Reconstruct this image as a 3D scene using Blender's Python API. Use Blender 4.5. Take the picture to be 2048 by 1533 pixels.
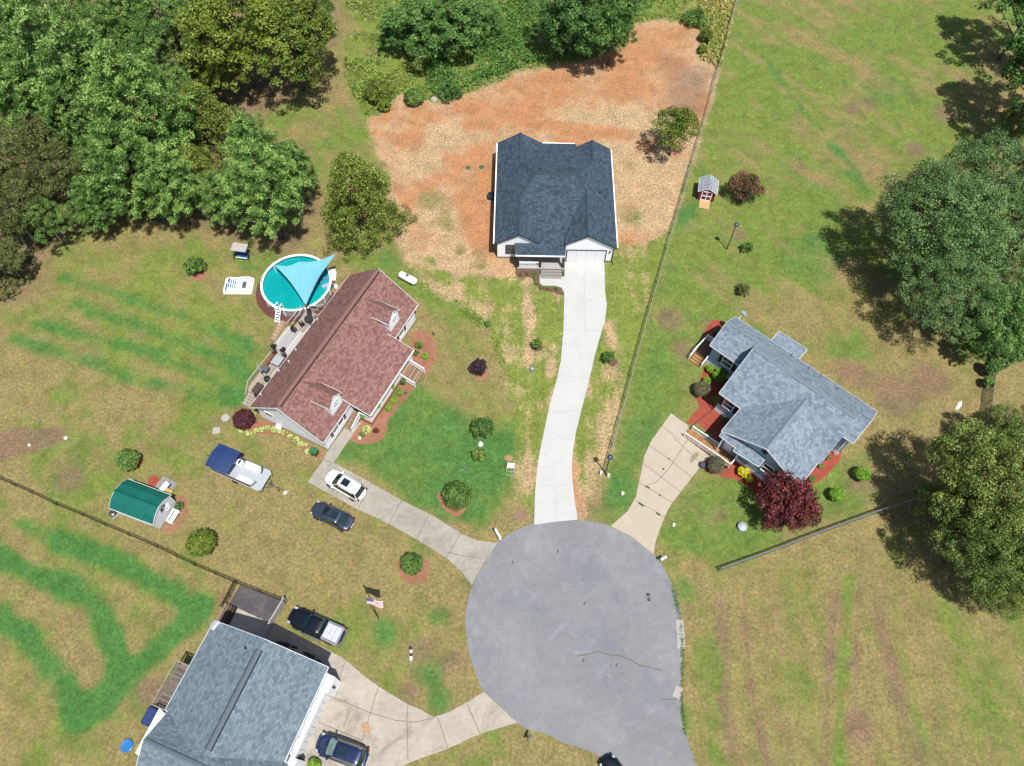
import bpy, math, random
import numpy as np
from mathutils import Vector, Matrix
R = math.radians
rng = np.random.default_rng(7)
random.seed(7)
for o in list(bpy.data.objects):
    bpy.data.objects.remove(o)
S = bpy.context.scene
COL = S.collection

# ------------------------------------------------------------------ camera, sky, sun, exposure
FPX, TH, RO, CH = 1530.0, R(29.2), R(1.0), 76.0
cam = bpy.data.cameras.new('camera')
cam.sensor_width = 36.0
cam.lens = 36.0 * FPX / 2048.0
cam.clip_end = 6000
camo = bpy.data.objects.new('camera', cam)
COL.objects.link(camo)
camo.matrix_world = Matrix.Translation((0, 0, CH)) @ Matrix.Rotation(TH, 4, 'X') @ Matrix.Rotation(RO, 4, 'Z')
S.camera = camo

SUN_EL = R(67.0)
SUN_DIR = Vector((math.cos(R(-60)), math.sin(R(-60)), 0)) * math.cos(SUN_EL) + Vector((0, 0, math.sin(SUN_EL)))
W = bpy.data.worlds.new("World")
S.world = W
W.use_nodes = True
wn = W.node_tree
bg = wn.nodes['Background']
sky = wn.nodes.new('ShaderNodeTexSky')
sky.sky_type = 'NISHITA'
sky.sun_disc = False
sky.sun_elevation = SUN_EL
sky.sun_rotation = math.atan2(SUN_DIR.x, SUN_DIR.y)
sky.dust_density = 1.5
wn.links.new(sky.outputs[0], bg.inputs[0])
bg.inputs[1].default_value = 0.085
sl = bpy.data.lights.new('sun', 'SUN')
sl.energy = 4.6
sl.angle = R(0.53)
sl.color = (1.0, 0.965, 0.91)
so = bpy.data.objects.new('sun', sl)
COL.objects.link(so)
so.rotation_euler = (-SUN_DIR).to_track_quat('-Z', 'Y').to_euler()
S.view_settings.view_transform = 'Standard'
S.view_settings.look = 'None'
S.view_settings.gamma = 1
S.view_settings.exposure = 0.62
S.cycles.max_bounces = 6
S.cycles.diffuse_bounces = 3
S.cycles.transparent_max_bounces = 12


def G(px, py, h=0.0):
    """world x, y of the reference pixel (2048 wide) for a point at height h"""
    a = (px - 1024) / FPX
    b = (766.5 - py) / FPX
    c, s = math.cos(RO), math.sin(RO)
    a, b = c * a - s * b, s * a + c * b
    dx, dy, dz = a, math.sin(TH) + b * math.cos(TH), -math.cos(TH) + b * math.sin(TH)
    t = (CH - h) / -dz
    return Vector((dx * t, dy * t))


def G3(px, py, h=0.0):
    g = G(px, py, h)
    return Vector((g.x, g.y, h))


# ------------------------------------------------------------------ materials
KAL = 0.46


def lin(c):
    c = c / 255.0
    return c / 12.92 if c < 0.04045 else ((c + 0.055) / 1.055) ** 2.4


def C(r, g, b, k=KAL):
    """surface colour from the sunlit look of a flat patch"""
    return (lin(r) * k, lin(g) * k, lin(b) * k, 1)


class NT:
    def __init__(s, name):
        s.m = bpy.data.materials.new(name)
        s.m.use_nodes = True
        s.t = s.m.node_tree
        s.b = s.t.nodes['Principled BSDF']
        s.out = s.t.nodes['Material Output']

    def n(s, ty, **kw):
        nd = s.t.nodes.new(ty)
        for k, v in kw.items():
            if k in nd.inputs:
                nd.inputs[k].default_value = v
            else:
                setattr(nd, k, v)
        return nd

    def l(s, a, b):
        s.t.links.new(a, b)

    def tc(s, kind='Object'):
        return s.n('ShaderNodeTexCoord').outputs[kind]

    def noise(s, scale, detail=4, rough=.6, co=None, dist=0):
        nd = s.n('ShaderNodeTexNoise', Scale=scale, Detail=detail, Roughness=rough, Distortion=dist)
        if co is not None:
            s.l(co, nd.inputs['Vector'])
        return nd.outputs[0]

    def ramp(s, fac, stops):
        nd = s.n('ShaderNodeValToRGB')
        e = nd.color_ramp.elements
        while len(e) < len(stops):
            e.new(.5)
        for q, (p, c) in zip(e, stops):
            q.position = p
            q.color = c
        s.l(fac, nd.inputs[0])
        return nd.outputs[0]

    def mix(s, fac, a, b, blend='MIX'):
        nd = s.n('ShaderNodeMix', data_type='RGBA', blend_type=blend)
        nd.clamp_factor = True
        for i, v in ((0, fac), (6, a), (7, b)):
            if hasattr(v, 'is_output') or isinstance(v, bpy.types.NodeSocket):
                s.l(v, nd.inputs[i])
            else:
                nd.inputs[i].default_value = v
        return nd.outputs[2]

    def math(s, op, a, b=None, c=None, clamp=False):
        nd = s.n('ShaderNodeMath', operation=op)
        nd.use_clamp = clamp
        for i, v in enumerate((a, b, c)):
            if v is None:
                continue
            if isinstance(v, bpy.types.NodeSocket):
                s.l(v, nd.inputs[i])
            else:
                nd.inputs[i].default_value = v
        return nd.outputs[0]

    def bump(s, h, strength=.3, dist=.02):
        nd = s.n('ShaderNodeBump', Strength=strength, Distance=dist)
        s.l(h, nd.inputs['Height'])
        s.l(nd.outputs[0], s.b.inputs['Normal'])


MATS = {}


def plain(name, col, rough=.6, metal=0.0, var=.12, scale=3.0, spec=.5, coat=0.0):
    if name in MATS:
        return MATS[name]
    t = NT(name)
    co = t.tc()
    nz = t.noise(scale, 5, .65, co)
    nz2 = t.noise(scale * 9, 3, .6, co)
    f = t.math('ADD', t.math('MULTIPLY', nz, .65), t.math('MULTIPLY', nz2, .35))
    dark = tuple(c * (1 - var * 1.6) for c in col[:3]) + (1,)
    lite = tuple(min(c * (1 + var * 1.2), .95) for c in col[:3]) + (1,)
    t.l(t.ramp(f, [(.3, dark), (.7, lite)]), t.b.inputs['Base Color'])
    t.b.inputs['Roughness'].default_value = rough
    t.b.inputs['Metallic'].default_value = metal
    t.b.inputs['Specular IOR Level'].default_value = spec
    t.b.inputs['Coat Weight'].default_value = coat
    t.b.inputs['Coat Roughness'].default_value = .05
    MATS[name] = t.m
    return t.m


def shingle(name, cols, row=.145, wid=.30):
    """cols: dark, mid, light"""
    t = NT(name)
    uv = t.n('ShaderNodeUVMap').outputs[0]
    br = t.n('ShaderNodeTexBrick', Scale=1.0)
    br.inputs['Brick Width'].default_value = wid
    br.inputs['Row Height'].default_value = row
    br.inputs['Mortar Size'].default_value = .012
    br.inputs['Mortar Smooth'].default_value = .3
    br.inputs['Bias'].default_value = 0
    br.inputs['Color1'].default_value = (0, 0, 0, 1)
    br.inputs['Color2'].default_value = (1, 1, 1, 1)
    br.inputs['Mortar'].default_value = (0, 0, 0, 1)
    br.offset = .5
    br.offset_frequency = 2
    t.l(uv, br.inputs['Vector'])
    br2 = t.n('ShaderNodeTexBrick', Scale=1.0)
    br2.inputs['Brick Width'].default_value = wid * 2.37
    br2.inputs['Row Height'].default_value = row * 2
    br2.inputs['Mortar Size'].default_value = .0
    br2.inputs['Color1'].default_value = (0, 0, 0, 1)
    br2.inputs['Color2'].default_value = (1, 1, 1, 1)
    t.l(uv, br2.inputs['Vector'])
    big = t.noise(.35, 4, .6, uv)
    fine = t.noise(6, 3, .8, uv)
    f = t.math('ADD', t.math('MULTIPLY', br.outputs[0], .55), t.math('MULTIPLY', br2.outputs[0], .12))
    f = t.math('ADD', f, t.math('MULTIPLY', big, .22))
    f = t.math('ADD', f, t.math('MULTIPLY', fine, .2))
    col = t.ramp(f, [(.18, cols[0]), (.52, cols[1]), (.9, cols[2])])
    col = t.mix(t.math('MULTIPLY', br.outputs['Fac'], .6), col, tuple(c * .5 for c in cols[0][:3]) + (1,))
    t.l(col, t.b.inputs['Base Color'])
    t.b.inputs['Roughness'].default_value = .92
    t.b.inputs['Specular IOR Level'].default_value = .25
    return t.m


def siding(name, col, pitch=.115, vertical=False):
    t = NT(name)
    co = t.tc()
    sp = t.n('ShaderNodeSeparateXYZ')
    t.l(co, sp.inputs[0])
    z = sp.outputs['Z'] if not vertical else t.math('ADD', sp.outputs['X'], sp.outputs['Y'])
    fr = t.math('FRACT', t.math('DIVIDE', z, pitch))
    line = t.math('LESS_THAN', fr, .12)
    nz = t.noise(1.3, 5, .6, co)
    a = t.ramp(nz, [(.3, tuple(c * .9 for c in col[:3]) + (1,)), (.7, col)])
    t.l(t.mix(t.math('MULTIPLY', line, .4), a, tuple(c * .45 for c in col[:3]) + (1,)), t.b.inputs['Base Color'])
    t.b.inputs['Roughness'].default_value = .55
    t.bump(fr, .4, .015)
    return t.m


def brickmat(name, c1, c2, mortar):
    t = NT(name)
    co = t.tc()
    mp = t.n('ShaderNodeMapping')
    mp.inputs['Rotation'].default_value = (R(90), 0, 0)
    t.l(co, mp.inputs[0])
    br = t.n('ShaderNodeTexBrick', Scale=1.0)
    br.inputs['Brick Width'].default_value = .22
    br.inputs['Row Height'].default_value = .075
    br.inputs['Mortar Size'].default_value = .01
    br.inputs['Color1'].default_value = c1
    br.inputs['Color2'].default_value = c2
    br.inputs['Mortar'].default_value = mortar
    t.l(mp.outputs[0], br.inputs['Vector'])
    t.l(br.outputs[0], t.b.inputs['Base Color'])
    t.b.inputs['Roughness'].default_value = .9
    return t.m


def planks(name, cols, width=.14, axis='X', rough=.8):
    """boards laid side by side: seams repeat along axis"""
    t = NT(name)
    co = t.tc()
    sp = t.n('ShaderNodeSeparateXYZ')
    t.l(co, sp.inputs[0])
    a = t.math('DIVIDE', sp.outputs[axis], width)
    fr = t.math('FRACT', a)
    seam = t.math('LESS_THAN', fr, .14)
    wn_ = t.n('ShaderNodeTexWhiteNoise', noise_dimensions='1D')
    t.l(t.math('FLOOR', a), wn_.inputs['W'])
    nz = t.noise(2.5, 6, .7, co)
    f = t.math('ADD', t.math('MULTIPLY', wn_.outputs[0], .5), t.math('MULTIPLY', nz, .5))
    c = t.ramp(f, [(.2, cols[0]), (.5, cols[1]), (.8, cols[2])])
    t.l(t.mix(seam, c, tuple(q * .25 for q in cols[0][:3]) + (1,)), t.b.inputs['Base Color'])
    t.b.inputs['Roughness'].default_value = rough
    return t.m


def glassy(name, col, rough=.06):
    if name in MATS:
        return MATS[name]
    t = NT(name)
    nz = t.noise(1.5, 2, .5, t.tc())
    t.l(t.ramp(nz, [(.35, tuple(c * .6 for c in col[:3]) + (1,)), (.7, col)]), t.b.inputs['Base Color'])
    t.b.inputs['Roughness'].default_value = rough
    t.b.inputs['Specular IOR Level'].default_value = .8
    t.b.inputs['Coat Weight'].default_value = .5
    MATS[name] = t.m
    return t.m


def leafmat(name, cols, trans=.28, rough=.55):
    """cols: dark, mid, light leaf colours; 'tint' holds a random number per leaf cluster"""
    cols = [tuple(min(1, q * 1.8) for q in c[:3]) + (1,) for c in cols]
    t = NT(name)
    at = t.n('ShaderNodeAttribute', attribute_name='tint')
    oi = t.n('ShaderNodeObjectInfo')
    f = t.math('ADD', at.outputs['Fac'], t.math('MULTIPLY', t.math('SUBTRACT', oi.outputs['Random'], .5), .22))
    col = t.ramp(f, [(.12, cols[0]), (.5, cols[1]), (.9, cols[2])])
    t.l(col, t.b.inputs['Base Color'])
    t.b.inputs['Roughness'].default_value = rough
    t.b.inputs['Specular IOR Level'].default_value = .35
    tr = t.n('ShaderNodeBsdfTranslucent')
    t.l(col, tr.inputs['Color'])
    mx = t.n('ShaderNodeMixShader')
    mx.inputs[0].default_value = trans
    t.l(t.b.outputs[0], mx.inputs[1])
    t.l(tr.outputs[0], mx.inputs[2])
    t.l(mx.outputs[0], t.out.inputs['Surface'])
    return t.m


# ------------------------------------------------------------------ object helpers
def thing(name, label, cat, loc=(0, 0, 0), rot=0.0, group=None, kind=None):
    o = bpy.data.objects.new(name, None)
    COL.objects.link(o)
    o.empty_display_size = .3
    o.location = loc if len(loc) == 3 else (loc[0], loc[1], 0)
    o.rotation_euler = (0, 0, rot)
    return tag(o, label, cat, group, kind)


def tag(o, label=None, cat=None, group=None, kind=None):
    if label:
        o['label'] = label
    if cat:
        o['category'] = cat
    if group:
        o['group'] = group
    if kind:
        o['kind'] = kind
    return o


def dup(root, loc=None, rot=None, label=None, scale=None):
    r = root.copy()
    COL.objects.link(r)
    if loc is not None:
        r.location = loc if len(loc) == 3 else (loc[0], loc[1], 0)
    if rot is not None:
        r.rotation_euler = (0, 0, rot)
    if scale is not None:
        r.scale = scale if hasattr(scale, '__len__') else (scale,) * 3
    if label:
        r['label'] = label
    for ch in list(root.children):
        c = ch.copy()
        COL.objects.link(c)
        c.parent = r
        for g in list(ch.children):
            d = g.copy()
            COL.objects.link(d)
            d.parent = c
    return r


class MB:
    def __init__(s):
        s.v, s.f = [], []

    def add(s, vs, fs):
        n = len(s.v)
        s.v += [tuple(v) for v in vs]
        s.f += [tuple(i + n for i in f) for f in fs]
        return s

    def box(s, x0, y0, z0, x1, y1, z1):
        v = [(x0, y0, z0), (x1, y0, z0), (x1, y1, z0), (x0, y1, z0), (x0, y0, z1), (x1, y0, z1), (x1, y1, z1), (x0, y1, z1)]
        return s.add(v, [(0, 3, 2, 1), (4, 5, 6, 7), (0, 1, 5, 4), (1, 2, 6, 5), (2, 3, 7, 6), (3, 0, 4, 7)])

    def bevbox(s, x0, y0, z0, x1, y1, z1, b=.05):
        """box with chamfered vertical and top edges"""
        def ring(i, z):
            return [(x0 + i + b, y0 + i, z), (x1 - i - b, y0 + i, z), (x1 - i, y0 + i + b, z), (x1 - i, y1 - i - b, z),
                    (x1 - i - b, y1 - i, z), (x0 + i + b, y1 - i, z), (x0 + i, y1 - i - b, z), (x0 + i, y0 + i + b, z)]
        return s.rings([ring(0, z0), ring(0, z1 - b), ring(b * .7, z1)], cap=True)

    def rings(s, rs, cap=True, close=True):
        n = len(rs[0])
        base = len(s.v)
        for r in rs:
            s.v += [tuple(p) for p in r]
        for k in range(len(rs) - 1):
            for i in range(n if close else n - 1):
                j = (i + 1) % n
                s.f.append((base + k * n + i, base + k * n + j, base + (k + 1) * n + j, base + (k + 1) * n + i))
        if cap:
            s.f.append(tuple(base + i for i in reversed(range(n))))
            s.f.append(tuple(base + (len(rs) - 1) * n + i for i in range(n)))
        return s

    def bar(s, a, b, w, h=None):
        """square bar from a to b"""
        h = h or w
        a, b = Vector(a), Vector(b)
        d = (b - a).normalized()
        u = d.cross(Vector((0, 0, 1)))
        if u.length < 1e-4:
            u = Vector((1, 0, 0))
        u.normalize()
        t = u.cross(d).normalized()
        u, t = u * w / 2, t * h / 2
        return s.rings([[a - u - t, a + u - t, a + u + t, a - u + t], [b - u - t, b + u - t, b + u + t, b - u + t]])

    def tube(s, pts, r, n=8, cap=True):
        pts = [Vector(p) for p in pts]
        rs = r if hasattr(r, '__len__') else [r] * len(pts)
        rings = []
        ref = None
        for i, p in enumerate(pts):
            d = (pts[min(i + 1, len(pts) - 1)] - pts[max(i - 1, 0)]).normalized()
            if ref is None:
                ref = d.cross(Vector((0, 0, 1)))
                if ref.length < 1e-3:
                    ref = Vector((1, 0, 0))
            u = (ref - d * ref.dot(d)).normalized()
            w = d.cross(u)
            ref = u
            rings.append([p + (u * math.cos(2 * math.pi * k / n) + w * math.sin(2 * math.pi * k / n)) * rs[i] for k in range(n)])
        return s.rings(rings, cap)

    def lathe(s, prof, n=16, c=(0, 0, 0), sx=1, sy=1):
        rings = [[(c[0] + r * sx * math.cos(2 * math.pi * k / n), c[1] + r * sy * math.sin(2 * math.pi * k / n), c[2] + z) for k in range(n)] for r, z in prof]
        return s.rings(rings)

    def prism(s, poly, z0, z1):
        return s.rings([[(p[0], p[1], z0) for p in poly], [(p[0], p[1], z1) for p in poly]])

    def build(s, name, mat, parent=None, smooth=False, loc=None):
        me = bpy.data.meshes.new(name)
        me.from_pydata(s.v, [], s.f)
        me.materials.append(mat)
        if smooth:
            me.polygons.foreach_set('use_smooth', [True] * len(me.polygons))
            try:
                me.set_sharp_from_angle(angle=R(42))
            except Exception:
                pass
        me.update()
        o = bpy.data.objects.new(name, me)
        COL.objects.link(o)
        if parent is not None:
            o.parent = parent
        if loc is not None:
            o.location = loc
        return o


def vnoise(x, y, seed=0):
    xi, yi = np.floor(x).astype(np.int64), np.floor(y).astype(np.int64)
    xf, yf = x - xi, y - yi
    u, v = xf * xf * (3 - 2 * xf), yf * yf * (3 - 2 * yf)

    def h(a, b):
        n = (a * 374761393 + b * 668265263 + seed * 974711) & 0xffffffff
        n = ((n ^ (n >> 13)) * 1274126177) & 0xffffffff
        return ((n ^ (n >> 16)) & 0xffff) / 65535.0
    return (h(xi, yi) * (1 - u) + h(xi + 1, yi) * u) * (1 - v) + (h(xi, yi + 1) * (1 - u) + h(xi + 1, yi + 1) * u) * v


def fbm(x, y, sc, seed=0, oct=4):
    a, s, t = 1.0, 0, 0
    for i in range(oct):
        s = s + a * vnoise(x / sc * 2 ** i + 17.3 * i, y / sc * 2 ** i + 9.1 * i, seed + i)
        t += a
        a *= .55
    return s / t

# ------------------------------------------------------------------ ground
def seg_dist(X, Y, pts):
    d = np.full(X.shape, 1e9)
    for (ax, ay), (bx, by) in zip(pts[:-1], pts[1:]):
        vx, vy = bx - ax, by - ay
        L = vx * vx + vy * vy + 1e-9
        t = np.clip(((X - ax) * vx + (Y - ay) * vy) / L, 0, 1)
        d = np.minimum(d, np.hypot(X - ax - t * vx, Y - ay - t * vy))
    return d


def inside(X, Y, pts):
    r = np.zeros(X.shape, bool)
    n = len(pts)
    for i in range(n):
        x1, y1 = pts[i]
        x2, y2 = pts[(i + 1) % n]
        if y1 == y2:
            continue
        c = ((y1 > Y) != (y2 > Y)) & (X < (x2 - x1) * (Y - y1) / (y2 - y1) + x1)
        r ^= c
    return r


def wpts(px):
    return [tuple(G(*p)) for p in px]


def spline(pts, n=6, closed=False):
    out = []
    N = len(pts)
    rng_ = range(N if closed else N - 1)
    for i in rng_:
        p0 = pts[(i - 1) % N] if closed or i > 0 else pts[0]
        p1, p2 = pts[i], pts[(i + 1) % N]
        p3 = pts[(i + 2) % N] if closed or i + 2 < N else pts[-1]
        for k in range(n):
            t = k / n
            out.append(tuple(.5 * ((2 * b) + (c - a) * t + (2 * a - 5 * b + 4 * c - d) * t * t + (3 * b - a - 3 * c + d) * t ** 3)
                             for a, b, c, d in zip(p0, p1, p2, p3)))
    if not closed:
        out.append(tuple(pts[-1]))
    return out


CLAY_PX = [(735, 238), (800, 195), (868, 207), (930, 190), (1000, 165), (1060, 140), (1120, 122), (1180, 118), (1240, 88), (1268, 52), (1330, 38), (1400, 58), (1405, 110), (1436, 140),
           (1425, 180), (1408, 232), (1392, 290), (1365, 380), (1340, 470), (1318, 560), (1290, 590), (1235, 600), (1130, 580), (1040, 600), (960, 610), (900, 596), (850, 560), (815, 520), (800, 440), (770, 330), (745, 280)]
NEWYARD_PX = [(820, 530), (860, 560), (930, 610), (985, 665), (1008, 740), (1030, 830), (1036, 900), (1030, 940), (1046, 1000), (1066, 1052), (1158, 1040), (1165, 1010), (1200, 950), (1222, 905), (1262, 760), (1318, 560), (1345, 460), (1200, 520), (1000, 560)]


def build_ground():
    fx = np.arange(-112, 112.01, .32)
    fy = np.arange(-14, 150.01, .32)
    ox = np.array([4000, 1500, 600, 300, 200, 150, 125.])
    xs = np.concatenate([-ox, fx, ox[::-1]])
    ys = np.concatenate([[-4000, -1500, -500, -200, -80, -35], fy, [160, 180, 220, 300, 500, 1200, 4000]])
    X, Y = np.meshgrid(xs, ys)
    nx, ny = len(xs), len(ys)
    X, Y = X.ravel(), Y.ravel()
    wob = (fbm(X, Y, 3.2, 3) - .5) * 2.4 + (fbm(X, Y, .9, 5) - .5) * 1.0

    def soft(d, w, fall):
        return np.clip((w - d - wob * .55) / fall + .5, 0, 1)

    def poly(px, fall=1.2, amp=1.0):
        p = wpts(px)
        d = seg_dist(X, Y, p + [p[0]])
        sgn = np.where(inside(X, Y, p), 1, -1)
        return np.clip((d * sgn + wob * amp) / fall + .5, 0, 1)

    def line(px, w, fall=.9):
        return soft(seg_dist(X, Y, spline(wpts(px), 5)), w, fall)

    def blob(px, py, r, fall=1.5):
        g = G(px, py)
        return soft(np.hypot(X - g.x, Y - g.y), r, fall)
    big = fbm(X, Y, 16, 11)
    mid = fbm(X, Y, 5, 12)
    green = np.clip(.38 + (big - .5) * 1.6 + (mid - .5) * 1.6 + (fbm(X, Y, 1.8, 14) - .5) * .9, 0, 1)
    lush = np.zeros_like(X)
    straw = np.zeros_like(X)
    clay = np.zeros_like(X)
    yel = np.clip((fbm(X, Y, 9, 31) - .5) * 1.6, 0, 1) * .8
    bare = np.clip((fbm(X, Y, 4, 41) - .60) * 4, 0, 1) * .55

    def mx(a, m, v):
        return a * (1 - m) + v * m
    # greener lawns
    right = poly([(1440, 0), (1900, 0), (2010, 200), (1990, 300), (1700, 420), (1640, 620), (1480, 640), (1360, 640), (1290, 860), (1225, 1000), (1290, 640), (1370, 420), (1430, 180)], 5, 2)
    green = mx(green, right, np.clip(.72 + (mid - .5) * 1.3 + (big - .5) * .7, 0, 1))
    r2 = poly([(1320, 600), (1380, 640), (1400, 700), (1380, 760), (1330, 830), (1240, 1000), (1225, 1040), (1190, 1040), (1240, 860), (1290, 700)], 3)
    green = mx(green, r2, .85)
    lush = mx(lush, r2, np.clip(.4 + (mid - .5), 0, 1))
    r3 = poly([(1400, 940), (1480, 960), (1560, 1010), (1660, 940), (1740, 900), (1760, 1000), (1700, 1040), (1450, 1130), (1330, 1100), (1320, 1060), (1360, 990)], 2)
    green = mx(green, r3, np.clip(.8 + (mid - .5), 0, 1))
    lush = mx(lush, r3, .28)
    fy2 = poly([(690, 880), (740, 830), (830, 760), (900, 800), (1035, 850), (1035, 960), (990, 1030), (960, 1070), (860, 1020), (760, 965), (672, 920)], 2)
    green = mx(green, fy2, .95)
    lush = mx(lush, fy2, np.clip(.68 + (mid - .5) * 1.0, 0, 1))
    dryfy = poly([(880, 600), (960, 640), (1005, 740), (1030, 840), (960, 860), (900, 800), (860, 700)], 4)
    green = mx(green, dryfy, .42)
    lush = mx(lush, dryfy, .0)
    rm = poly([(680, 520), (760, 500), (860, 560), (980, 650), (900, 640), (850, 600), (800, 590), (740, 560)], 2)
    green = mx(green, rm, .9)
    midl = poly([(120, 480), (480, 560), (520, 660), (490, 800), (300, 760), (60, 620)], 8, 2)
    green = mx(green, midl, np.clip(.62 + (mid - .5), 0, 1))
    yel = mx(yel, midl, .55)
    dry = poly([(430, 980), (600, 930), (780, 1060), (930, 1200), (960, 1380), (860, 1420), (700, 1300), (560, 1180), (420, 1140), (300, 1050)], 5, 2)
    green = mx(green, dry, np.clip(.08 + (mid - .5) * 1.3 + (fbm(X, Y, 1.8, 15) - .5) * .9, 0, 1))
    yel = mx(yel, dry, .25)
    lower = poly([(1380, 1180), (1900, 1150), (2048, 1260), (2100, 1600), (1400, 1600), (1370, 1400)], 5, 2)
    green = mx(green, lower, np.clip(.28 + (fbm(X, Y, 6, 71) - .5) * .9 + (fbm(X * 2.4, Y * .3, 3, 73) - .5) * 1.1, 0, 1))
    bare = mx(bare, lower, np.clip((fbm(X * 2.2, Y * .45, 5, 72) - .5) * 3, 0, 1) * .7)
    for px in ([(1700, 1160), (1690, 1300), (1682, 1430), (1675, 1600)],):
        green = mx(green, line(px, .5, .9), .95)
    for px in ([(1722, 1160), (1712, 1300), (1706, 1420)], [(1668, 1200), (1655, 1400), (1648, 1600)], [(1440, 1180), (1452, 1340), (1448, 1420), (1462, 1490), (1490, 1570)], [(1490, 1180), (1500, 1350), (1540, 1560)]):
        bare = mx(bare, line(px, .3, .9), .85)
    bare = mx(bare, blob(1715, 1445, 1.3), 1)
    # fertilised streaks
    def py0(q):
        return q[0][1]
    for px, w in (([(0, 1112), (60, 1148), (130, 1172), (180, 1215), (222, 1275), (240, 1330), (258, 1350)], 1.5), ([(-60, 1060), (0, 1112)], 1.5),
                  ([(120, 1080), (240, 1128), (330, 1178), (392, 1217)], 1.35), ([(40, 1050), (120, 1080)], 1.0), ([(396, 1220), (360, 1260), (270, 1335), (180, 1420), (150, 1438)], 1.5),
                  ([(0, 1236), (60, 1282), (110, 1350), (160, 1420)], 1.6), ([(-60, 1200), (0, 1236)], 1.5), ([(262, 1385), (300, 1430)], .9), ([(245, 1340), (205, 1405)], 1.9),
                  ([(120, 555), (200, 580), (280, 605), (380, 640), (450, 672), (520, 705)], .75), ([(150, 610), (250, 645), (350, 680), (450, 722), (505, 750)], .9),
                  ([(80, 650), (180, 675), (290, 702), (380, 738), (485, 792)], .95), ([(30, 680), (150, 712), (240, 745), (350, 778), (465, 806)], .85), ([(480, 690), (490, 780)], 1.2),
                  ([(1538, 130), (1600, 215), (1640, 255)], .4), ([(1660, 285), (1720, 350)], .6), ([(1700, 350), (1740, 385)], .6), ([(1360, 450), (1385, 410)], .8), ([(500, 470), (480, 520), (520, 540)], .6)):
        m = line(px, w * (.74 if py0(px) > 1000 else .9), 1.3) * np.clip((.66 if w < 1.3 else 1.0) + (fbm(X, Y, 2.0, 98) - .5) * .9, 0, 1)
        lush = mx(lush, m, 1)
        green = mx(green, m, 1)
    for px, py, r, s in ((770, 1265, 1.3, .7), (860, 1340, 1.5, .7), (880, 1395, 1.1, .8), (1320, 560, 2.5, .3), (1620, 520, 4, .35), (1370, 1180, 1.0, .5), (1360, 1440, 1.2, .4), (1700, 700, 3, .2), (1250, 990, 2, .5),
                         (780, 520, 1.4, .5), (700, 600, 1.0, .5), (1000, 930, 2, .4), (940, 1150, 1.2, .5), (880, 1230, 1.0, .4), (760, 1020, 1.3, .3), (480, 505, 1.4, .35)):
        m = blob(px, py, r) * s
        lush = mx(lush, m, 1)
        green = mx(green, m, 1)
    # long grass meadow at the top
    mead = poly([(700, -80), (1480, -80), (1460, 40), (1440, 140), (1395, 60), (1300, 35), (1230, 85), (1060, 130), (870, 200), (735, 230), (690, 160), (700, 60)], 3)
    green = mx(green, mead, np.clip(.75 + (mid - .5) * 2, 0, 1))
    yel = mx(yel, mead, .7)
    bare = mx(bare, mead, np.clip((fbm(X, Y, 2.5, 81) - .58) * 4, 0, 1) * .7)
    # seeded straw and clay of the new plot
    cl = poly(CLAY_PX, 2.2, 1.1)
    straw = mx(straw, cl, 1)
    clay = mx(clay, cl, np.clip((fbm(X, Y, 4.5, 51) - .44) * 3.2, 0, 1))
    top = poly([(1180, 100), (1260, 45), (1400, 50), (1390, 130), (1300, 200), (1150, 200), (1060, 260), (900, 230), (870, 205), (1060, 140)], 3) * cl
    clay = mx(clay, top, np.clip(.75 + (mid - .5) * 1.5, 0, 1))
    for px, w in (([(960, 300), (985, 420), (970, 500)], 1.6), ([(940, 250), (985, 250)], 1.2), ([(1075, 250), (1250, 270)], 1.2), ([(1250, 480), (1330, 520)], 1.0), ([(930, 400), (960, 480)], 1.4)):
        clay = mx(clay, line(px, w, 2) * cl, .95)
    grey = poly([(1330, 110), (1432, 145), (1405, 235), (1340, 225), (1330, 160)], 3) * cl
    bare = mx(bare * (1 - cl), grey, .9)
    greens = poly([(820, 500), (870, 420), (905, 400), (930, 470), (1000, 530), (1030, 600), (960, 600), (880, 570)], 4)
    nn = fbm(X, Y, 2.2, 61)
    straw = mx(straw, greens * np.clip((nn - .42) * 5, 0, 1), .25)
    gr2 = blob(1262, 430, 2.2, 3) + blob(1258, 330, 1.3, 2) + blob(1240, 500, 1.6, 2) + blob(860, 400, 2, 2)
    straw = mx(straw, np.clip(gr2, 0, 1) * .8, .2)
    ny2 = poly(NEWYARD_PX, 1.2, .5)
    stripes = fbm(X * 2.4, Y * .22, 2.2, 91)
    straw = mx(straw, ny2, np.clip(.26 + (nn - .5) * 1.2 + (stripes - .5) * 1.3, 0, .9))
    clay = mx(clay, ny2, np.clip((fbm(X, Y, 2.6, 55) - .66) * 5, 0, 1) * .6)
    green = mx(green, ny2, .9)
    yel = mx(yel, ny2, .9)
    bare = bare * (1 - ny2)
    lush = lush * (1 - ny2 * .8)
    for px, w in (([(1010, 660), (1020, 760), (1040, 840), (1050, 860)], .85), ([(1052, 925), (1058, 1000), (1064, 1050)], .9), ([(1036, 930), (1050, 980)], .9), ([(860, 560), (960, 620), (1005, 670)], .9),
                  ([(1190, 930), (1185, 990)], .9), ([(1215, 830), (1205, 880)], .9)):
        straw = mx(straw, line(px, w * 1.1, 3.0) * np.clip(.75 + (nn - .5) * 1.5, 0, 1), .72)
    for px, w in (([(1160, 1000), (1166, 1040)], .25), ([(1146, 905), (1150, 980), (1162, 1030)], .2)):
        clay = mx(clay, line(px, w, .6), .6)
        straw = mx(straw, line(px, w, .6), 1)
    for px, w, s in (([(0, 905), (50, 885), (108, 872)], 1.2, 1.0), ([(10, 890), (40, 880)], 1.5, 1.0)):
        bare = mx(bare, line(px, w, .9), s)
        clay = mx(clay, line(px, w * .7, .9), .35)
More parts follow.
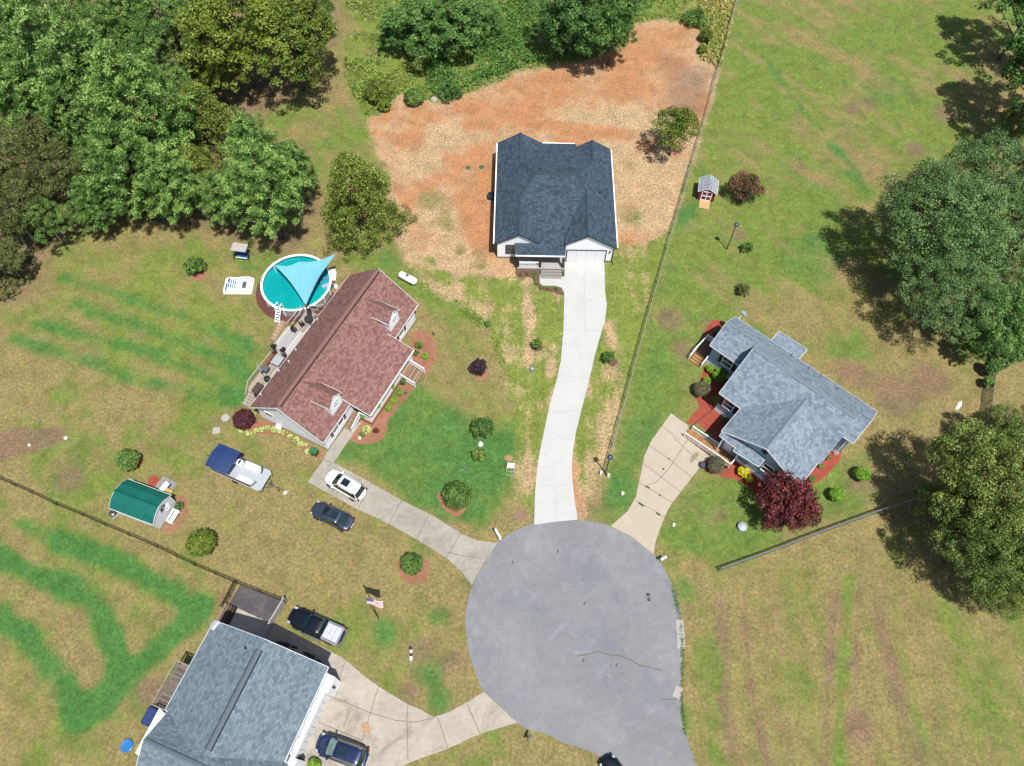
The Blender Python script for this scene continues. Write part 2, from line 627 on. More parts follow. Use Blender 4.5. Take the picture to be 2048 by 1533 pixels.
    for px, py, r in ((300, 1385, 1.5), (325, 1400, 1.0), (1440, 1030, 1.0), (160, 1230, 1.0), (140, 960, 1.5), (570, 500, 1.4), (600, 470, 1.2), (1475, 470, 1.0), (1600, 330, 1.2), (1705, 220, 1.4), (1340, 640, 1.6), (1415, 650, 1.1), (1500, 720, 1.5),
                      (1700, 740, 2.0), (1790, 790, 3), (1860, 760, 2.5), (1730, 960, 1.8), (1740, 210, 1.2), (1830, 300, 1.8), (1890, 230, 1.6), (840, 1300, 1.2), (905, 1330, 1.2), (1365, 700, 1.2), (820, 1390, 1.0), (440, 845, .8), (425, 880, .7), (1090, 1030, .5), (1160, 40, 2)):
        bare = mx(bare, blob(px, py, r, 2), .75)
        lush = mx(lush, blob(px, py, r, 2), .0)
    U_, V_ = X * .68 - Y * .73, X * .73 + Y * .68
    diag = fbm(U_ * .25, V_ * 1.5, 2.0, 95)
    green = np.clip(green + right * (diag - .5) * 1.6, 0, 1)
    lush = np.clip(lush + right * np.clip((fbm(U_ * .3, V_ * 1.1, 3.0, 96) - .62) * 3, 0, .4), 0, 1)
    fldm = fbm(U_ * .3 + 50, V_ * 1.6, 1.6, 97)
    green = np.clip(green + (1 - right) * (1 - ny2) * (fldm - .5) * .7, 0, 1)
    far = np.clip((np.abs(X) - 85) / 15, 0, 1)
    green = mx(green, far, .7)
    # forest floor
    ff = poly([(-300, -300), (680, -300), (690, 60), (640, 150), (500, 260), (620, 300), (640, 420), (590, 500), (480, 480), (260, 440), (200, 380), (110, 480), (60, 600), (-300, 700)], 3)
    bare = mx(bare, ff, .7)
    green = mx(green, ff, .35)
    nv = len(X)
    me = bpy.data.meshes.new('ground')
    idx = np.arange(nx * ny).reshape(ny, nx)
    quads = np.stack([idx[:-1, :-1], idx[:-1, 1:], idx[1:, 1:], idx[1:, :-1]], -1).reshape(-1, 4)
    co = np.zeros((nv, 3), np.float32)
    co[:, 0], co[:, 1] = X, Y
    make_quads(me, co, quads)
    for nm, ch in (('coverA', (green, lush, straw)), ('coverB', (clay, yel, bare))):
        at = me.color_attributes.new(nm, 'FLOAT_COLOR', 'POINT')
        arr = np.ones((nv, 4), np.float32)
        for i, c in enumerate(ch):
            arr[:, i] = c
        at.data.foreach_set('color', arr.ravel())
    t = NT('ground cover')
    co_ = t.tc()
    A = t.n('ShaderNodeAttribute', attribute_name='coverA')
    B = t.n('ShaderNodeAttribute', attribute_name='coverB')
    sa = t.n('ShaderNodeSeparateColor')
    sb = t.n('ShaderNodeSeparateColor')
    t.l(A.outputs['Color'], sa.inputs[0])
    t.l(B.outputs['Color'], sb.inputs[0])
    n1 = t.noise(.9, 7, .68, co_)
    n2 = t.noise(3.2, 6, .7, co_)
    n3 = t.noise(3.6, 8, .92, co_)
    n4 = t.noise(2.0, 6, .75, co_, 1.0)

    def thr(w, nz, amp=.9, soft_=.28):
        v = t.math('ADD', w, t.math('MULTIPLY', t.math('SUBTRACT', nz, .5), amp))
        mr = t.n('ShaderNodeMapRange', interpolation_type='SMOOTHSTEP')
        t.l(v, mr.inputs[0])
        mr.inputs[1].default_value = .5 - soft_
        mr.inputs[2].default_value = .5 + soft_
        return mr.outputs[0]
    nn_ = t.math('ADD', t.math('MULTIPLY', n1, .5), t.math('MULTIPLY', n2, .5))
    tan = t.ramp(n2, [(.3, C(134, 120, 74)), (.55, C(172, 157, 104)), (.75, C(202, 187, 138))])
    oliv = t.ramp(n4, [(.3, C(104, 126, 50)), (.55, C(134, 156, 76)), (.75, C(158, 174, 98))])
    yg = t.ramp(n4, [(.3, C(114, 134, 50)), (.7, C(164, 178, 92))])
    lushc = t.ramp(n4, [(.3, C(50, 116, 54)), (.7, C(96, 158, 84))])
    strawc = t.ramp(n3, [(.36, C(172, 138, 100)), (.5, C(214, 180, 140)), (.64, C(242, 220, 184))])
    clayc = t.ramp(n2, [(.3, C(192, 120, 76)), (.7, C(222, 162, 114))])
    barec = t.ramp(n2, [(.3, C(128, 104, 82)), (.7, C(176, 148, 122))])
    olive = t.mix(sb.outputs[1], oliv, yg)
    col = t.mix(thr(sa.outputs[0], nn_, 1.5, .42), tan, olive)
    col = t.mix(t.math('MULTIPLY', thr(sb.outputs[2], nn_, 1.2, .4), .85), col, barec)
    col = t.mix(t.math('MULTIPLY', thr(sa.outputs[1], nn_, .9, .5), .86), col, lushc)
    sc = t.mix(t.math('MULTIPLY', thr(sb.outputs[0], nn_, 1.9, .5), .8), strawc, clayc)
    col = t.mix(thr(sa.outputs[2], t.math('ADD', t.math('MULTIPLY', n4, .5), t.math('MULTIPLY', n3, .5)), 1.6, .3), col, sc)
    gbare = t.math('MULTIPLY', t.math('MULTIPLY', sa.outputs[2], sb.outputs[2]), .7)
    col = t.mix(gbare, col, C(160, 126, 104))
    sp = t.ramp(n3, [(.34, (.42, .44, .40, 1)), (.5, (.98, .98, .96, 1)), (.66, (1.62, 1.58, 1.5, 1))])
    col = t.mix(.85, col, sp, 'MULTIPLY')
    n5 = t.noise(.55, 9, .72, co_, .6)
    col = t.mix(.8, col, t.ramp(n5, [(.36, (.76, .78, .74, 1)), (.5, (1, 1, 1, 1)), (.64, (1.22, 1.19, 1.14, 1))]), 'MULTIPLY')
    t.l(col, t.b.inputs['Base Color'])
    t.b.inputs['Roughness'].default_value = .95
    t.b.inputs['Specular IOR Level'].default_value = .15
    t.bump(n3, .7, .06)
    me.materials.append(t.m)
    o = bpy.data.objects.new('ground', me)
    COL.objects.link(o)
    tag(o, kind='structure')


def make_quads(me, co, quads):
    n, q = len(co), len(quads)
    me.vertices.add(n)
    me.vertices.foreach_set('co', np.ascontiguousarray(co, np.float32).ravel())
    me.loops.add(q * 4)
    me.loops.foreach_set('vertex_index', np.ascontiguousarray(quads, np.int32).ravel())
    me.polygons.add(q)
    me.polygons.foreach_set('loop_start', np.arange(0, q * 4, 4, dtype=np.int32))
    me.polygons.foreach_set('loop_total', np.full(q, 4, np.int32))
    me.update(calc_edges=True)
    me.validate()


build_ground()


def slab(name, px, z, mat, jit=.04, sp=True, label=None, kind='structure', pts=None, step=.35, skirt=.1):
    p = pts or wpts(px)
    if sp:
        p = spline(p, 5, True)
    out = []
    n = len(p)
    for i in range(n):
        a, b = p[i], p[(i + 1) % n]
        L = math.hypot(b[0] - a[0], b[1] - a[1])
        k = max(1, int(L / step))
        for j in range(k):
            t = j / k
            out.append((a[0] + (b[0] - a[0]) * t + random.uniform(-jit, jit), a[1] + (b[1] - a[1]) * t + random.uniform(-jit, jit)))
    m = MB()
    m.rings([[(x, y, z - skirt) for x, y in out], [(x, y, z) for x, y in out]], cap=False)
    m.f.append(tuple(len(out) + i for i in range(len(out))))
    from mathutils.geometry import tessellate_polygon
    f = m.f.pop()
    tri = tessellate_polygon([[Vector((x, y, 0)) for x, y in out]])
    for q in tri:
        m.f.append(tuple(len(out) + i for i in q))
    o = m.build(name, mat)
    # make top faces point up
    me = o.data
    bad = [pl for pl in me.polygons if abs(pl.normal.z) > .5 and pl.normal.z < 0]
    for pl in bad:
        pl.flip()
    tag(o, kind=kind)
    return o


def asphalt_mat():
    t = NT('asphalt')
    co = t.tc()
    a = t.noise(.12, 5, .55, co)
    b = t.noise(1.1, 6, .7, co)
    c = t.noise(4.5, 8, .95, co)
    f = t.math('ADD', t.math('ADD', t.math('MULTIPLY', a, .35), t.math('MULTIPLY', b, .2)), t.math('MULTIPLY', c, .45))
    col = t.ramp(f, [(.32, C(124, 127, 132)), (.5, C(156, 158, 162)), (.68, C(192, 191, 188))])
    st = t.noise(.5, 5, .7, co, .8)
    col = t.mix(t.math('MULTIPLY', t.math('GREATER_THAN', st, .64), .25), col, C(196, 186, 170))
    st2 = t.noise(.22, 6, .62, co, 1.8)
    mr = t.n('ShaderNodeMapRange')
    t.l(st2, mr.inputs[0])
    mr.inputs[1].default_value = .56
    mr.inputs[2].default_value = .70
    col = t.mix(t.math('MULTIPLY', mr.outputs[0], .45), col, C(186, 188, 196))
    st3 = t.noise(.16, 5, .6, co, .5)
    mr = t.n('ShaderNodeMapRange')
    t.l(st3, mr.inputs[0])
    mr.inputs[1].default_value = .54
    mr.inputs[2].default_value = .66
    col = t.mix(t.math('MULTIPLY', mr.outputs[0], .35), col, C(120, 124, 134))
    spk = t.noise(1.6, 2, .5, co)
    col = t.mix(t.math('MULTIPLY', t.math('GREATER_THAN', spk, .76), .55), col, C(90, 92, 96))
    t.l(col, t.b.inputs['Base Color'])
    t.b.inputs['Roughness'].default_value = .93
    t.bump(c, .5, .02)
    return t.m


def concrete_mat(name, c0, c1, c2, stain=None, samt=.5, spc=3.0):
    t = NT(name)
    co = t.tc()
    a = t.noise(.35, 6, .65, co, .6)
    b = t.noise(2.2, 6, .75, co)
    c = t.noise(14, 3, .8, co)
    f = t.math('ADD', t.math('ADD', t.math('MULTIPLY', a, .4), t.math('MULTIPLY', b, .4)), t.math('MULTIPLY', c, .2))
    col = t.ramp(f, [(.33, c0), (.5, c1), (.66, c2)])
    if stain:
        s = t.noise(.28, 7, .7, co, 1.2)
        mr = t.n('ShaderNodeMapRange')
        t.l(s, mr.inputs[0])
        mr.inputs[1].default_value = .52
        mr.inputs[2].default_value = .68
        col = t.mix(t.math('MULTIPLY', mr.outputs[0], samt), col, stain)
    t.l(col, t.b.inputs['Base Color'])
    t.b.inputs['Roughness'].default_value = .85
    t.bump(c, .25, .01)
    return t.m


M_ASPH = asphalt_mat()
M_NEWC = concrete_mat('new concrete', C(214, 214, 210), C(228, 228, 224), C(238, 238, 234))
M_OLDC = concrete_mat('old weathered concrete', C(166, 160, 146), C(192, 186, 172), C(214, 209, 198), C(140, 134, 122), .55)
M_TANC = concrete_mat('tan concrete', C(204, 190, 166), C(216, 203, 180), C(226, 214, 194))
M_H4C = concrete_mat('stained concrete', C(176, 166, 152), C(206, 196, 180), C(226, 216, 200), C(132, 126, 122), .6)
M_CRACK = plain('sealed joint', C(100, 92, 78), .9)
M_WEED = plain('weed green', C(72, 104, 44), .9)
M_MULCH = concrete_mat('red mulch', C(138, 52, 34), C(182, 78, 54), C(206, 104, 76), C(120, 50, 38), .4)
M_MULCH2 = concrete_mat('faded mulch', C(138, 92, 62), C(182, 122, 92), C(204, 150, 116), C(112, 122, 64), .85)
M_MULCH3 = concrete_mat('brown mulch', C(96, 66, 52), C(124, 88, 72), C(150, 112, 92))
M_GRAV = concrete_mat('dark gravel', C(66, 62, 68), C(92, 86, 92), C(128, 120, 120))

ROAD_PX = [(1150, 1041), (1190, 1044), (1225, 1056), (1262, 1074), (1292, 1096), (1322, 1128), (1343, 1168), (1357, 1205), (1363, 1241), (1365, 1298), (1363, 1340), (1362, 1383), (1363, 1430), (1370, 1461), (1382, 1501), (1394, 1533),
           (1430, 1600), (1480, 1720), (1360, 1760), (1290, 1600), (1214, 1524), (1166, 1498), (1128, 1488), (1097, 1470), (1062, 1462), (1034, 1446), (1000, 1412), (967, 1384), (952, 1348), (938, 1300), (931, 1245), (935, 1205), (946, 1170), (968, 1130), (997, 1086), (1030, 1062), (1070, 1048), (1110, 1042)]
slab('asphalt_road', ROAD_PX, .02, M_ASPH, .05)
slab('new_driveway', [(1129.5, 524), (1208.5, 524), (1210, 580), (1213.5, 610), (1210, 642), (1202, 667), (1189, 714), (1177, 766), (1164.6, 813), (1152, 865), (1145, 907), (1143.6, 949), (1148.5, 998), (1155.5, 1040), (1111, 1044), (1068, 1050),
                      (1070, 988), (1074, 939), (1080, 902), (1087.7, 865), (1100, 808), (1115, 753), (1121.5, 723), (1127, 659), (1128.6, 586), (1123, 576), (1111, 572), (1085, 571.5), (1079.5, 566), (1079, 549), (1119.7, 549), (1120.4, 553.5), (1129, 554)], .035, M_NEWC, .01, sp=False)
slab('old_driveway', [(615.6, 964.6), (647, 920), (656, 901), (693.8, 850.6), (703, 836), (722, 846), (712, 860.7), (688.7, 894), (667.5, 925.7), (715, 951), (760, 977), (803, 1001), (867.6, 1033), (926.3, 1070), (955.7, 1082), (975, 1084), (996, 1085.5),
                      (966, 1130), (944, 1171), (922.4, 1143), (893, 1117), (838, 1082), (779.6, 1049), (714, 1018.4)], .03, M_OLDC, .02, sp=False)
slab('tan_driveway', [(1342, 827), (1373, 849), (1398, 880), (1424, 909), (1413, 922), (1401, 935), (1382.4, 956.3), (1365, 980), (1345, 1005), (1335.5, 1021), (1322.8, 1050), (1311, 1083.5), (1307, 1109), (1290, 1095), (1262, 1073), (1221, 1053), (1239.6, 1036.6), (1255, 1023), (1272, 993.5),
                      (1278.7, 962), (1284.6, 933), (1288.5, 913), (1298, 892), (1304, 880)], .03, M_TANC, .015, sp=False)
slab('shared_driveway', [(468, 1213), (515, 1235), (574, 1259), (618, 1283), (662, 1303), (684, 1315), (700, 1328), (728, 1352), (757, 1373.7), (816, 1409), (844, 1421), (867, 1435), (901, 1423), (937, 1403), (966.4, 1384), (998, 1412), (1034, 1446), (996, 1457), (948.7, 1473),
                         (896.6, 1498), (842, 1517), (800, 1534), (720, 1580), (560, 1620), (520, 1500), (560, 1380), (440, 1290), (448, 1238)], .03, M_H4C, .02, sp=False)
slab('gravel_yard', [(480.5, 1170), (573, 1204), (546.6, 1246), (514.6, 1235), (467, 1213.5), (456, 1209)], .022, M_GRAV, .05, sp=False)


def joints(name, segs, w, z, mat, parent=None):
    m = MB()
    for s in segs:
        p = [G(*q) for q in s]
        for a, b in zip(p[:-1], p[1:]):
            d = (b - a).normalized()
            n = Vector((-d.y, d.x)) * w / 2
            m.add([(a.x - n.x, a.y - n.y, z), (b.x - n.x, b.y - n.y, z), (b.x + n.x, b.y + n.y, z), (a.x + n.x, a.y + n.y, z)], [(0, 1, 2, 3)])
    o = m.build(name, mat)
    tag(o, kind='structure')
    return o


M_J1 = plain('pale joint', C(196, 194, 188), .9)
M_J2 = plain('dark joint', C(104, 96, 78), .9)
joints('new_driveway_joints', [[(1171, 530), (1168, 600), (1170, 663)], [(1130, 600), (1212, 603)], [(1127, 660), (1204, 663)], [(1115, 752), (1179, 757)], [(1098, 822), (1162, 824)], [(1085, 876), (1149, 880)], [(1071, 973), (1145, 970)], [(1110, 975), (1112, 1040)], [(1074, 935), (1143, 937)]], .03, .039, M_J1)
joints('old_driveway_joints', [[(803, 1001), (778, 1048)], [(922, 1067), (893, 1116)], [(858, 1028), (834, 1078)], [(743, 967), (716, 1018)], [(647, 921), (668, 926)], [(680, 960), (660, 990)], [(893, 1105), (930, 1113), (965, 1118)]], .04, .034, M_J2)
joints('tan_driveway_joints', [[(1375, 880), (1340, 935), (1313, 965), (1291, 972)], [(1345, 874), (1405, 930)], [(1296, 890), (1340, 920), (1383, 955)], [(1285, 927), (1318, 951), (1362, 985)], [(1278, 966), (1310, 985), (1345, 1006)], [(1269, 1001), (1300, 1017), (1330, 1036)], [(1320, 850), (1360, 880)]], .045, .034, M_J2)
joints('shared_driveway_joints', [[(658, 1391), (741, 1426), (790, 1441), (830, 1445), (867, 1437)], [(757, 1373), (741, 1426), (725, 1482)], [(816, 1409), (814, 1441), (816, 1520)], [(631, 1442), (725, 1482)], [(934, 1408), (960, 1468)], [(876, 1437), (896, 1497)], [(689, 1326), (678, 1362), (673, 1390)], [(700, 1423), (686, 1456)]], .045, .034, M_J2)
tag(joints('weeds_in_joints', [[(1277, 1006), (1287, 1013)], [(1312, 1026), (1320, 1031)], [(1291, 973), (1299, 977)], [(1325, 937), (1328, 940)], [(1318, 990), (1321, 992)], [(1336, 917), (1338, 919)]], .22, .038, M_WEED), kind='stuff')
joints('road_crack', [[(1153, 1313), (1170, 1310), (1196, 1304), (1215, 1310), (1240, 1312), (1262, 1321), (1280, 1332), (1296, 1334), (1325, 1342)], [(1322, 1399), (1345, 1399), (1358, 1396)]], .07, .024, plain('crack growth', C(118, 110, 66), .9))
joints('road_stain', [[(1292, 1190), (1300, 1190)], [(1297, 1196), (1298, 1203)], [(1168, 1207), (1170, 1208)], [(1232, 1330), (1234, 1331)], [(1166, 1321), (1168, 1322)], [(1114, 1103), (1116, 1104)], [(1024, 1125), (1026, 1126)]], .32, .024, plain('oil stain', C(84, 84, 90), .9))
slab('driveway_stain', None, .0345, plain('damp stain', C(176, 158, 130), .8, var=.3), .09, pts=[tuple(G(*p)) for p in [(1380, 920), (1385, 912), (1394, 906), (1398, 911), (1390, 918), (1384, 925), (1379, 925)]], skirt=.002)
slab('rust_stain', None, .0345, plain('rusty stain', C(206, 172, 128), .8, var=.2), .15, pts=[tuple(G(*p)) for p in [(722, 1450), (733, 1446), (742, 1455), (736, 1466), (724, 1462)]], skirt=.002)
joints('road_edge_patch', [[(1359, 1240), (1362, 1270), (1362, 1298)], [(1352, 1396), (1359, 1375)]], .7, .0245, plain('worn road edge', C(206, 200, 192), .9))

for nm, px, mt in (
        ('red_mulch_bed', [(1413, 655), (1430, 640), (1447, 648), (1430, 668), (1412, 690), (1400, 720), (1428, 728), (1470, 770), (1500, 815), (1475, 865), (1440, 885), (1400, 850), (1373, 848), (1384, 830), (1398, 815), (1393, 795), (1397, 770), (1408, 740), (1415, 728), (1395, 722), (1386, 705), (1398, 690)], M_MULCH),
        ('red_mulch_bed', [(1406, 938), (1425, 915), (1455, 930), (1490, 915), (1560, 950), (1620, 915), (1650, 880), (1676, 886), (1684, 905), (1670, 932), (1640, 962), (1606, 985), (1560, 1012), (1510, 988), (1480, 962), (1440, 952)], M_MULCH),
        ('front_mulch_bed', [(700, 878), (712, 862), (724, 838), (748, 838), (790, 795), (812, 752), (832, 762), (826, 782), (806, 804), (788, 826), (774, 845), (770, 868), (755, 885), (730, 889), (712, 886)], M_MULCH2),
        ('side_mulch_bed', [(826, 668), (840, 660), (858, 668), (871, 690), (872, 712), (862, 735), (848, 752), (828, 730), (820, 700)], M_MULCH2),
        ('end_mulch_bed', [(505, 852), (530, 842), (560, 855), (600, 880), (640, 905), (645, 915), (625, 912), (590, 885), (560, 872), (530, 868), (505, 868), (488, 872)], M_MULCH2),
        ('shrub_ring_mulch', [(876, 990), (890, 982), (915, 985), (935, 1000), (930, 1022), (912, 1032), (892, 1022), (880, 1008)], M_MULCH2),
        ('shrub_ring_mulch', [(800, 1120), (830, 1112), (856, 1122), (859, 1142), (850, 1160), (825, 1168), (804, 1158), (798, 1140)], M_MULCH2),
        ('maroon_shrub_mulch', [(488, 840), (505, 838), (518, 846), (512, 858), (496, 862)], M_MULCH),
        ('shed_mulch', [(296, 962), (308, 952), (320, 962), (312, 980), (300, 978)], M_MULCH),
        ('shed_mulch', [(350, 1000), (362, 990), (372, 1000), (378, 1020), (366, 1040), (350, 1062), (335, 1068), (322, 1058), (335, 1040), (350, 1025)], M_MULCH2),
        ('porch_mulch', [(1034, 540), (1080, 542), (1079, 566), (1085, 573), (1112, 573), (1123, 578), (1128, 586), (1126, 590), (1095, 583), (1080, 580), (1068, 568), (1064, 556), (1036, 556)], M_MULCH3),
        ('porch_mulch', [(1120, 526), (1129, 526), (1129, 552), (1124, 554), (1120, 552)], M_MULCH3),
        ('dirt_ring', [(1066, 690), (1080, 688), (1086, 696), (1078, 702), (1066, 700)], M_MULCH3), ('dirt_ring', [(1214, 724), (1230, 720), (1234, 728), (1222, 734)], M_MULCH3),
        ('dirt_ring', [(948, 745), (972, 740), (976, 756), (958, 762)], M_MULCH2), ('dirt_ring', [(382, 545), (408, 545), (412, 556), (392, 562)], M_MULCH2),
        ('dirt_ring', [(245, 922), (278, 915), (284, 930), (262, 940)], M_MULCH), ('dirt_ring', [(1010, 912), (1017, 910), (1020, 917), (1014, 921), (1009, 918)], M_MULCH2)):
    slab(nm, px, .012 + .001 * (hash(nm + str(px[0])) % 3), mt, .1, sp=True, kind='stuff' if 'mulch' in nm else 'structure', skirt=.01)

# ------------------------------------------------------------------ building helpers
def roof_part(name, faces, mat, parent, thick=.16, off=(0, 0, 0), notrim=None):
    """faces: lists of 3D corners; builds a slab with shingle UVs running down each slope"""
    vs, key, fs = [], {}, []

    def vid(p):
        k = tuple(round(c, 3) for c in p)
        if k not in key:
            key[k] = len(vs)
            vs.append(Vector(k) - Vector(off))
        return key[k]
    from mathutils.geometry import tessellate_polygon
    for f in faces:
        ids = [vid(p) for p in f]
        P = [vs[i] for i in ids]
        n = Vector((0, 0, 0))
        for i in range(len(P)):
            n += P[i].cross(P[(i + 1) % len(P)])
        if n.z < 0:
            ids.reverse()
        fs.append(ids)
    edges = {}
    for ids in fs:
        for i in range(len(ids)):
            a, b = ids[i], ids[(i + 1) % len(ids)]
            edges[(a, b)] = 1
    n0 = len(vs)
    allv = vs + [v - Vector((0, 0, thick)) for v in vs]
    faces_all = [tuple(i) for i in fs]
    ntop = len(faces_all)
    faces_all += [tuple(i + n0 for i in reversed(f)) for f in fs]
    trim = MB()
    for (a, b) in edges:
        if (b, a) not in edges:
            faces_all.append((b, a, a + n0, b + n0))
            trim_pts = (vs[a], vs[b])
            d = (trim_pts[1] - trim_pts[0])
            if d.length > .05 and not (notrim and notrim(vs[a], vs[b])):
                out = Vector((d.y, -d.x, 0)).normalized() * .012
                p = [vs[a] + out, vs[b] + out]
                z1, z2 = Vector((0, 0, -.035)), Vector((0, 0, -thick - .03))
                o2 = out * 2.5
                trim.rings([[p[0] + z1, p[0] + z2, p[0] + z2 + o2, p[0] + z1 + o2], [p[1] + z1, p[1] + z2, p[1] + z2 + o2, p[1] + z1 + o2]])
    me = bpy.data.meshes.new(name)
    me.from_pydata([tuple(v) for v in allv], [], faces_all)
    uvl = me.uv_layers.new(name='UVMap')
    for k, pl in enumerate(me.polygons):
        n = pl.normal
        e = Vector((0, 0, 1)).cross(n)
        if e.length < 1e-3:
            e = Vector((1, 0, 0))
        e.normalize()
        s = n.cross(e)
        for li in pl.loop_indices:
            co = me.vertices[me.loops[li].vertex_index].co
            uvl.data[li].uv = (co.dot(e) + k * .37, co.dot(s))
    me.materials.append(mat)
    me.update()
    o = bpy.data.objects.new(name, me)
    COL.objects.link(o)
    o.parent = parent
    return o, trim


def caps(parent, lines, mat, w=.32, h=.05, off=(0, 0, 0), name='ridge_cap'):
    m = MB()
    of = Vector(off)
    for a, b in lines:
        a, b = Vector(a) - of, Vector(b) - of
        d = (b - a).normalized()
        s = d.cross(Vector((0, 0, 1))).normalized() * w / 2
        u = Vector((0, 0, h))
        dn = Vector((0, 0, -.07))
        m.rings([[a - s + dn, a - s + dn + u * 1.3, a + u * 1.5, a + s + dn + u * 1.3, a + s + dn], [b - s + dn, b - s + dn + u * 1.3, b + u * 1.5, b + s + dn + u * 1.3, b + s + dn]])
    return m.build(name, mat, parent)


def wall_part(name, pts, mat, parent, z0=0.0, off=(0, 0, 0)):
    """closed outline of (x, y, top)"""
    m = MB()
    n = len(pts)
    v = [(p[0] - off[0], p[1] - off[1], z0) for p in pts] + [(p[0] - off[0], p[1] - off[1], p[2]) for p in pts]
    m.add(v, [(i, (i + 1) % n, n + (i + 1) % n, n + i) for i in range(n)])
    return m.build(name, mat, parent)


M_WHITE = plain('white trim', C(242, 244, 246, .86), .5, var=.05)
M_VINYL = siding('white siding', C(244, 246, 250, .88))
M_BLUESID = siding('blue grey siding', C(160, 184, 206, .72))
M_BRICK = brickmat('foundation brick', C(168, 110, 84), C(190, 140, 110), C(190, 180, 170))
M_DARKTRIM = plain('dark trim', C(58, 62, 68), .5)
M_BLACK = plain('black metal', C(32, 34, 36), .45, var=.2)
M_MAROON = plain('maroon paint', C(136, 70, 84), .6)
M_SHUT = plain('dark maroon shutter', C(44, 36, 44), .6)
M_GLASS = glassy('window glass', C(84, 104, 110))
M_GLASS2 = glassy('pale window glass', C(150, 190, 190))
M_DARKGLASS = glassy('dark car glass', C(30, 62, 66), .04)
M_GREY = plain('grey metal', C(130, 134, 140), .5, .3)
M_CORE = plain('dark interior', C(40, 40, 42), .9)
M_WOODN = planks('fresh deck boards', (C(176, 120, 66), C(206, 150, 90), C(222, 172, 112)), .14, 'X')
M_WOODG = planks('weathered deck boards', (C(150, 138, 122), C(196, 184, 166), C(222, 214, 200)), .14, 'Y')
M_WOODS = planks('stair boards', (C(150, 116, 92), C(184, 148, 120), C(206, 176, 150)), .28, 'Y')
M_WOODO = planks('grey old boards', (C(96, 84, 78), C(130, 118, 110), C(160, 148, 138)), .14, 'Y')
M_RAILW = M_WHITE


def window(parent, c, along, nrm, w, h, shutters=None, sash=True, glass=None, off=(0, 0, 0), frame=None, name='window'):
    """c: centre on the wall plane, along/nrm: unit vectors"""
    c = Vector(c) - Vector(off)
    a, n, z = Vector(along), Vector(nrm), Vector((0, 0, 1))

    def bx(m, ua, ub, za, zb, d0, d1):
        p = [c + a * u + z * q + n * d for d in (d0, d1) for (u, q) in ((ua, za), (ub, za), (ub, zb), (ua, zb))]
        m.add(p, [(0, 1, 2, 3), (7, 6, 5, 4), (0, 4, 5, 1), (1, 5, 6, 2), (2, 6, 7, 3), (3, 7, 4, 0)])
    f = MB()
    t = .09
    bx(f, -w / 2 - t, -w / 2, -h / 2 - t, h / 2 + t, -.02, .07)
    bx(f, w / 2, w / 2 + t, -h / 2 - t, h / 2 + t, -.02, .07)
    bx(f, -w / 2, w / 2, h / 2, h / 2 + t, -.02, .07)
    bx(f, -w / 2, w / 2, -h / 2 - t, -h / 2, -.02, .09)
    if sash:
        bx(f, -w / 2, w / 2, -.04, .04, -.02, .055)
    fo = f.build(name, frame or M_WHITE, parent)
    g = MB()
    bx(g, -w / 2, w / 2, -h / 2, h / 2, -.02, .025)
    g.build('pane', glass or M_GLASS, fo)
    if shutters:
        for s in (-1, 1):
            m = MB()
            sw = .44
            x0 = s * (w / 2 + t + .02)
            bx(m, min(x0, x0 + s * sw), max(x0, x0 + s * sw), -h / 2 - t, h / 2 + t, .0, .05)
            for k in range(7):
                zz = -h / 2 + h * (k + .5) / 7
                bx(m, min(x0, x0 + s * sw) + .05, max(x0, x0 + s * sw) - .05, zz - .03, zz + .03, .05, .065)
            m.build('shutter', shutters, parent)
    return fo


def railing(parent, pts, z, h=.95, mat=None, name='railing', step=.15, post=.1, bal=.035, off=(0, 0, 0)):
    mat = mat or M_WHITE
    m = MB()
    of = Vector((off[0], off[1], 0))
    P = [Vector((p[0], p[1], p[2] if len(p) > 2 else z)) - of for p in pts]
    for a, b in zip(P[:-1], P[1:]):
        up = Vector((0, 0, 1))
        m.bar(a + up * h, b + up * h, .09, .05)
        m.bar(a + up * .1, b + up * .1, .05, .05)
        L = (b - a).length
        k = max(1, int(L / step))
        for i in range(1, k):
            q = a.lerp(b, i / k)
            m.bar(q + up * .12, q + up * (h - .02), bal)
    for p in P:
        m.bar(p - Vector((0, 0, .15)), p + Vector((0, 0, h + .12)), post)
    return m.build(name, mat, parent)


def steps(parent, x0, x1, y0, y1, ztop, n, mat, axis='y', name='stairs', off=(0, 0, 0)):
    """n treads going from (y0, ztop) down towards y1"""
    m = MB()
    for i in range(n):
        a = y0 + (y1 - y0) * i / n
        b = y0 + (y1 - y0) * (i + 1) / n
        zt = ztop * (1 - (i + 1) / (n + 1))
        lo, hi = min(a, b), max(a, b)
        if axis == 'y':
            m.box(x0 - off[0], lo - off[1] + .004, 0, x1 - off[0], hi - off[1] - .004, zt)
        else:
            m.box(lo - off[0] + .004, x0 - off[1], 0, hi - off[0] - .004, x1 - off[1], zt)
    return m.build(name, mat, parent)


def vent_pipe(parent, p, h=.3, r=.05, mat=None, name='vent_pipe', off=(0, 0, 0)):
    m = MB()
    m.lathe([(r, -.1), (r, h), (r * .6, h + .01)], 8, (p[0] - off[0], p[1] - off[1], p[2]))
    return m.build(name, mat or M_WHITE, parent)


# ------------------------------------------------------------------ house 1, charcoal roof
M_SH_CHAR = shingle('charcoal shingles', (C(56, 74, 90), C(76, 96, 112), C(96, 116, 132)), .27, .36)
M_SH_RED = shingle('brown red shingles', (C(136, 96, 90), C(166, 122, 116), C(194, 150, 138)), .22, .32)
M_SH_GREY = shingle('blue grey shingles', (C(124, 141, 158), C(154, 170, 186), C(180, 194, 206)), .27, .36)
M_SH_GREY2 = shingle('slate grey shingles', (C(110, 128, 140), C(134, 152, 164), C(156, 172, 184)), .22, .32)


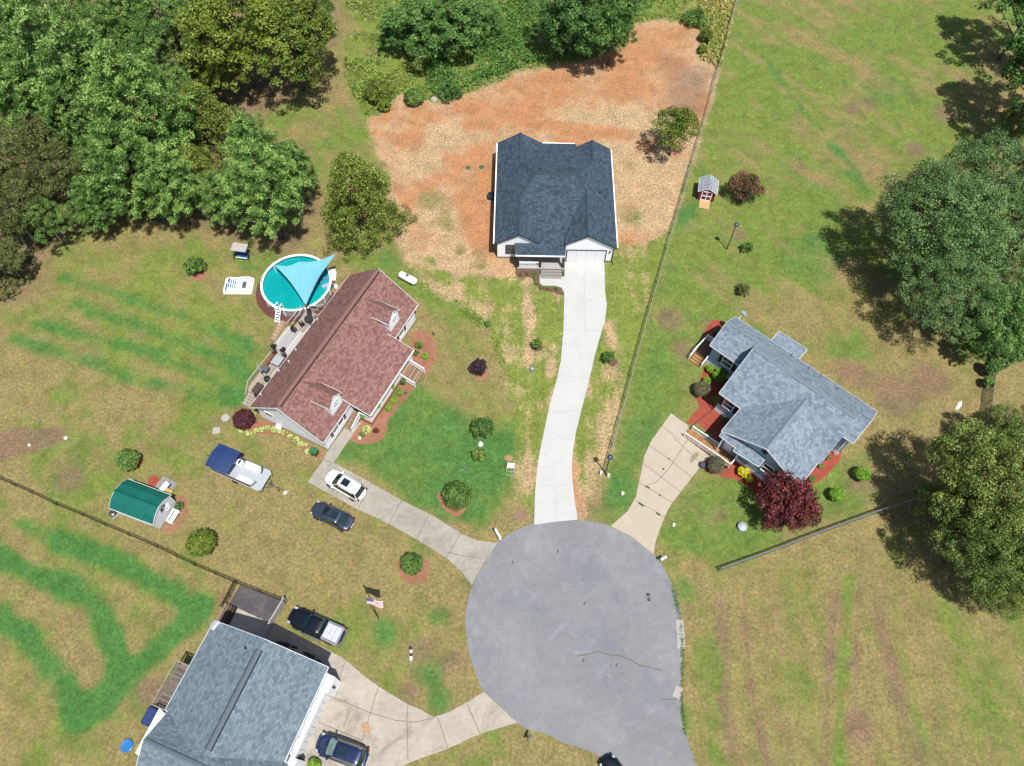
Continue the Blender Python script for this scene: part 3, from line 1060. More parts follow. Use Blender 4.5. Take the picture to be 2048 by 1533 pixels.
def vent_lines(parent, a, b, mat):
    """dark bars that paint in shadow lines along both sides of a ridge vent"""
    a, b = Vector(a), Vector(b)
    sd = (b - a).normalized().cross(Vector((0, 0, 1))) * .27
    for sg in (-1, 1):
        m = MB()
        m.bar(a + sd * sg, b + sd * sg, .09, .05)
        m.build('vent_shadow_bar', mat, parent)  # shadow line beside the vent, built as a dark strip


def capmat(name, c):
    return plain(name, c, .95, var=.15, scale=8)


def house_one():
    O = (5.0, 68.5, 0)
    h = thing('ranch_house', 'white house with charcoal shingle roof and double garage above the new driveway', 'house', O)
    e = 2.95
    zl, zr, zb, zm = 4.75, 5.14, 4.48, 5.93
    F = [
        [(-2.45, 60.2, e), (.55, 60.2, zl), (.55, 66, zl), (2.54, 69, zm), (.55, 72, zl), (.55, 77.3, zl), (-2.45, 77.3, e)],
        [(2.54, 69, zm), (.55, 66, zl), (8.15, 66, zl), (8.8, 66.97, zr), (7.5, 69, zm)],
        [(.55, 66, zl), (3.2, 60.2, 3.16), (.06, 60.2, 3.16), (.06, 58.7, 2.75), (6.1, 58.7, 2.75), (6.1, 61.5, 3.52), (8.15, 66, zl)],
        [(.55, 60.2, zl), (3.2, 60.2, 3.16), (.55, 66, zl)],
        [(12.45, 59.85, e), (12.45, 76.5, e), (9.9, 76.5, zb), (9.9, 72.8, zb), (9.45, 72, zl), (7.5, 69, zm), (8.8, 66.97, zr), (8.8, 59.85, zr)],
        [(8.8, 66.97, zr), (8.8, 59.85, zr), (6.1, 59.85, 3.52), (6.1, 61.5, 3.52), (8.15, 66, zl)],
        [(2.54, 69, zm), (7.5, 69, zm), (9.45, 72, zl), (.55, 72, zl)],
        [(.55, 72, zl), (9.45, 72, zl), (9.9, 72.8, zb), (7.85, 76.5, 3.25), (7.85, 77.3, 2.98), (3.5, 77.3, 2.98)],
        [(.55, 72, zl), (.55, 77.3, zl), (3.5, 77.3, 2.98)],
        [(9.9, 72.8, zb), (9.9, 76.5, zb), (7.85, 76.5, 3.25)],
    ]
    r, tr = roof_part('roof', F, M_SH_CHAR, h, off=O)
    tr.build('fascia', M_DARKTRIM, r)
    g = MB()
    g.box(6.12 - 5 - 5.98, 58.56 - 68.5, 2.62, 6.1 - 5, 58.69 - 68.5, 2.74)
    g.box(-2.6 - 5, 60.25 - 68.5, 2.84, -2.47 - 5, 77.2 - 68.5, 2.96)
    g.box(12.5 - 5, 59.95 - 68.5, 2.84, 12.62 - 5, 76.4 - 68.5, 2.96)
    g.box(3.5 - 5, 77.34 - 68.5, 2.84, 7.8 - 5, 77.46 - 68.5, 2.97)
    g.build('gutter', M_WHITE, r)
    caps(r, [((.55, 60.2, zl), (.55, 66, zl)), ((.55, 72, zl), (.55, 77.3, zl)), ((8.8, 59.85, zr), (8.8, 66.97, zr)), ((9.9, 72.8, zb), (9.9, 76.5, zb)),
             ((2.54, 69, zm), (7.5, 69, zm)), ((2.54, 69, zm), (.55, 66, zl)), ((2.54, 69, zm), (.55, 72, zl)), ((7.5, 69, zm), (8.8, 66.97, zr)), ((7.5, 69, zm), (9.9, 72.8, zb))], capmat('charcoal ridge cap', C(66, 80, 96)), off=O)
    for p in ((10.6, 67.6, 4.1), (11.5, 68.6, 3.5), (3.1, 69.9, 5.6)):
        vent_pipe(r, p, .35, .06, M_BLACK, off=O)
    wall_part('wall', [(-2.1, 60.4, 3.0), (.55, 60.4, 4.55), (2.9, 60.4, 3.1), (2.9, 61.3, 3.3), (6.3, 61.3, 3.3), (6.3, 60.05, 3.45), (8.8, 60.05, 4.94), (12.1, 60.05, 3.0), (12.1, 76.2, 3.0), (9.9, 76.2, 4.3),
                       (7.9, 76.2, 3.15), (7.9, 77.0, 2.88), (3.4, 77.0, 2.85), (.55, 77.0, 4.55), (-2.1, 77.0, 3.0)], siding('bright white siding', C(246, 250, 255, .88), .2), h, off=O)
    wall_part('foundation', [(-2.14, 60.36, .3), (2.94, 60.36, .3), (2.94, 61.2, .3), (6.26, 61.2, .3), (6.26, 60.01, .3), (6.4, 60.01, .3), (6.4, 60.3, .3), (11.3, 60.3, .3), (11.3, 60.01, .3), (12.14, 60.01, .3), (12.14, 76.24, .3), (7.94, 76.24, .3), (7.94, 77.04, .3), (-2.14, 77.04, .3)],
              plain('grey foundation', C(176, 164, 152), .9), h, off=O)
    window(h, (-.45, 60.4, 1.75), (1, 0, 0), (0, -1, 0), 1.1, 1.45, off=O, frame=M_DARKTRIM)
    for yy in (64, 68, 73):
        window(h, (-2.1, yy, 1.6), (0, 1, 0), (-1, 0, 0), .9, 1.3, off=O)
        window(h, (12.1, yy, 1.6), (0, 1, 0), (1, 0, 0), .9, 1.3, off=O)
    d = MB()
    for i in range(4):
        for k in range(4):
            x0 = 6.52 + k * 1.18 - 5
            d.box(x0, 60.0 - 68.5, .04 + i * .54, x0 + 1.15, 60.06 - 68.5, .56 + i * .54)
    do = d.build('garage_door', plain('garage door white', C(236, 238, 240, .78), .5, var=.04), h)
    d = MB()
    d.box(6.4 - 5, 59.96 - 68.5, 0, 6.5 - 5, 60.08 - 68.5, 2.28)
    d.box(11.25 - 5, 59.96 - 68.5, 0, 11.35 - 5, 60.08 - 68.5, 2.28)
    d.box(6.5 - 5, 59.96 - 68.5, 2.2, 11.25 - 5, 60.08 - 68.5, 2.28)
    d.build('garage_frame', M_DARKTRIM, do)
    p = MB()
    p.box(.4 - 5, 58.4 - 68.5, 0, 6.1 - 5, 61.25 - 68.5, .55)
    po = p.build('porch', plain('porch brick', C(190, 160, 138), .9), h)
    p = MB()
    p.box(.36 - 5, 58.36 - 68.5, .552, 6.14 - 5, 61.2 - 68.5, .6)
    p.build('porch_floor', plain('porch floor', C(206, 202, 194), .85), po)
    for x in (.5, 3.2, 6.0):
        q = MB()
        q.box(x - .14 - 5, 58.5 - 68.5, .6, x + .14 - 5, 58.76 - 68.5, 2.62)
        q.build('porch_post', M_DARKTRIM, h)
    railing(h, [(.62, 58.62), (1.85, 58.62), (3.08, 58.62)], .6, .9, off=O, step=.14, bal=.045)
    steps(h, 3.3, 5.9, 58.34, 57.3, .6, 3, plain('grey brick steps', C(178, 172, 164), .9, var=.3, scale=6), off=O, name='front_steps')
    q = MB()
    q.box(4.2 - 5, 61.2 - 68.5, .6, 5.2 - 5, 61.26 - 68.5, 2.6)
    q.build('front_door', M_DARKTRIM, h)
    window(h, (2.0 + 2.2 - .6, 61.3, 1.7), (1, 0, 0), (0, -1, 0), .8, 1.3, off=O)
    q = MB()
    q.bar((12.14 - 5, 59.98 - 68.5, 2.9), (12.14 - 5, 59.98 - 68.5, .1), .09)
    q.bar((12.14 - 5, 59.98 - 68.5, .1), (12.3 - 5, 59.6 - 68.5, .08), .09)
    q.build('downspout', M_BLACK, h)
    q = MB()
    q.box(11.65 - 5, 59.9 - 68.5, 1.9, 11.8 - 5, 60.04 - 68.5, 2.2)
    q.build('wall_lamp', M_BLACK, h)
    ac = thing('air_conditioner', 'dark air conditioner beside the left wall of the charcoal roofed house', 'air conditioner', (-3.15, 70.2, 0))
    q = MB()
    q.bevbox(-.42, -.42, .06, .42, .42, .85, .05)
    q.build('case', plain('dark blue grey case', C(60, 74, 96), .5), ac)
    q = MB()
    q.lathe([(.34, .85), (.34, .89), (.05, .9)], 16)
    q.build('fan_grille', M_BLACK, ac)
    q = MB()
    q.box(-.5, -.5, 0, .5, .5, .06)
    q.build('base_pad', M_NEWC, ac)


house_one()


# ------------------------------------------------------------------ house 2, brown red roof
A2 = R(64.3)
O2 = G(646.3, 886.4, 3.3)


def house_two():
    h = thing('cape_house', 'white house with brown red shingle roof and two dormers beside the pool', 'house', O2, A2)
    ze, zr = 3.3, 7.2
    w = 4.68
    sl = (zr - ze) / w

    def fz(v):
        return ze + sl * v
    v0 = 0.75          # where the porch shed roof meets the main slope
    F = [
        [(0, 0, ze), (19.7, 0, ze), (19.7, w, zr), (0, w, zr)],
        [(0, 9.32, ze), (19.7, 9.32, ze), (19.7, w, zr), (0, w, zr)],
    ]
    r, tr = roof_part('roof', F, M_SH_RED, h)
    tr.build('fascia', M_WHITE, r)
    r2, tr2 = roof_part('porch_roof', [[(5.05, -2.5, 2.95), (14.3, -2.5, 2.95), (14.3, v0, fz(v0) + .05), (5.05, v0, fz(v0) + .05)]], M_SH_RED, h, .14)
    tr2.build('fascia', M_WHITE, r2)
    m = MB()
    m.box(5.1, -2.62, 2.83, 14.25, -2.53, 2.95)
    m.build('gutter', M_WHITE, r2)
    caps(r, [((.25, w, zr - .02), (19.4, w, zr - .02))], capmat('brown ridge vent', C(160, 116, 108)), .42, .09)
    vent_lines(r, (.3, w, zr - .19), (19.4, w, zr - .19), M_BLACK)
    for u, v in ((12.4, 8.8), (7.9, 8.6), (6.2, 8.3), (4.9, 8.8), (1.6, 8.8)):
        vent_pipe(r, (u, v, ze + sl * (9.32 - v)), .32, .06)
    # dormers
    for (u0, u1, zb, zwall, zap) in ((14.75, 16.65, fz(.6), 5.72, 6.66), (2.95, 4.85, fz(.6), 5.8, 6.74)):
        vf = .6
        uc = (u0 + u1) / 2
        d = MB()
        ve = (zwall - ze) / sl
        va = (zap - ze) / sl
        d.add([(u0, vf, zb), (u1, vf, zb), (u1, vf, zwall), (uc, vf, zap), (u0, vf, zwall), (u0, ve, zwall), (u1, ve, zwall)], [(0, 1, 2, 3, 4), (0, 4, 5), (1, 6, 2)])
        do = d.build('dormer', M_VINYL, h)
        k = (zap - zwall) / ((u1 - u0) / 2)
        ov = .18
        ez = zwall - ov * k + .06
        a = zap + .06
        ya, ye = (a - ze) / sl, (ez - ze) / sl
        rr, tt = roof_part('dormer_roof', [[(uc, vf - .12, a), (uc, ya, a), (u0 - ov, ye, ez), (u0 - ov, vf - .12, ez)], [(uc, vf - .12, a), (uc, ya, a), (u1 + ov, ye, ez), (u1 + ov, vf - .12, ez)]], M_SH_RED, do, .1)
        tt.build('dormer_trim', M_WHITE, do)
        window(do, (uc, vf, zb + 1.15), (1, 0, 0), (0, -1, 0), .75, .95, glass=M_GLASS2, name='dormer_window')
    wz = 3.05
    wall_part('wall', [(.45, .4, wz + .25), (19.25, .4, wz + .25), (19.25, w, 6.95), (19.25, 8.95, wz + .2), (.45, 8.95, wz + .2), (.45, w, 6.95)], M_VINYL, h, z0=.4)
    wall_part('foundation', [(.5, .46, .41), (19.2, .46, .41), (19.2, 8.9, .41), (.5, 8.9, .41)], M_BRICK, h)
    for u, ww in ((2.4, .85), (3.45, .85), (16.2, .95)):
        window(h, (u, .4, 2.0), (1, 0, 0), (0, -1, 0), ww, 1.3, glass=M_GLASS if u < 5 else M_GLASS2)
    for u in (1.68, 4.14, 16.98, 15.42):
        m = MB()
        m.box(u - .17, .33, 1.3, u + .17, .39, 2.7)
        m.build('shutter', M_MAROON, h)
    for u in (7.5, 11.5):
        window(h, (u, .4, 2.0), (1, 0, 0), (0, -1, 0), 1.0, 1.3)
    m = MB()
    m.box(9.0, .33, .5, 9.95, .39, 2.6)
    m.build('front_door', M_MAROON, h)
    for v_, z_, w_, h_ in ((7.4, 2.6, .9, .5), (4.9, 5.2, .7, .6)):
        m = MB()
        m.box(.40, v_ - w_ / 2 - .06, z_ - h_ / 2 - .06, .46, v_ + w_ / 2 + .06, z_ + h_ / 2 + .06)
        wf = m.build('window', M_WHITE, h)
        m = MB()
        m.box(.385, v_ - w_ / 2, z_ - h_ / 2, .41, v_ + w_ / 2, z_ + h_ / 2)
        m.build('pane', M_GLASS, wf)
    for u in (3, 8, 13, 17):
        window(h, (u, 8.95, 2.0), (1, 0, 0), (0, 1, 0), .9, 1.1)
    # front porch
    m = MB()
    m.box(5.25, -2.2, .1, 14.2, .38, .62)
    po = m.build('porch', M_WOODS, h)
    m = MB()
    m.box(5.2, -2.26, .06, 14.25, -2.2, .62)
    m.box(5.2, -2.2, .06, 5.25, .36, .62)
    m.build('porch_skirt', plain('brick skirt', C(190, 140, 112), .9), po)
    for u in (5.35, 7.6, 9.6, 11.6, 14.1):
        m = MB()
        m.bar((u, -2.1, .6), (u, -2.1, 2.85), .13)
        m.build('porch_post', M_WHITE, h)
    railing(h, [(5.35, -2.1), (7.6, -2.1), (9.6, -2.1), (11.5, -2.1)], .62, .9, bal=.05)
    railing(h, [(13.6, -2.1), (14.1, -2.1), (14.1, .3)], .62, .9, bal=.05)
    railing(h, [(5.35, -2.1), (5.35, -.7)], .62, .9, bal=.05)
    steps(h, 11.55, 13.55, -2.27, -4.0, .62, 4, M_WOODS, name='front_stairs')
    railing(h, [(11.5, -2.35, .6), (11.5, -4.0, .05)], 0, .9, name='stair_railing', bal=.05)
    railing(h, [(13.62, -2.35, .6), (13.62, -4.0, .05)], 0, .9, name='stair_railing', bal=.05)
    steps(h, -.68, .3, 5.2, 3.55, .62, 4, M_WOODS, axis='x', name='side_stairs')
    railing(h, [(5.2, -.72, .6), (3.55, -.72, .05)], 0, .9, name='stair_railing', bal=.05)
    # back deck
    m = MB()
    m.box(2.3, 9.0, .72, 8.2, 12.4, .82)
    d = m.build('back_deck', M_WOODG, h)
    m = MB()
    m.box(8.22, 9.0, .78, 11.5, 13.05, .9)
    m.build('deck_mat', planks('pale grey woven mat', (C(196, 190, 188), C(226, 222, 220), C(240, 238, 236)), .3, 'Y'), d)
    m = MB()
    m.box(11.52, 9.0, .62, 14.5, 12.5, .74)
    m.build('lower_deck', M_WOODG, d)
    railing(h, [(1.8, 12.0, .1), (3.1, 12.35), (5.2, 12.35), (7.6, 12.3)], .82, .9, mat=plain('pale deck rail', C(220, 206, 180), .7), name='deck_railing', bal=.04, step=.18)
    m = MB()
    m.box(5.4, 11.95, .82, 7.6, 12.28, 1.25)
    m.build('deck_bench', plain('red brown deck board', C(156, 84, 58), .7), h)
    steps(h, 10.6, 12.1, 2.3, .9, .75, 4, M_WOODG, axis='x', name='deck_stairs')
    m = MB()
    m.box(2.0, 10.0, .3, 2.28, 10.9, 1.5)
    m.build('dark_screen', M_CORE, h)
    m = MB()
    for a, b in (((11.4, 13.2, 1.3), (14.4, 13.0, 1.3)), ((11.6, 12.45, 1.65), (14.4, 12.45, 1.65)), ((11.6, 12.45, .6), (11.6, 12.45, 1.7)), ((14.4, 12.45, .6), (14.4, 12.45, 2.4)), ((14.4, 12.45, 1.5), (15.6, 10.6, 1.5)), ((11.4, 13.2, 0), (11.4, 13.2, 1.35))):
        m.bar(a, b, .1)
    m.build('handrail', plain('pale handrail', C(200, 196, 186), .7), h)
    m = MB()
    m.box(-.05, 6.3, .3, .4, 6.8, .9)
    m.build('meter_box', M_WHITE, h)


house_two()


# ------------------------------------------------------------------ house 3, blue grey roof
A3 = R(-41.2)
O3 = G(1471.87, 633.6, 4.0)


def house_three():
    h = thing('lake_house', 'pale blue house with blue grey roof and wooden ramp beside the red maple', 'house', O3, A3)
    h.scale = (.986, .986, 1)
    E = 4.0
    b = .68
    zlow = E + b * 2.5
    zh = E + 3.05
    vh = -4.5
    f = (zh - E) / 5.1
    vf = -9.6
    zg = E + 2.5
    vg = vh - (zh - zg) / f
    F = [
        [(0, 0, E), (18.2, 0, E), (18.2, -2.5, zlow), (16.9, -2.5, zlow), (16.9, vh, E - b * vh), (4.3, vh, E - b * vh), (4.3, -2.5, zlow), (0, -2.5, zlow)],
        [(0, -2.5, zlow), (4.3, -2.5, zlow), (4.3, -5.2, E), (0, -5.2, E)],
        [(16.9, -2.5, zlow), (18.2, -2.5, zlow), (18.2, -5.1, E), (16.9, -5.1, E)],
    ]
    zh = E - b * vh
    f = (zh - E) / (vh - vf)
    vg = vh - (zh - zg) / f
    F += [
        [(4.3, vh, zh), (16.9, vh, zh), (16.9, vf, E), (16.6, vf, E), (11.85, vg, zg), (7.1, vf, E), (4.3, vf, E)],
        [(11.85, vg, zg), (7.1, vf, E), (7.1, -13.25, E), (11.85, -13.25, zg)],
        [(11.85, vg, zg), (16.6, vf, E), (16.6, -13.25, E), (11.85, -13.25, zg)],
    ]
    r, tr = roof_part('roof', F, M_SH_GREY, h, notrim=lambda a, b: abs(a.x - b.x) < .4 and 16.5 < a.x < 17.2 and min(a.y, b.y) > -9.7)
    tr.build('fascia', M_WHITE, r)
    caps(r, [((.1, -2.5, zlow), (4.3, -2.5, zlow)), ((4.4, vh, zh), (16.8, vh, zh)), ((17, -2.5, zlow), (18.1, -2.5, zlow)), ((11.85, vg, zg), (11.85, -13.2, zg))], capmat('grey ridge cap', C(146, 162, 176)))
    # closing walls under the raised middle roof
    for u in (4.34, 16.86):
        m = MB()
        m.add([(u, -2.5, zlow), (u, vh, zh - .12), (u, -5.4, E), (u, -3.2, E + .2)], [(0, 1, 2, 3)])
        m.build('upper_gable', M_BLUESID, h)
    rr, tt = roof_part('back_porch_roof', [[(4.75, 0.05, 3.8), (8.4, .05, 3.8), (8.4, 2.2, 3.4), (4.75, 2.2, 3.4)]], M_SH_GREY, h, .12)
    tt.build('fascia', M_WHITE, rr)
    rr, tt = roof_part('pent_roof', [[(7.25, -12.9, 4.15), (12.3, -12.9, 4.3), (12.3, -13.9, 3.75), (9.3, -14.1, 3.62), (9.3, -13.7, 3.72), (7.25, -13.7, 3.72)]], M_SH_GREY, h, .1)
    tt.build('fascia', M_WHITE, rr)
    wt = 3.95
    wall_part('wall', [(.35, -.35, wt), (.35, -2.5, 5.5), (.35, -4.85, wt), (4.6, -4.85, wt), (4.6, -9.3, wt), (7.5, -9.3, wt), (7.5, -12.9, wt), (11.85, -12.9, 6.25), (16.2, -12.9, wt), (16.2, -9.2, wt), (16.5, -9.2, wt - .1), (16.5, -4.8, wt), (17.85, -4.8, wt),
                       (17.85, -2.5, 5.5), (17.85, -.35, wt)], M_BLUESID, h, z0=.0)
    wall_part('skirting', [(.31, -.31, .7), (.31, -4.89, .7), (4.56, -4.89, .7), (4.56, -9.34, .7), (7.46, -9.34, .7), (7.46, -12.94, .7), (16.24, -12.94, .7), (16.24, -9.24, .7), (16.54, -9.24, .7), (16.54, -4.84, .7), (17.89, -4.84, .7), (17.89, -.31, .7)], M_WHITE, h)
    X, N = (1, 0, 0), (0, -1, 0)
    window(h, (2.55, -4.85, 2.6), X, N, 1.15, 1.5, M_SHUT)
    window(h, (5.75, -9.3, 2.6), X, N, 1.15, 1.5, M_SHUT)
    window(h, (10.35, -12.9, 2.6), X, N, 1.15, 1.5, M_SHUT)
    window(h, (13.1, -12.9, 2.6), X, N, 1.15, 1.5, M_SHUT)
    for u in (2.5, 11, 15):
        window(h, (u, -.35, 2.6), X, (0, 1, 0), .95, 1.25)
    m = MB()
    m.lathe([(.34, -.03), (.34, .03)], 16)
    v = m.build('gable_vent', M_SHUT, h)
    v.location = (11.85, -12.95, 5.1)
    v.rotation_euler = (R(90), 0, 0)
    m = MB()
    m.box(8.0, -12.96, .75, 8.95, -12.9, 2.9)
    m.build('front_door', M_WHITE, h)
    for u, v in ((7.6, -.4), (11.3, -.25), (9.9, -.9), (13.6, -1.1)):
        vent_pipe(r, (u, v, E - b * v), .3, .05, M_BLACK)
    # entry ramp and landing of new boards
    m = MB()
    m.box(7.6, -14.4, .45, 9.9, -12.98, .6)
    po = m.build('landing', M_WOODN, h)
    m = MB()
    m.add([(3.8, -14.4, .06), (7.6, -14.4, .5), (7.6, -13.2, .5), (3.8, -13.2, .06), (3.8, -14.4, .0), (7.6, -14.4, .0), (7.6, -13.2, .0), (3.8, -13.2, .0)], [(0, 1, 2, 3), (0, 4, 5, 1), (3, 2, 6, 7), (1, 5, 6, 2)])
    m.build('ramp', M_WOODN, po)
    railing(h, [(4.2, -13.18, .1), (5.9, -13.18, .3), (7.6, -13.18, .5)], 0, .85, step=.16, bal=.05)
    railing(h, [(4.0, -14.4, .1), (5.9, -14.4, .3), (7.6, -14.4, .5), (9.85, -14.4, .58), (9.85, -13.0, .58)], 0, .85, step=.16, bal=.05)
    for u, v in ((7.7, -13.6), (9.85, -13.6)):
        m = MB()
        m.bar((u, v, .5), (u, v, 3.7), .12)
        m.build('porch_post', M_WHITE, h)
    # side stoop on the left end
    m = MB()
    m.box(-1.5, -4.9, .3, .3, -2.4, .62)
    so_ = m.build('side_stoop', planks('dark stoop boards', (C(110, 80, 56), C(140, 104, 76), C(170, 130, 96)), .14, 'X'), h)
    steps(h, -1.35, .2, -4.92, -5.9, .6, 3, M_WOODN, name='stoop_steps')
    railing(h, [(-1.45, -5.85, .1), (-1.45, -4.85, .62), (-1.45, -2.5, .62), (.2, -2.5, .62)], .62, .85, bal=.05)
    railing(h, [(.25, -5.85, .1), (.25, -4.9, .62)], .62, .85, bal=.05)
    m = MB()
    m.bar((16.1, -9.3, .05), (16.1, -9.3, 3.9), .12)
    m.bar((17.6, -5.0, .05), (17.6, -5.0, 3.9), .12)
    m.build('corner_post', M_WHITE, h)
    m = MB()
    m.bar((4.45, -9.45, 3.9), (4.45, -9.45, .1), .09)
    m.bar((4.45, -9.45, .1), (3.9, -13.0, .07), .09)
    m.build('downspout', plain('brown downspout', C(120, 84, 66), .5), h)
    m = MB()
    m.lathe([(.02, .0), (.3, .06), (.44, .2), (.42, .2), (.28, .08), (.0, .03)], 20)
    d = m.build('satellite_dish', plain('dish grey', C(170, 184, 200), .4), h, smooth=True)
    d.location = (.55, .35, 4.6)
    d.rotation_euler = (R(-25), R(15), 0)
    m = MB()
    m.bar((.4, -.15, 4.0), (.52, .3, 4.65), .06)
    m.build('dish_arm', M_WHITE, d)
    d.children[0].matrix_parent_inverse = d.matrix_basis.inverted()


house_three()


# ------------------------------------------------------------------ house 4, slate grey roof, bottom left
A4 = R(-19.5)
ZE4 = 6.2
O4 = G(428.5, 1241.5, ZE4)


def loc4(px, py, h):
    g = G(px, py, h) - O4
    c, s = math.cos(A4), math.sin(A4)
    return (g.x * c + g.y * s, -g.x * s + g.y * c, h)


def house_four():
    h = thing('garage_house', 'white house with slate grey roof cut by the bottom edge, beside the gravel yard', 'house', O4, A4)
    z = ZE4
    k = (CH - z) / (CH - 3.4)
    W4, um = 11.7 * k, 5.85 * k
    zr = z + 1.9
    v1 = loc4(405.4, 1512.3, zr)
    vy = v1[1]
    ap = (um, vy, zr)
    ve = -8.15 * k
    vr = -10.7 * k
    zw = z + 2.15
    F = [
        [(0, 0, z), (um, 0, zr), ap, (.3, ve, z + .1), (0, ve, z)],
        [(um, 0, zr), (W4, 0, z), (W4, ve, z), ap],
        [(.3, ve, z + .1), (.25, vr, z + 1.6), (um, vr, zw), ap],
        [(um, vr, zw), (W4 + .5, vr, z + 1.6), (W4 + .4, ve, z), (W4, ve, z), ap],
        [(.25, vr, z + 1.6), (um, vr, zw), (um, -13.8, z), (.6, -13.8, z)],
        [(um, vr, zw), (W4 + .5, vr, z + 1.6), (W4 + .4, -13.8, z), (um, -13.8, z)],
    ]
    r, tr = roof_part('roof', F, M_SH_GREY2, h)
    tr.build('fascia', M_WHITE, r)
    cm = capmat('slate ridge cap', C(116, 130, 140))
    caps(r, [((um, -.9, zr - .02), (um, vy + .5, zr - .02))], cm, .42, .09, name='ridge_vent')
    vent_lines(r, (um, -.9, zr - .08), (um, vy + .5, zr - .08), M_BLACK)
    caps(r, [((.4, vr, z + 1.62), (um, vr, zw + .02)), ((um, vr, zw + .02), (W4 + .5, vr, z + 1.62))], cm, .36)
    m = MB()
    m.lathe([(.05, -.1), (.05, .32), (.09, .34), (.09, .4)], 8, (4.4, -1.2, z + 1.45))
    m.build('vent_pipe', M_BLACK, r)
    m = MB()
    m.lathe([(.02, .0), (.3, .06), (.46, .2), (.44, .2), (.28, .08), (.0, .03)], 20)
    d = m.build('satellite_dish', plain('dish white', C(226, 232, 238), .4), h, smooth=True)
    d.location = (.35, -.3, z + .35)
    d.rotation_euler = (R(20), R(55), 0)
    wt = z - .12
    we = W4 - .35
    wall_part('wall', [(.3, -.3, wt), (um, -.3, zr - .3), (we, -.3, wt), (we, -13.5, wt), (.6, -13.5, wt), (.6, ve, wt), (.3, ve, wt)], M_VINYL, h)
    # lower garage storey stands a little forward of the wall above
    m = MB()
    m.box(we + .003, -1.75, 0, we + .5, -.32, 3.1)
    m.box(we + .003, -7.4, 2.6, we + .22, -1.753, 3.1)
    m.box(we + .003, -9.4, 0, we + .5, -7.403, 3.1)
    m.build('garage_front', M_VINYL, h)
    for v0, v1_ in ((-4.5, -1.85), (-7.3, -4.65)):
        m = MB()
        for i in range(4):
            for q in range(4):
                a = v0 + (v1_ - v0) * q / 4
                m.box(we + .01, a + .02, .03 + i * .6, we + .08, a + (v1_ - v0) / 4 - .02, .61 + i * .6)
        m.build('garage_door', plain('garage door off white', C(226, 228, 232, .8), .5, var=.04), h)
    for v in (-1.9, -3.1, -4.2, -6.3, -7.4, -8.5):
        window(h, (we, v, 4.75), (0, 1, 0), (1, 0, 0), .8, 1.2)
    for v in (-1.1, -8.3):
        m = MB()
        m.bevbox(we + .5, v - .1, 2.0, we + .72, v + .1, 2.45, .03)
        m.build('wall_lamp', M_BLACK, h)
    # raised side deck with grey rail
    dz_ = 2.9
    pn, ps = loc4(350.9, 1320.8, dz_ + .95), loc4(304.7, 1409.9, dz_ + .95)
    x0 = (pn[0] + ps[0]) / 2
    m = MB()
    m.box(x0, ps[1], dz_ - .1, .28, pn[1], dz_)
    m.build('side_deck', M_WOODO, h)
    railing(h, [(.2, pn[1]), (x0, pn[1]), (x0, (pn[1] + ps[1]) / 2), (x0, ps[1]), (.2, ps[1])], dz_, .95, mat=plain('grey deck rail', C(176, 170, 160), .8), step=.16, bal=.04, name='deck_railing')
    for v in (pn[1] - .1, ps[1] + .1):
        m = MB()
        m.bar((x0 + .1, v, 0), (x0 + .1, v, dz_), .14)
        m.build('deck_post', M_WOODO, h)
    P = [loc4(*q, 3.4) for q in ((318.4, 1417), (330, 1428), (292, 1478), (283, 1518), (270.6, 1506))]
    rr = MB()
    n = len(P)
    rr.rings([[(a, b, 3.32) for a, b, c in reversed(P)], [(a, b, 3.4) for a, b, c in reversed(P)]])
    p = rr.build('patio_cover', siding('white metal cover', C(240, 244, 250, .85), .4, vertical=True), h)
    for q in (P[0], P[4]):
        m = MB()
        m.bar((q[0] + .1, q[1], 0), (q[0] + .1, q[1], 3.3), .09)
        m.build('post', M_WHITE, p)


house_four()

# ------------------------------------------------------------------ cars
def car_paint(name, col, metal=.3):
    return plain(name, col, .28, metal, var=.04, coat=.8, spec=.6)


def outline(L, Wd, n=48, p=4.0, taper_f=.0, taper_r=.0):
    """rounded plan outline, x forward"""
    pts = []
    for k in range(n):
        a = 2 * math.pi * k / n
        c, s = math.cos(a), math.sin(a)
        x = math.copysign(abs(c) ** (2 / p), c) * L / 2
        y = math.copysign(abs(s) ** (2 / p), s) * Wd / 2
        t = x / (L / 2)
        y *= 1 - (taper_f * max(t, 0) ** 3 + taper_r * max(-t, 0) ** 3)
        pts.append((x, y))
    return pts


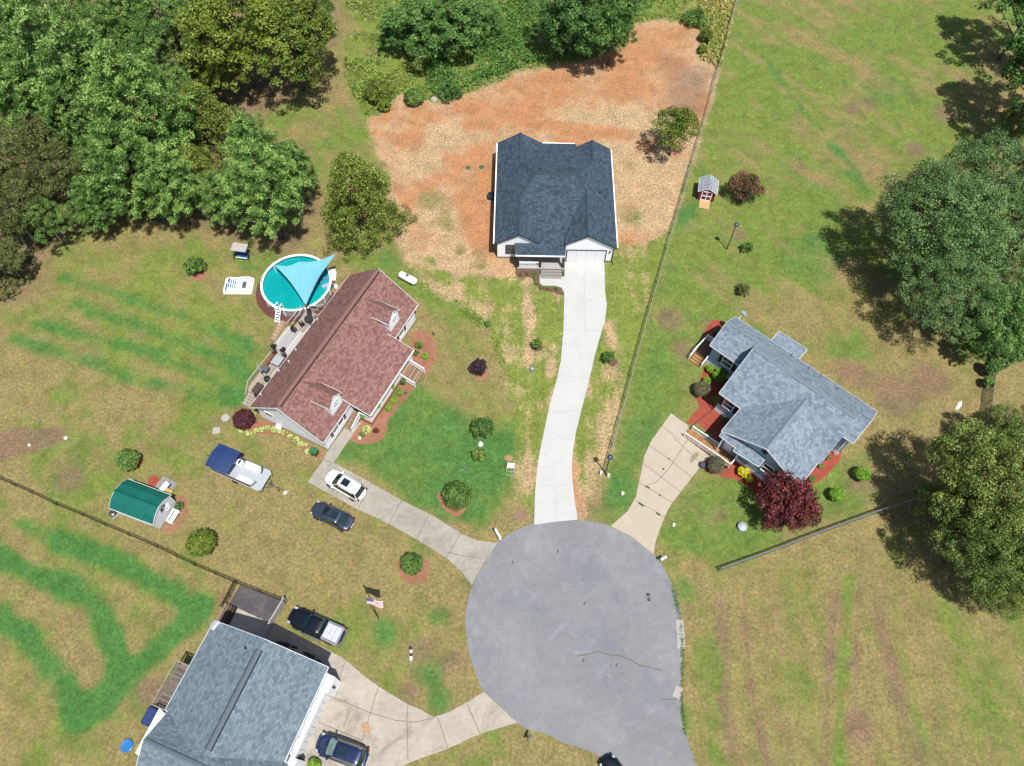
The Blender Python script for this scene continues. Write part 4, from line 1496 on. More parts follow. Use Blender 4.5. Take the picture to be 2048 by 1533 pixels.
def make_car(name, label, loc, rot, L=4.7, Wd=1.9, H=1.68, paint=None, kind='suv', sunroof=True, rails=None, group=None, screen=None):
    t = thing(name, label, 'pickup truck' if kind == 'pickup' else 'car', (loc[0], loc[1], .035), rot, group)
    belt = 1.0 if kind != 'sedan' else .92
    hood = .98 if kind == 'pickup' else (.86 if kind == 'suv' else .78)

    def topz(x):
        q = x / (L / 2)
        if q > .25:
            u = (q - .25) / .75
            return belt * (1 - u) + hood * u - .10 * max(0, u - .75) / .25
        if q < -.6 and kind != 'suv':
            return belt + .02 - .08 * max(0, (-q - .85) / .15)
        return belt
    o = outline(L, Wd, 56, 4.6, .16, .10)
    m = MB()

    def ring(sc, dz, zfun=None, z=None):
        return [(x * (1 - (1 - sc) * .6), y * sc, (z if z is not None else zfun(x) + dz)) for x, y in o]
    m.rings([ring(.93, 0, z=.24), ring(.99, 0, z=.36), ring(1.0, 0, z=.62), ring(.985, -.14, topz), ring(.955, -.03, topz), ring(.90, .015, topz)], cap=False)
    base = len(m.v) - len(o)
    cidx = len(m.v)
    # crowned top surface
    inner = [(x * .80, y * .45, topz(x) + .045) for x, y in o]
    m.v += inner
    n = len(o)
    for i in range(n):
        j = (i + 1) % n
        m.f.append((base + i, base + j, cidx + j, cidx + i))
    m.f.append(tuple(cidx + i for i in range(n)))
    body = m.build('body', paint, t, smooth=True)
    # cabin
    if kind == 'suv':
        b0, b1, t0, t1 = .27, -.46, .10, -.38
    elif kind == 'sedan':
        b0, b1, t0, t1 = .22, -.38, .06, -.20
    else:
        b0, b1, t0, t1 = .20, -.16, .09, -.125
    xb0, xb1, xt0, xt1 = b0 * L, b1 * L, t0 * L, t1 * L

    def cab(x0, x1, wy, z, crown=.0, ins=0.0):
        pts = []
        cx, hx = (x0 + x1) / 2, abs(x0 - x1) / 2
        for k in range(40):
            a = 2 * math.pi * k / 40
            c, s = math.cos(a), math.sin(a)
            pts.append((cx + math.copysign(abs(c) ** .36, c) * hx, math.copysign(abs(s) ** .36, s) * wy, z))
        return pts
    wy = Wd * .45
    B = cab(xb0, xb1, wy, belt - .02)
    T = cab(xt0 + .04, xt1 - .04, wy * .80, H - .05)
    m = MB()
    m.rings([B, T], cap=False)
    # split by direction: front/rear/side glass
    parts = {'windshield': MB(), 'rear_window': MB(), 'side_window': MB(), 'pillar': MB()}
    for k in range(40):
        j = (k + 1) % 40
        a = math.degrees(2 * math.pi * (k + .5) / 40) % 360
        key = 'windshield' if a < 42 or a > 318 else ('rear_window' if 138 < a < 222 else 'side_window')
        if 36 < a < 47 or 313 < a < 324 or 133 < a < 142 or 218 < a < 227:
            key = 'pillar'
        parts[key].add([B[k], B[j], T[j], T[k]], [(0, 1, 2, 3)])
    for s in (1, -1):
        g = MB()
        for k in range(40):
            a = math.degrees(2 * math.pi * (k + .5) / 40) % 360
            if (47 <= a <= 133 and s > 0) or (227 <= a <= 313 and s < 0):
                j = (k + 1) % 40
                g.add([B[k], B[j], T[j], T[k]], [(0, 1, 2, 3)])
        g.build('side_window', M_DARKGLASS, t, smooth=True)
    parts['windshield'].build('windshield', screen or M_DARKGLASS, t, smooth=True)
    parts['rear_window'].build('rear_window', M_DARKGLASS, t, smooth=True)
    parts['pillar'].build('pillars', paint, t, smooth=True)
    r = MB()
    R0 = cab(xt0 + .05, xt1 - .05, wy * .81, H - .05)
    R1 = cab(xt0 - .02, xt1 + .02, wy * .77, H - .015)
    R2 = cab(xt0 - .30, xt1 + .30, wy * .45, H + .01)
    r.rings([R0, R1, R2], cap=False)
    r.f.append(tuple(range(80, 120)))
    roof = r.build('roof', paint, t, smooth=True)
    if sunroof:
        q = MB()
        x1 = xt0 - .28
        ll = .75 if kind != 'suv' else .85
        q.bevbox(x1 - ll, -wy * .46, H - .02, x1, wy * .46, H + .02, .01)
        q.build('sunroof', M_DARKGLASS, roof)
    if rails:
        for s in (-1, 1):
            q = MB()
            y = s * wy * .74
            q.tube([(xt0 - .1, y, H - .01), (xt0 - .3, y, H + .06), (xt1 + .3, y, H + .06), (xt1 + .05, y, H - .01)], .022, 6)
            q.build('roof_rail', rails, t)
    for s in (-1, 1):
        q = MB()
        q.bevbox(xb0 - .45, min(s * wy * 1.02, s * (wy * 1.02 + .22)), belt - .02, xb0 - .27, max(s * wy * 1.02, s * (wy * 1.02 + .22)), belt + .14, .04)
        q.build('mirror', paint if kind != 'pickup' else M_BLACK, t)
        q = MB()
        q.bevbox(L * .40, s * Wd * .36 - .14, .60, L * .462, s * Wd * .36 + .07, hood - .02, .03)
        q.build('headlight', plain('lamp glass', C(220, 224, 228), .2), t)
        q = MB()
        q.bevbox(-L * .478, s * Wd * .38 - .12, .66, -L * .44, s * Wd * .38 + .06, belt - .04, .03)
        q.build('tail_light', plain('red lamp', C(150, 28, 26), .25), t)
    for xw in (L * .31, -L * .29):
        for s in (-1, 1):
            q = MB()
            y0, y1 = s * (Wd / 2 - .22), s * (Wd / 2 + .012)
            rr = .36
            ring_ = lambda y, r_: [(xw + r_ * math.cos(2 * math.pi * k / 20), y, .36 + r_ * math.sin(2 * math.pi * k / 20)) for k in range(20)]
            q.rings([ring_(y0, rr - .03), ring_(y0 * .95 + y1 * .05, rr), ring_(y1 * .9 + y0 * .1, rr), ring_(y1, rr - .04)])
            w = q.build('wheel', plain('tyre rubber', C(40, 40, 42), .8), t, smooth=True)
            q = MB()
            q.rings([ring_(y1, .24), ring_(y1 + s * .012, .22), ring_(y1 + s * .004, .05)])
            q.build('rim', plain('alloy rim', C(170, 174, 178), .3, .8), w, smooth=True)
    q = MB()
    q.bevbox(-L / 2 + .0, -.3, .5, -L / 2 + .06, .3, .66, .01)
    q.build('number_plate', M_WHITE, t)
    return t, H, belt


M_CARW = car_paint('pearl white paint', C(240, 240, 240, .72), .0)
M_CARN = car_paint('dark slate paint', C(84, 96, 116), .5)
M_CARB = car_paint('navy paint', C(24, 54, 110), .45)
M_CARK = car_paint('black blue paint', C(14, 24, 38), .4)
M_CHROME = plain('brushed silver', C(206, 208, 212), .25, .8)

make_car('parked_suv', 'white SUV with a black sunroof parked on the old concrete driveway', (-17.26, 29.5), R(150.5), 4.75, 1.92, 1.68, M_CARW, 'suv', True, M_BLACK)
make_car('parked_sedan', 'dark slate sedan parked on the dry lawn below the white SUV', (-18.2, 26.1), R(156), 4.75, 1.86, 1.45, M_CARN, 'sedan', True)
t, H_, bl = make_car('parked_pickup', 'black pickup with a white bed toolbox parked on the grass by the gravel yard', (-18.3, 15.1), R(158.5), 5.85, 2.0, 1.88, M_CARK, 'pickup', False, screen=glassy('green tinted windshield', C(50, 110, 96)))
m = MB()
m.bevbox(-2.72, -.93, .9, -.98, .93, 1.22, .12)
bed = m.build('bed_cap', plain('silver bed cap', C(196, 204, 216), .4, .2), t)
m = MB()
for k in range(3):
    m.bevbox(-2.6 + k * .5, -.7, 1.2, -2.6 + k * .5 + .488, .7, 1.30, .03)
m.build('lid', plain('white cap lid', C(230, 236, 242), .45), bed)
m = MB()
for a, b in (((-2.65, -.78, 1.24), (-1.3, -.78, 1.24)), ((-2.65, .78, 1.24), (-1.3, .78, 1.24)), ((-1.3, -.78, 1.24), (-1.05, -.45, 1.24)), ((-1.3, .78, 1.24), (-1.05, .45, 1.24)), ((-1.05, -.45, 1.24), (-1.05, .45, 1.24))):
    m.bar(a, b, .04)
m.build('trim_line', M_BLACK, bed)
m = MB()
m.bevbox(-2.98, -.95, .45, -2.76, .95, .72, .05)
m.build('rear_bumper', M_CHROME, t)
for s in (-1, 1):
    m = MB()
    m.box(-.9, s * 1.03 - .08, .34, 1.25, s * 1.03 + .08, .40)
    m.build('side_step', M_CHROME, t)
make_car('parked_suv', 'navy blue SUV with silver roof rails parked on the stained shared driveway', (-14.5, 4.4), R(163), 4.85, 1.95, 1.7, M_CARB, 'suv', True, M_CHROME, screen=glassy('painted reflection windshield', C(150, 190, 180)))  # pale reflection painted into the windshield's base colour
make_car('parked_car', 'dark car on the asphalt cut off by the bottom edge of the photo', tuple(G(1240, 1566, .8)), R(122), 4.6, 1.85, 1.5, M_CARK, 'sedan', True)

# ------------------------------------------------------------------ pontoon boat on its trailer
bdir = (G(518.2, 984.1, 1) - G(421.7, 942.4, 1))
BA = math.atan2(bdir.y, bdir.x)
bo = G(421.7, 942.4, 1.0)
ML = 5.95
trl = thing('boat_trailer', 'galvanised trailer carrying the pontoon boat on the dry lawn', 'trailer', (bo.x, bo.y, 0), BA)
m = MB()
for y in (.55, 1.95):
    m.bar((.6, y, .42), (5.6, y, .42), .1)
    m.bar((5.6, y, .42), (6.7, 1.25, .42), .08)
m.bar((6.5, 1.25, .42), (8.0, 1.25, .45), .1)
for x in (.8, 2.4, 4.4, 5.5):
    m.bar((x, .5, .38), (x, 2.0, .38), .08)
m.build('frame', M_CHROME, trl)
m = MB()
m.bar((6.5, 1.25, .45), (6.5, 1.25, 1.3), .08)
m.bar((6.35, .95, .9), (6.35, 1.55, .9), .06)
m.bar((6.5, 1.25, 1.0), (5.9, 1.25, .8), .06)
m.build('winch_post', M_GREY, trl)
m = MB()
m.tube([(7.3, 1.25, .1), (7.3, 1.25, .8)], .04, 8)
m.tube([(7.3, 1.12, .08), (7.3, 1.38, .08)], .09, 10)
m.build('jack_wheel', M_BLACK, trl)
for y in (.02, 2.32):
    q = MB()
    rg = lambda yy, r_: [(2.6 + r_ * math.cos(2 * math.pi * k / 18), yy, .3 + r_ * math.sin(2 * math.pi * k / 18)) for k in range(18)]
    q.rings([rg(y, .26), rg(y + .02, .3), rg(y + .16, .3), rg(y + .18, .26)])
    q.build('wheel', MATS['tyre rubber'], trl, smooth=True)
boat = thing('pontoon_boat', 'pontoon boat with a blue canopy and white seats on a trailer', 'boat', (bo.x, bo.y, .5), BA)
dz = .55
for y in (.35, 2.15):
    q = MB()
    q.tube([(-.1, y, .25), (.3, y, .25), (5.4, y, .25), (6.1, y, .38)], [.2, .27, .27, .06], 12)
    q.build('pontoon', plain('aluminium pontoon', C(196, 204, 212), .35, .5), boat, smooth=True)
q = MB()
q.prism([(0, .02), (5.75, .02), (6.0, .25), (6.0, 2.25), (5.75, 2.48), (0, 2.48)], dz - .04, dz + .02)
q.build('deck', plain('pale grey deck', C(206, 214, 222), .6, var=.06), boat)
q = MB()
for y, x1 in ((.1, 4.9), (2.4, 4.9)):
    q.box(.15, y - .03, dz, x1, y + .03, dz + .52)
q.box(.15, .1, dz, .2, .9, dz + .52)
q.box(.15, 1.6, dz, .2, 2.4, dz + .52)
q.build('side_panels', plain('dark navy panel', C(52, 66, 88), .4), boat)
q = MB()
for y in (.1, 2.4):
    q.tube([(.15, y, dz + .58), (4.6, y, dz + .58), (5.1, y + (.35 if y < 1 else -.35), dz + .56), (5.2, y + (.7 if y < 1 else -.7), dz + .3)], .03, 6)
q.build('rail', M_CHROME, boat)
mw = plain('white vinyl seat', C(240, 240, 242, .78), .45, var=.04)
for y0, y1, s in ((.16, .78, 1), (1.72, 2.34, -1)):
    q = MB()
    q.bevbox(3.1, y0, dz, 4.75, y1, dz + .38, .06)
    q.bevbox(3.1, y0 if s > 0 else y1 - .16, dz + .38, 4.9, y0 + .16 if s > 0 else y1, dz + .68, .05)
    q.bevbox(4.62, y0, dz, 4.95, y1, dz + .58, .1)
    st = q.build('bench_seat', mw, boat, smooth=True)
q = MB()
q.tube([(4.2, .12, dz + .3), (5.0, .25, dz + .34), (5.15, .7, dz + .32)], .09, 8)
q.build('bow_panel', MATS['dark navy panel'], boat, smooth=True)
q = MB()
q.tube([(4.2, 2.38, dz + .3), (5.0, 2.25, dz + .34), (5.15, 1.8, dz + .32)], .09, 8)
q.build('bow_panel', MATS['dark navy panel'], boat, smooth=True)
q = MB()
q.bevbox(2.3, 1.5, dz, 2.9, 2.2, dz + .85, .1)
q.build('helm_console', mw, boat)
q = MB()
q.bevbox(2.55, 1.6, dz + .84, 2.75, 2.1, dz + .95, .04)
q.build('instrument_panel', M_BLACK, boat)
q = MB()
q.bevbox(.3, .3, dz, .9, 2.2, dz + .5, .08)
q.bevbox(1.5, 1.6, dz, 2.05, 2.15, dz + .9, .1)
q.build('aft_seat', mw, boat)
# canopy
cz = 2.35
nx_, ny_ = 9, 7
v, f = [], []
for i in range(nx_):
    for j in range(ny_):
        x = -.05 + 2.75 * i / (nx_ - 1)
        y = -.1 + 2.7 * j / (ny_ - 1)
        zz = cz + .16 * math.sin(math.pi * j / (ny_ - 1)) + .05 * abs(math.cos(math.pi * i / 4)) - .12 * (abs(i - 4) / 4) ** 3
        v.append((x + .1 * (abs(j - 3) / 3) ** 2 * (1 if i == 0 else -1 if i == nx_ - 1 else 0), y, zz))
for i in range(nx_ - 1):
    for j in range(ny_ - 1):
        a = i * ny_ + j
        f.append((a, a + ny_, a + ny_ + 1, a + 1))
q = MB()
q.add(v, f)
n0 = len(v)
q.add([(a, b, c - .04) for a, b, c in v], [tuple(reversed(k)) for k in f])
q.build('canopy', plain('royal blue canvas', C(10, 62, 124), .7, var=.12), boat, smooth=True)
q = MB()
for x0, x1 in ((1.3, .1), (1.3, 1.3), (1.3, 2.5)):
    for y in (-.02, 2.52):
        q.tube([(1.5, .1 if y < 1 else 2.4, dz + .5), (x1, y, cz)], .02, 6)
q.build('canopy_frame', M_CHROME, boat)
q = MB()
q.bevbox(-.65, 1.05, .35, -.1, 1.45, 1.15, .1)
q.tube([(-.35, 1.25, .5), (-.5, 1.25, -.15)], .09, 8)
q.tube([(-.6, 1.25, .95), (-1.1, 1.25, 1.0)], .05, 8)
q.build('outboard_motor', M_BLACK, boat, smooth=True)

# ------------------------------------------------------------------ pool and its surroundings
pc = Vector((-26.2, 55.15))
pool = thing('swimming_pool', 'round above ground pool with turquoise water beside the red roofed house', 'pool', (pc.x, pc.y, 0))
PR = 4.12
q = MB()
q.lathe([(PR, 0), (PR, 1.28)], 56)
q.f = q.f[:-2]
q.build('wall', plain('pale pool wall', C(206, 206, 204), .5, var=.1), pool, smooth=True)
q = MB()
q.lathe([(PR - .14, 1.27), (PR - .14, 1.33), (PR + .13, 1.33), (PR + .13, 1.27)], 56)
q.f = [g for g in q.f if len(g) == 4]
q.build('rim', M_WHITE, pool)
q = MB()
q.lathe([(PR - .13, 1.32), (PR - .16, .3)], 56)
q.f = q.f[:-2]
q.build('liner', plain('teal pool liner', C(24, 120, 130), .4, var=.15), pool, smooth=True)
q = MB()
q.lathe([(PR - .135, 1.02), (0.01, 1.03)], 56)
q.f = [g for g in q.f if len(g) == 4]
wt_ = NT('pool water')
nz = wt_.noise(.5, 3, .5, wt_.tc())
wt_.l(wt_.ramp(nz, [(.3, C(10, 176, 182)), (.7, C(24, 198, 198))]), wt_.b.inputs['Base Color'])
wt_.b.inputs['Roughness'].default_value = .12
wt_.bump(wt_.noise(3.5, 3, .6, wt_.tc()), .12, .03)
q.build('water', wt_.m, pool)
for k in range(20):
    a = 2 * math.pi * k / 20 + .1
    q = MB()
    q.bar((math.cos(a) * (PR + .05), math.sin(a) * (PR + .05), 0), (math.cos(a) * (PR + .05), math.sin(a) * (PR + .05), 1.27), .09)
    q.build('upright', M_WHITE, pool)
lp = G(566, 606, 1.3) - pc
la = math.atan2(lp.y, lp.x)
q = MB()
ux, uy = math.cos(la), math.sin(la)
tx, ty = -uy, ux
for s in (-.3, .3):
    q.tube([(ux * (PR + 1.25) + tx * s, uy * (PR + 1.25) + ty * s, 0), (ux * (PR + .25) + tx * s, uy * (PR + .25) + ty * s, 1.35), (ux * (PR + .15) + tx * s, uy * (PR + .15) + ty * s, 2.0), (ux * (PR - .35) + tx * s, uy * (PR - .35) + ty * s, 2.0), (ux * (PR - .4) + tx * s, uy * (PR - .4) + ty * s, 1.1)], .045, 6)
for k in range(5):
    r_ = PR + 1.15 - k * .2
    z_ = .2 + k * .26
    q.bar((ux * r_ + tx * -.3, uy * r_ + ty * -.3, z_), (ux * r_ + tx * .3, uy * r_ + ty * .3, z_), .14, .05)
q.box(-.01, -.01, 0, .01, .01, .01) if False else None
q.build('pool_ladder', M_WHITE, pool, smooth=True)
slab('brown_edging', None, .014, plain('brown edging', C(120, 70, 62), .9, var=.3), .04, pts=[(pc.x - .35 + 4.75 * math.cos(a), pc.y - .3 + 4.6 * math.sin(a)) for a in np.linspace(0, 2 * math.pi, 40, endpoint=False)], skirt=.01)

# shade sail
P0, P1, P2 = G3(549, 530, 2.6), G3(672, 508, 4.2), G3(611.5, 611, 2.7)
PM = G3(597, 524, 3.0)
sail = thing('shade_sail', 'light blue triangular shade sail stretched over the round pool', 'shade sail', (P2.x, P2.y, 0))
M_SAIL = plain('sky blue sail cloth', C(140, 226, 246), .8, var=.06, scale=1.2)


def sail_patch(A, B, Cc, sag=.25, pull_ab=.0, pull_bc=.12, pull_ac=.12):
    n = 12
    v, idx, f = [], {}, []
    for i in range(n + 1):
        for j in range(n + 1 - i):
            a, b = i / n, j / n
            c = 1 - a - b
            p = A * a + B * b + Cc * c
            cen = (A + B + Cc) / 3
            e = 0
            e += pull_ab * 4 * a * b * (1 - c)
            e += pull_bc * 4 * b * c * (1 - a)
            e += pull_ac * 4 * a * c * (1 - b)
            p = p + (cen - p) * e - Vector((0, 0, sag * 4 * a * b * c * 6 * .3))
            idx[(i, j)] = len(v)
            v.append(p)
    for i in range(n):
        for j in range(n - i):
            f.append((idx[(i, j)], idx[(i + 1, j)], idx[(i, j + 1)]))
            if j < n - i - 1:
                f.append((idx[(i + 1, j)], idx[(i + 1, j + 1)], idx[(i, j + 1)]))
    return v, f


for A, B in ((P0, PM), (PM, P1)):
    v, f = sail_patch(A, B, P2, .35, .2, .0 if B is PM else .28, .28 if A is P0 else 0)
    q = MB()
    q.add([p - Vector((P2.x, P2.y, 0)) for p in v], f)
    n0 = len(q.v)
    q.add([p - Vector((P2.x, P2.y, .03)) for p in v], [tuple(reversed(k)) for k in f])
    q.build('sail_panel', M_SAIL, sail, smooth=True)
q = MB()
q.tube([(0, 0, 0), (0, 0, 2.8)], .06, 8)
q.build('pole', M_GREY, sail)
q = MB()
w0 = P0 - Vector((P2.x, P2.y, 0))
q.tube([(w0.x - .25, w0.y + .1, 0), (w0.x - .2, w0.y + .1, 2.75)], .05, 8)
q.build('side_pole', M_WHITE, sail)

# floats
fl = thing('inflatable_island', 'large white and blue inflatable float with a square opening lying on the lawn', 'float', tuple(G(478, 573)) + (0,), R(1))
MFW = plain('white vinyl float', C(240, 244, 250, .8), .35, var=.03)
MFB = plain('blue vinyl', C(44, 110, 188), .4)
q = MB()
q.bevbox(-1.75, -1.2, .0, 1.75, 1.2, .3, .14)
q.build('mattress', MFW, fl, smooth=True)
q = MB()
pts = [(.15, -.85), (1.35, -.95), (1.5, -.7), (1.5, .75), (1.3, .98), (.2, .98), (.02, .75)]
q.tube([(x, y, .36) for x, y in pts], .17, 8)
q.build('backrest_tube', MFW, fl, smooth=True)
q = MB()
q.tube([(x * 1.0 + .0, y * 1.02, .42) for x, y in [(.1, .6), (.22, .78), (1.25, .82), (1.36, .6), (1.36, -.6), (1.2, -.8), (.2, -.78), (-.05, -1.0)]], .045, 6)
q.build('blue_trim', MFB, fl)
q = MB()
q.bevbox(.48, -.5, .28, .98, .5, .33, .03)
q.build('centre_mesh', plain('see through mesh', C(96, 106, 104), .7), fl)
for k in range(5):
    q = MB()
    x = -1.5 + k * .26
    q.bevbox(x, (-.9 if k < 1 else -.45), .28, x + (.14 if k else .2), (.2 if k == 0 else .95), .325, .02)
    q.build('blue_stripe', MFB, fl)
q = MB()
q.bevbox(-1.35, .35, .28, -1.1, 1.0, .33, .02)
q.build('cup_strip', MFB, fl)
ring = thing('pool_lounger', 'small blue float drifting in the pool near its right rim', 'float', (G(650, 566, 1.0).x, G(650, 566, 1.0).y, 1.05), R(20))
MRB = plain('pale blue vinyl', C(110, 170, 226), .35)
q = MB()
q.tube([(.45 * math.cos(a), .5 * math.sin(a) + .12, .1) for a in np.linspace(0, 2 * math.pi, 20)], .15, 8)
q.build('tube', MRB, ring, smooth=True)
q = MB()
q.bevbox(-.5, -.75, 0, .5, -.42, .26, .08)
q.build('headrest', plain('white blue vinyl', C(206, 226, 244), .35), ring, smooth=True)
q = MB()
q.bevbox(-.42, -.45, .02, .42, -.28, .2, .06)
q.build('dark_band', plain('deep blue vinyl', C(30, 70, 150), .35), ring, smooth=True)

# garden swing
sw = thing('garden_swing', 'canopy garden swing with blue cushions left of the pool', 'swing', tuple(G(488, 516)) + (0,), R(-8))
MGF = M_BLACK
q = MB()
q.add([(-.95, -.55, 1.95), (.95, -.55, 1.95), (.95, .6, 2.1), (-.95, .6, 2.1), (-.95, -.55, 1.9), (.95, -.55, 1.9), (.95, .6, 2.05), (-.95, .6, 2.05)], [(0, 1, 2, 3), (7, 6, 5, 4), (0, 4, 5, 1), (1, 5, 6, 2), (2, 6, 7, 3), (3, 7, 4, 0)])
q.build('canopy', plain('faded beige canvas', C(208, 204, 198), .8, var=.1), sw)
for s in (-1, 1):
    q = MB()
    q.tube([(s * .98, -.8, 0), (s * .95, 0, 1.95), (s * .98, .8, 0)], .03, 6)
    q.build('side_frame', MGF, sw)
q = MB()
q.bevbox(-.72, -.35, .42, .72, .2, .55, .05)
q.build('seat', plain('blue cushion', C(44, 88, 170), .7), sw)
q = MB()
q.bevbox(-.72, .12, .55, .72, .3, 1.05, .05)
q.build('backrest', MATS['blue cushion'], sw)
q = MB()
q.bevbox(-.7, -.45, .44, .7, -.36, .56, .03)
q.build('seat_edge', M_WHITE, sw)


# ------------------------------------------------------------------ deck furniture on the house 2 deck
def at2(u, v, z=0):
    c, s = math.cos(A2), math.sin(A2)
    return (O2.x + u * c - v * s, O2.y + u * s + v * c, z)


def patio_chair(name, label, loc, rot, mat, group=None):
    t = thing(name, label, 'chair', loc, rot, group)
    q = MB()
    q.bevbox(-.26, -.26, .38, .26, .24, .46, .03)
    q.build('seat', mat, t)
    q = MB()
    q.bevbox(-.26, .2, .46, .26, .28, .95, .03)
    q.build('backrest', mat, t)
    for x in (-.23, .23):
        for y in (-.22, .22):
            q = MB()
            q.bar((x, y, 0), (x, y, .4), .035)
            q.build('leg', M_BLACK, t)
        q = MB()
        q.bar((x, -.22, .64), (x, .24, .64), .05)
        q.build('armrest', M_BLACK, t)
    return t


MDB = plain('dark brown wicker', C(58, 44, 44), .8, var=.3, scale=12)
tb = thing('patio_table', 'round dark patio table on the lower deck beside the pool', 'table', at2(13.2, 11.2, .74))
q = MB()
q.lathe([(.5, .70), (.52, .72), (.5, .74)], 24)
q.build('tabletop', plain('dark glass top', C(74, 70, 74), .25), tb)
for a in (0.6, 2.7, 4.8):
    q = MB()
    q.bar((.1 * math.cos(a), .1 * math.sin(a), .7), (.38 * math.cos(a), .38 * math.sin(a), 0), .05)
    q.build('leg', M_BLACK, tb)
for i, (u, v, r, lb) in enumerate(((12.35, 11.6, 1.2, 'dark wicker chair on the house stairs side of the round patio table'), (12.8, 10.45, 2.4, 'dark wicker chair tucked under the eave by the round patio table'),
                                   (13.8, 10.5, 4.0, 'dark wicker chair at the eave end of the round patio table'), (14.0, 11.7, 5.4, 'dark wicker chair nearest the pool at the round patio table'))):
    patio_chair('patio_chair', lb, at2(u, v, .74), r + A2, MDB, 'chairs round the patio table')
for i, (u, v, r, lb) in enumerate(((11.2, 11.9, 0, 'brown chair at the pool end of the pale deck mat'), (8.3, 12.7, 2, 'brown chair at the outer corner of the pale deck mat'), (8.35, 11.5, 3, 'brown chair at the middle of the lower end of the mat'),
                                   (7.7, 12.2, 1, 'dark chair behind the deck bench'), (7.75, 10.9, 4, 'dark chair against the eave beside the grey dining table'))):
    patio_chair('deck_chair', lb, at2(u, v, .86), r + A2, MDB, 'brown chairs on the back deck')
gt = thing('dining_table', 'grey rectangular dining table on the back deck below the mat', 'table', at2(7.0, 11.1, .82), A2)
q = MB()
q.bevbox(-.8, -.55, .68, .5, .55, .74, .02)
q.build('tabletop', plain('pale grey table', C(196, 206, 214), .5), gt)
for x in (-.7, .4):
    for y in (-.45, .45):
        q = MB()
        q.bar((x, y, 0), (x, y, .68), .05)
        q.build('leg', M_GREY, gt)
um = thing('closed_umbrella', 'closed pale umbrella standing tilted on the back deck', 'umbrella', at2(4.7, 11.7, .82), A2)
q = MB()
q.tube([(0, 0, .0), (0, 0, 1.0)], .03, 6)
q.build('pole', M_BLACK, um)
q = MB()
q.tube([(0, 0, .75), (0, 0, 1.0), (.05, .12, 2.1), (.08, .18, 2.4)], [.05, .16, .1, .02], 8)
q.build('folded_cloth', plain('lavender grey cloth', C(206, 208, 222), .8), um, smooth=True)
bx = thing('storage_box', 'dark grey storage box on the deck by the closed umbrella', 'box', at2(5.4, 11.75, .82), A2)
q = MB()
q.bevbox(-.35, -.3, 0, .35, .3, .5, .04)
q.build('bin', plain('dark grey plastic', C(84, 92, 98), .6), bx)
q = MB()
q.bevbox(-.37, -.32, .5, .37, .32, .58, .03)
q.build('lid', plain('slate plastic', C(104, 114, 120), .6), bx)
gr = thing('kettle_grill', 'round dark kettle grill at the lower end of the back deck', 'grill', at2(4.3, 10.7, .82))
q = MB()
q.lathe([(.05, .5), (.3, .62), (.36, .8), (.3, .95), (.05, 1.04)], 16)
q.build('bowl', M_BLACK, gr, smooth=True)
for a in (0, 2.1, 4.2):
    q = MB()
    q.bar((.15 * math.cos(a), .15 * math.sin(a), .6), (.32 * math.cos(a), .32 * math.sin(a), 0), .03)
    q.build('leg', M_GREY, gr)
bl2 = thing('flower_planter', 'rustic planter box against the eave at the deck stairs', 'planter', at2(3.0, 11.2, .82), A2)
q = MB()
q.bevbox(-.6, -.4, 0, .6, .4, .45, .03)
q.build('box', plain('brown planter', C(104, 82, 70), .9, var=.3), bl2)
pt = thing('stepping_path', 'short path of reddish pavers leading to the pool ladder', 'path', tuple(G(550, 650)) + (0,))
a_, b_ = G(546, 680) - G(550, 650), G(566, 642) - G(550, 650)
for k in range(6):
    p = a_.lerp(b_, (k + .5) / 6)
    q = MB()
    d = (b_ - a_).normalized()
    n = Vector((-d.y, d.x))
    hl, hw = (b_ - a_).length / 12 - .03, .3
    q.prism([(p.x - d.x * hl - n.x * hw, p.y - d.y * hl - n.y * hw), (p.x + d.x * hl - n.x * hw, p.y + d.y * hl - n.y * hw), (p.x + d.x * hl + n.x * hw, p.y + d.y * hl + n.y * hw), (p.x - d.x * hl + n.x * hw, p.y - d.y * hl + n.y * hw)], 0, .04)
    q.build('paver', plain('pinkish paver', C(204, 172, 150), .9, var=.2), pt)

# things at the right rim of the pool
pp = thing('filter_platform', 'white plastic lounge bench standing beside the right rim of the pool', 'bench', tuple(G(667, 556)) + (0,), R(5))
q = MB()
q.bevbox(-.38, -.7, .35, .38, .55, .45, .03)
q.build('seat', M_WHITE, pp)
q = MB()
q.bevbox(-.38, .5, .45, .38, .6, .95, .03)
q.build('backrest', M_WHITE, pp)
for x in (-.33, .33):
    for y in (-.62, .48):
        q = MB()
        q.bar((x, y, 0), (x, y, .36), .05)
        q.build('leg', M_WHITE, pp)
pf = thing('pool_pump', 'pool pump and sand filter on a wooden pallet between pool and house', 'pump', tuple(G(669, 578)) + (0,), R(-20))
q = MB()
for k in range(5):
    q.box(-.6, -.55 + k * .24, .04, .6, -.55 + k * .24 + .16, .12)
q.box(-.6, -.55, 0, -.5, .57, .04)
q.box(.5, -.55, 0, .6, .57, .04)
q.build('pallet', plain('pallet wood', C(196, 160, 118), .9), pf)
q = MB()
q.lathe([(.05, .12), (.24, .16), (.26, .5), (.18, .7), (.05, .78)], 16, (.2, .15, 0))
q.build('filter_tank', M_WHITE, pf, smooth=True)
q = MB()
q.tube([(-.3, -.2, .28), (-.3, .25, .28)], .12, 10)
q.build('pump_motor', M_BLACK, pf, smooth=True)
q = MB()
q.tube([(-.3, .25, .28), (-.1, .4, .3), (.2, .15, .8), (-.5, .2, .9), (-1.2, .2, 1.1)], .035, 6)
q.build('hose', M_GREY, pf, smooth=True)

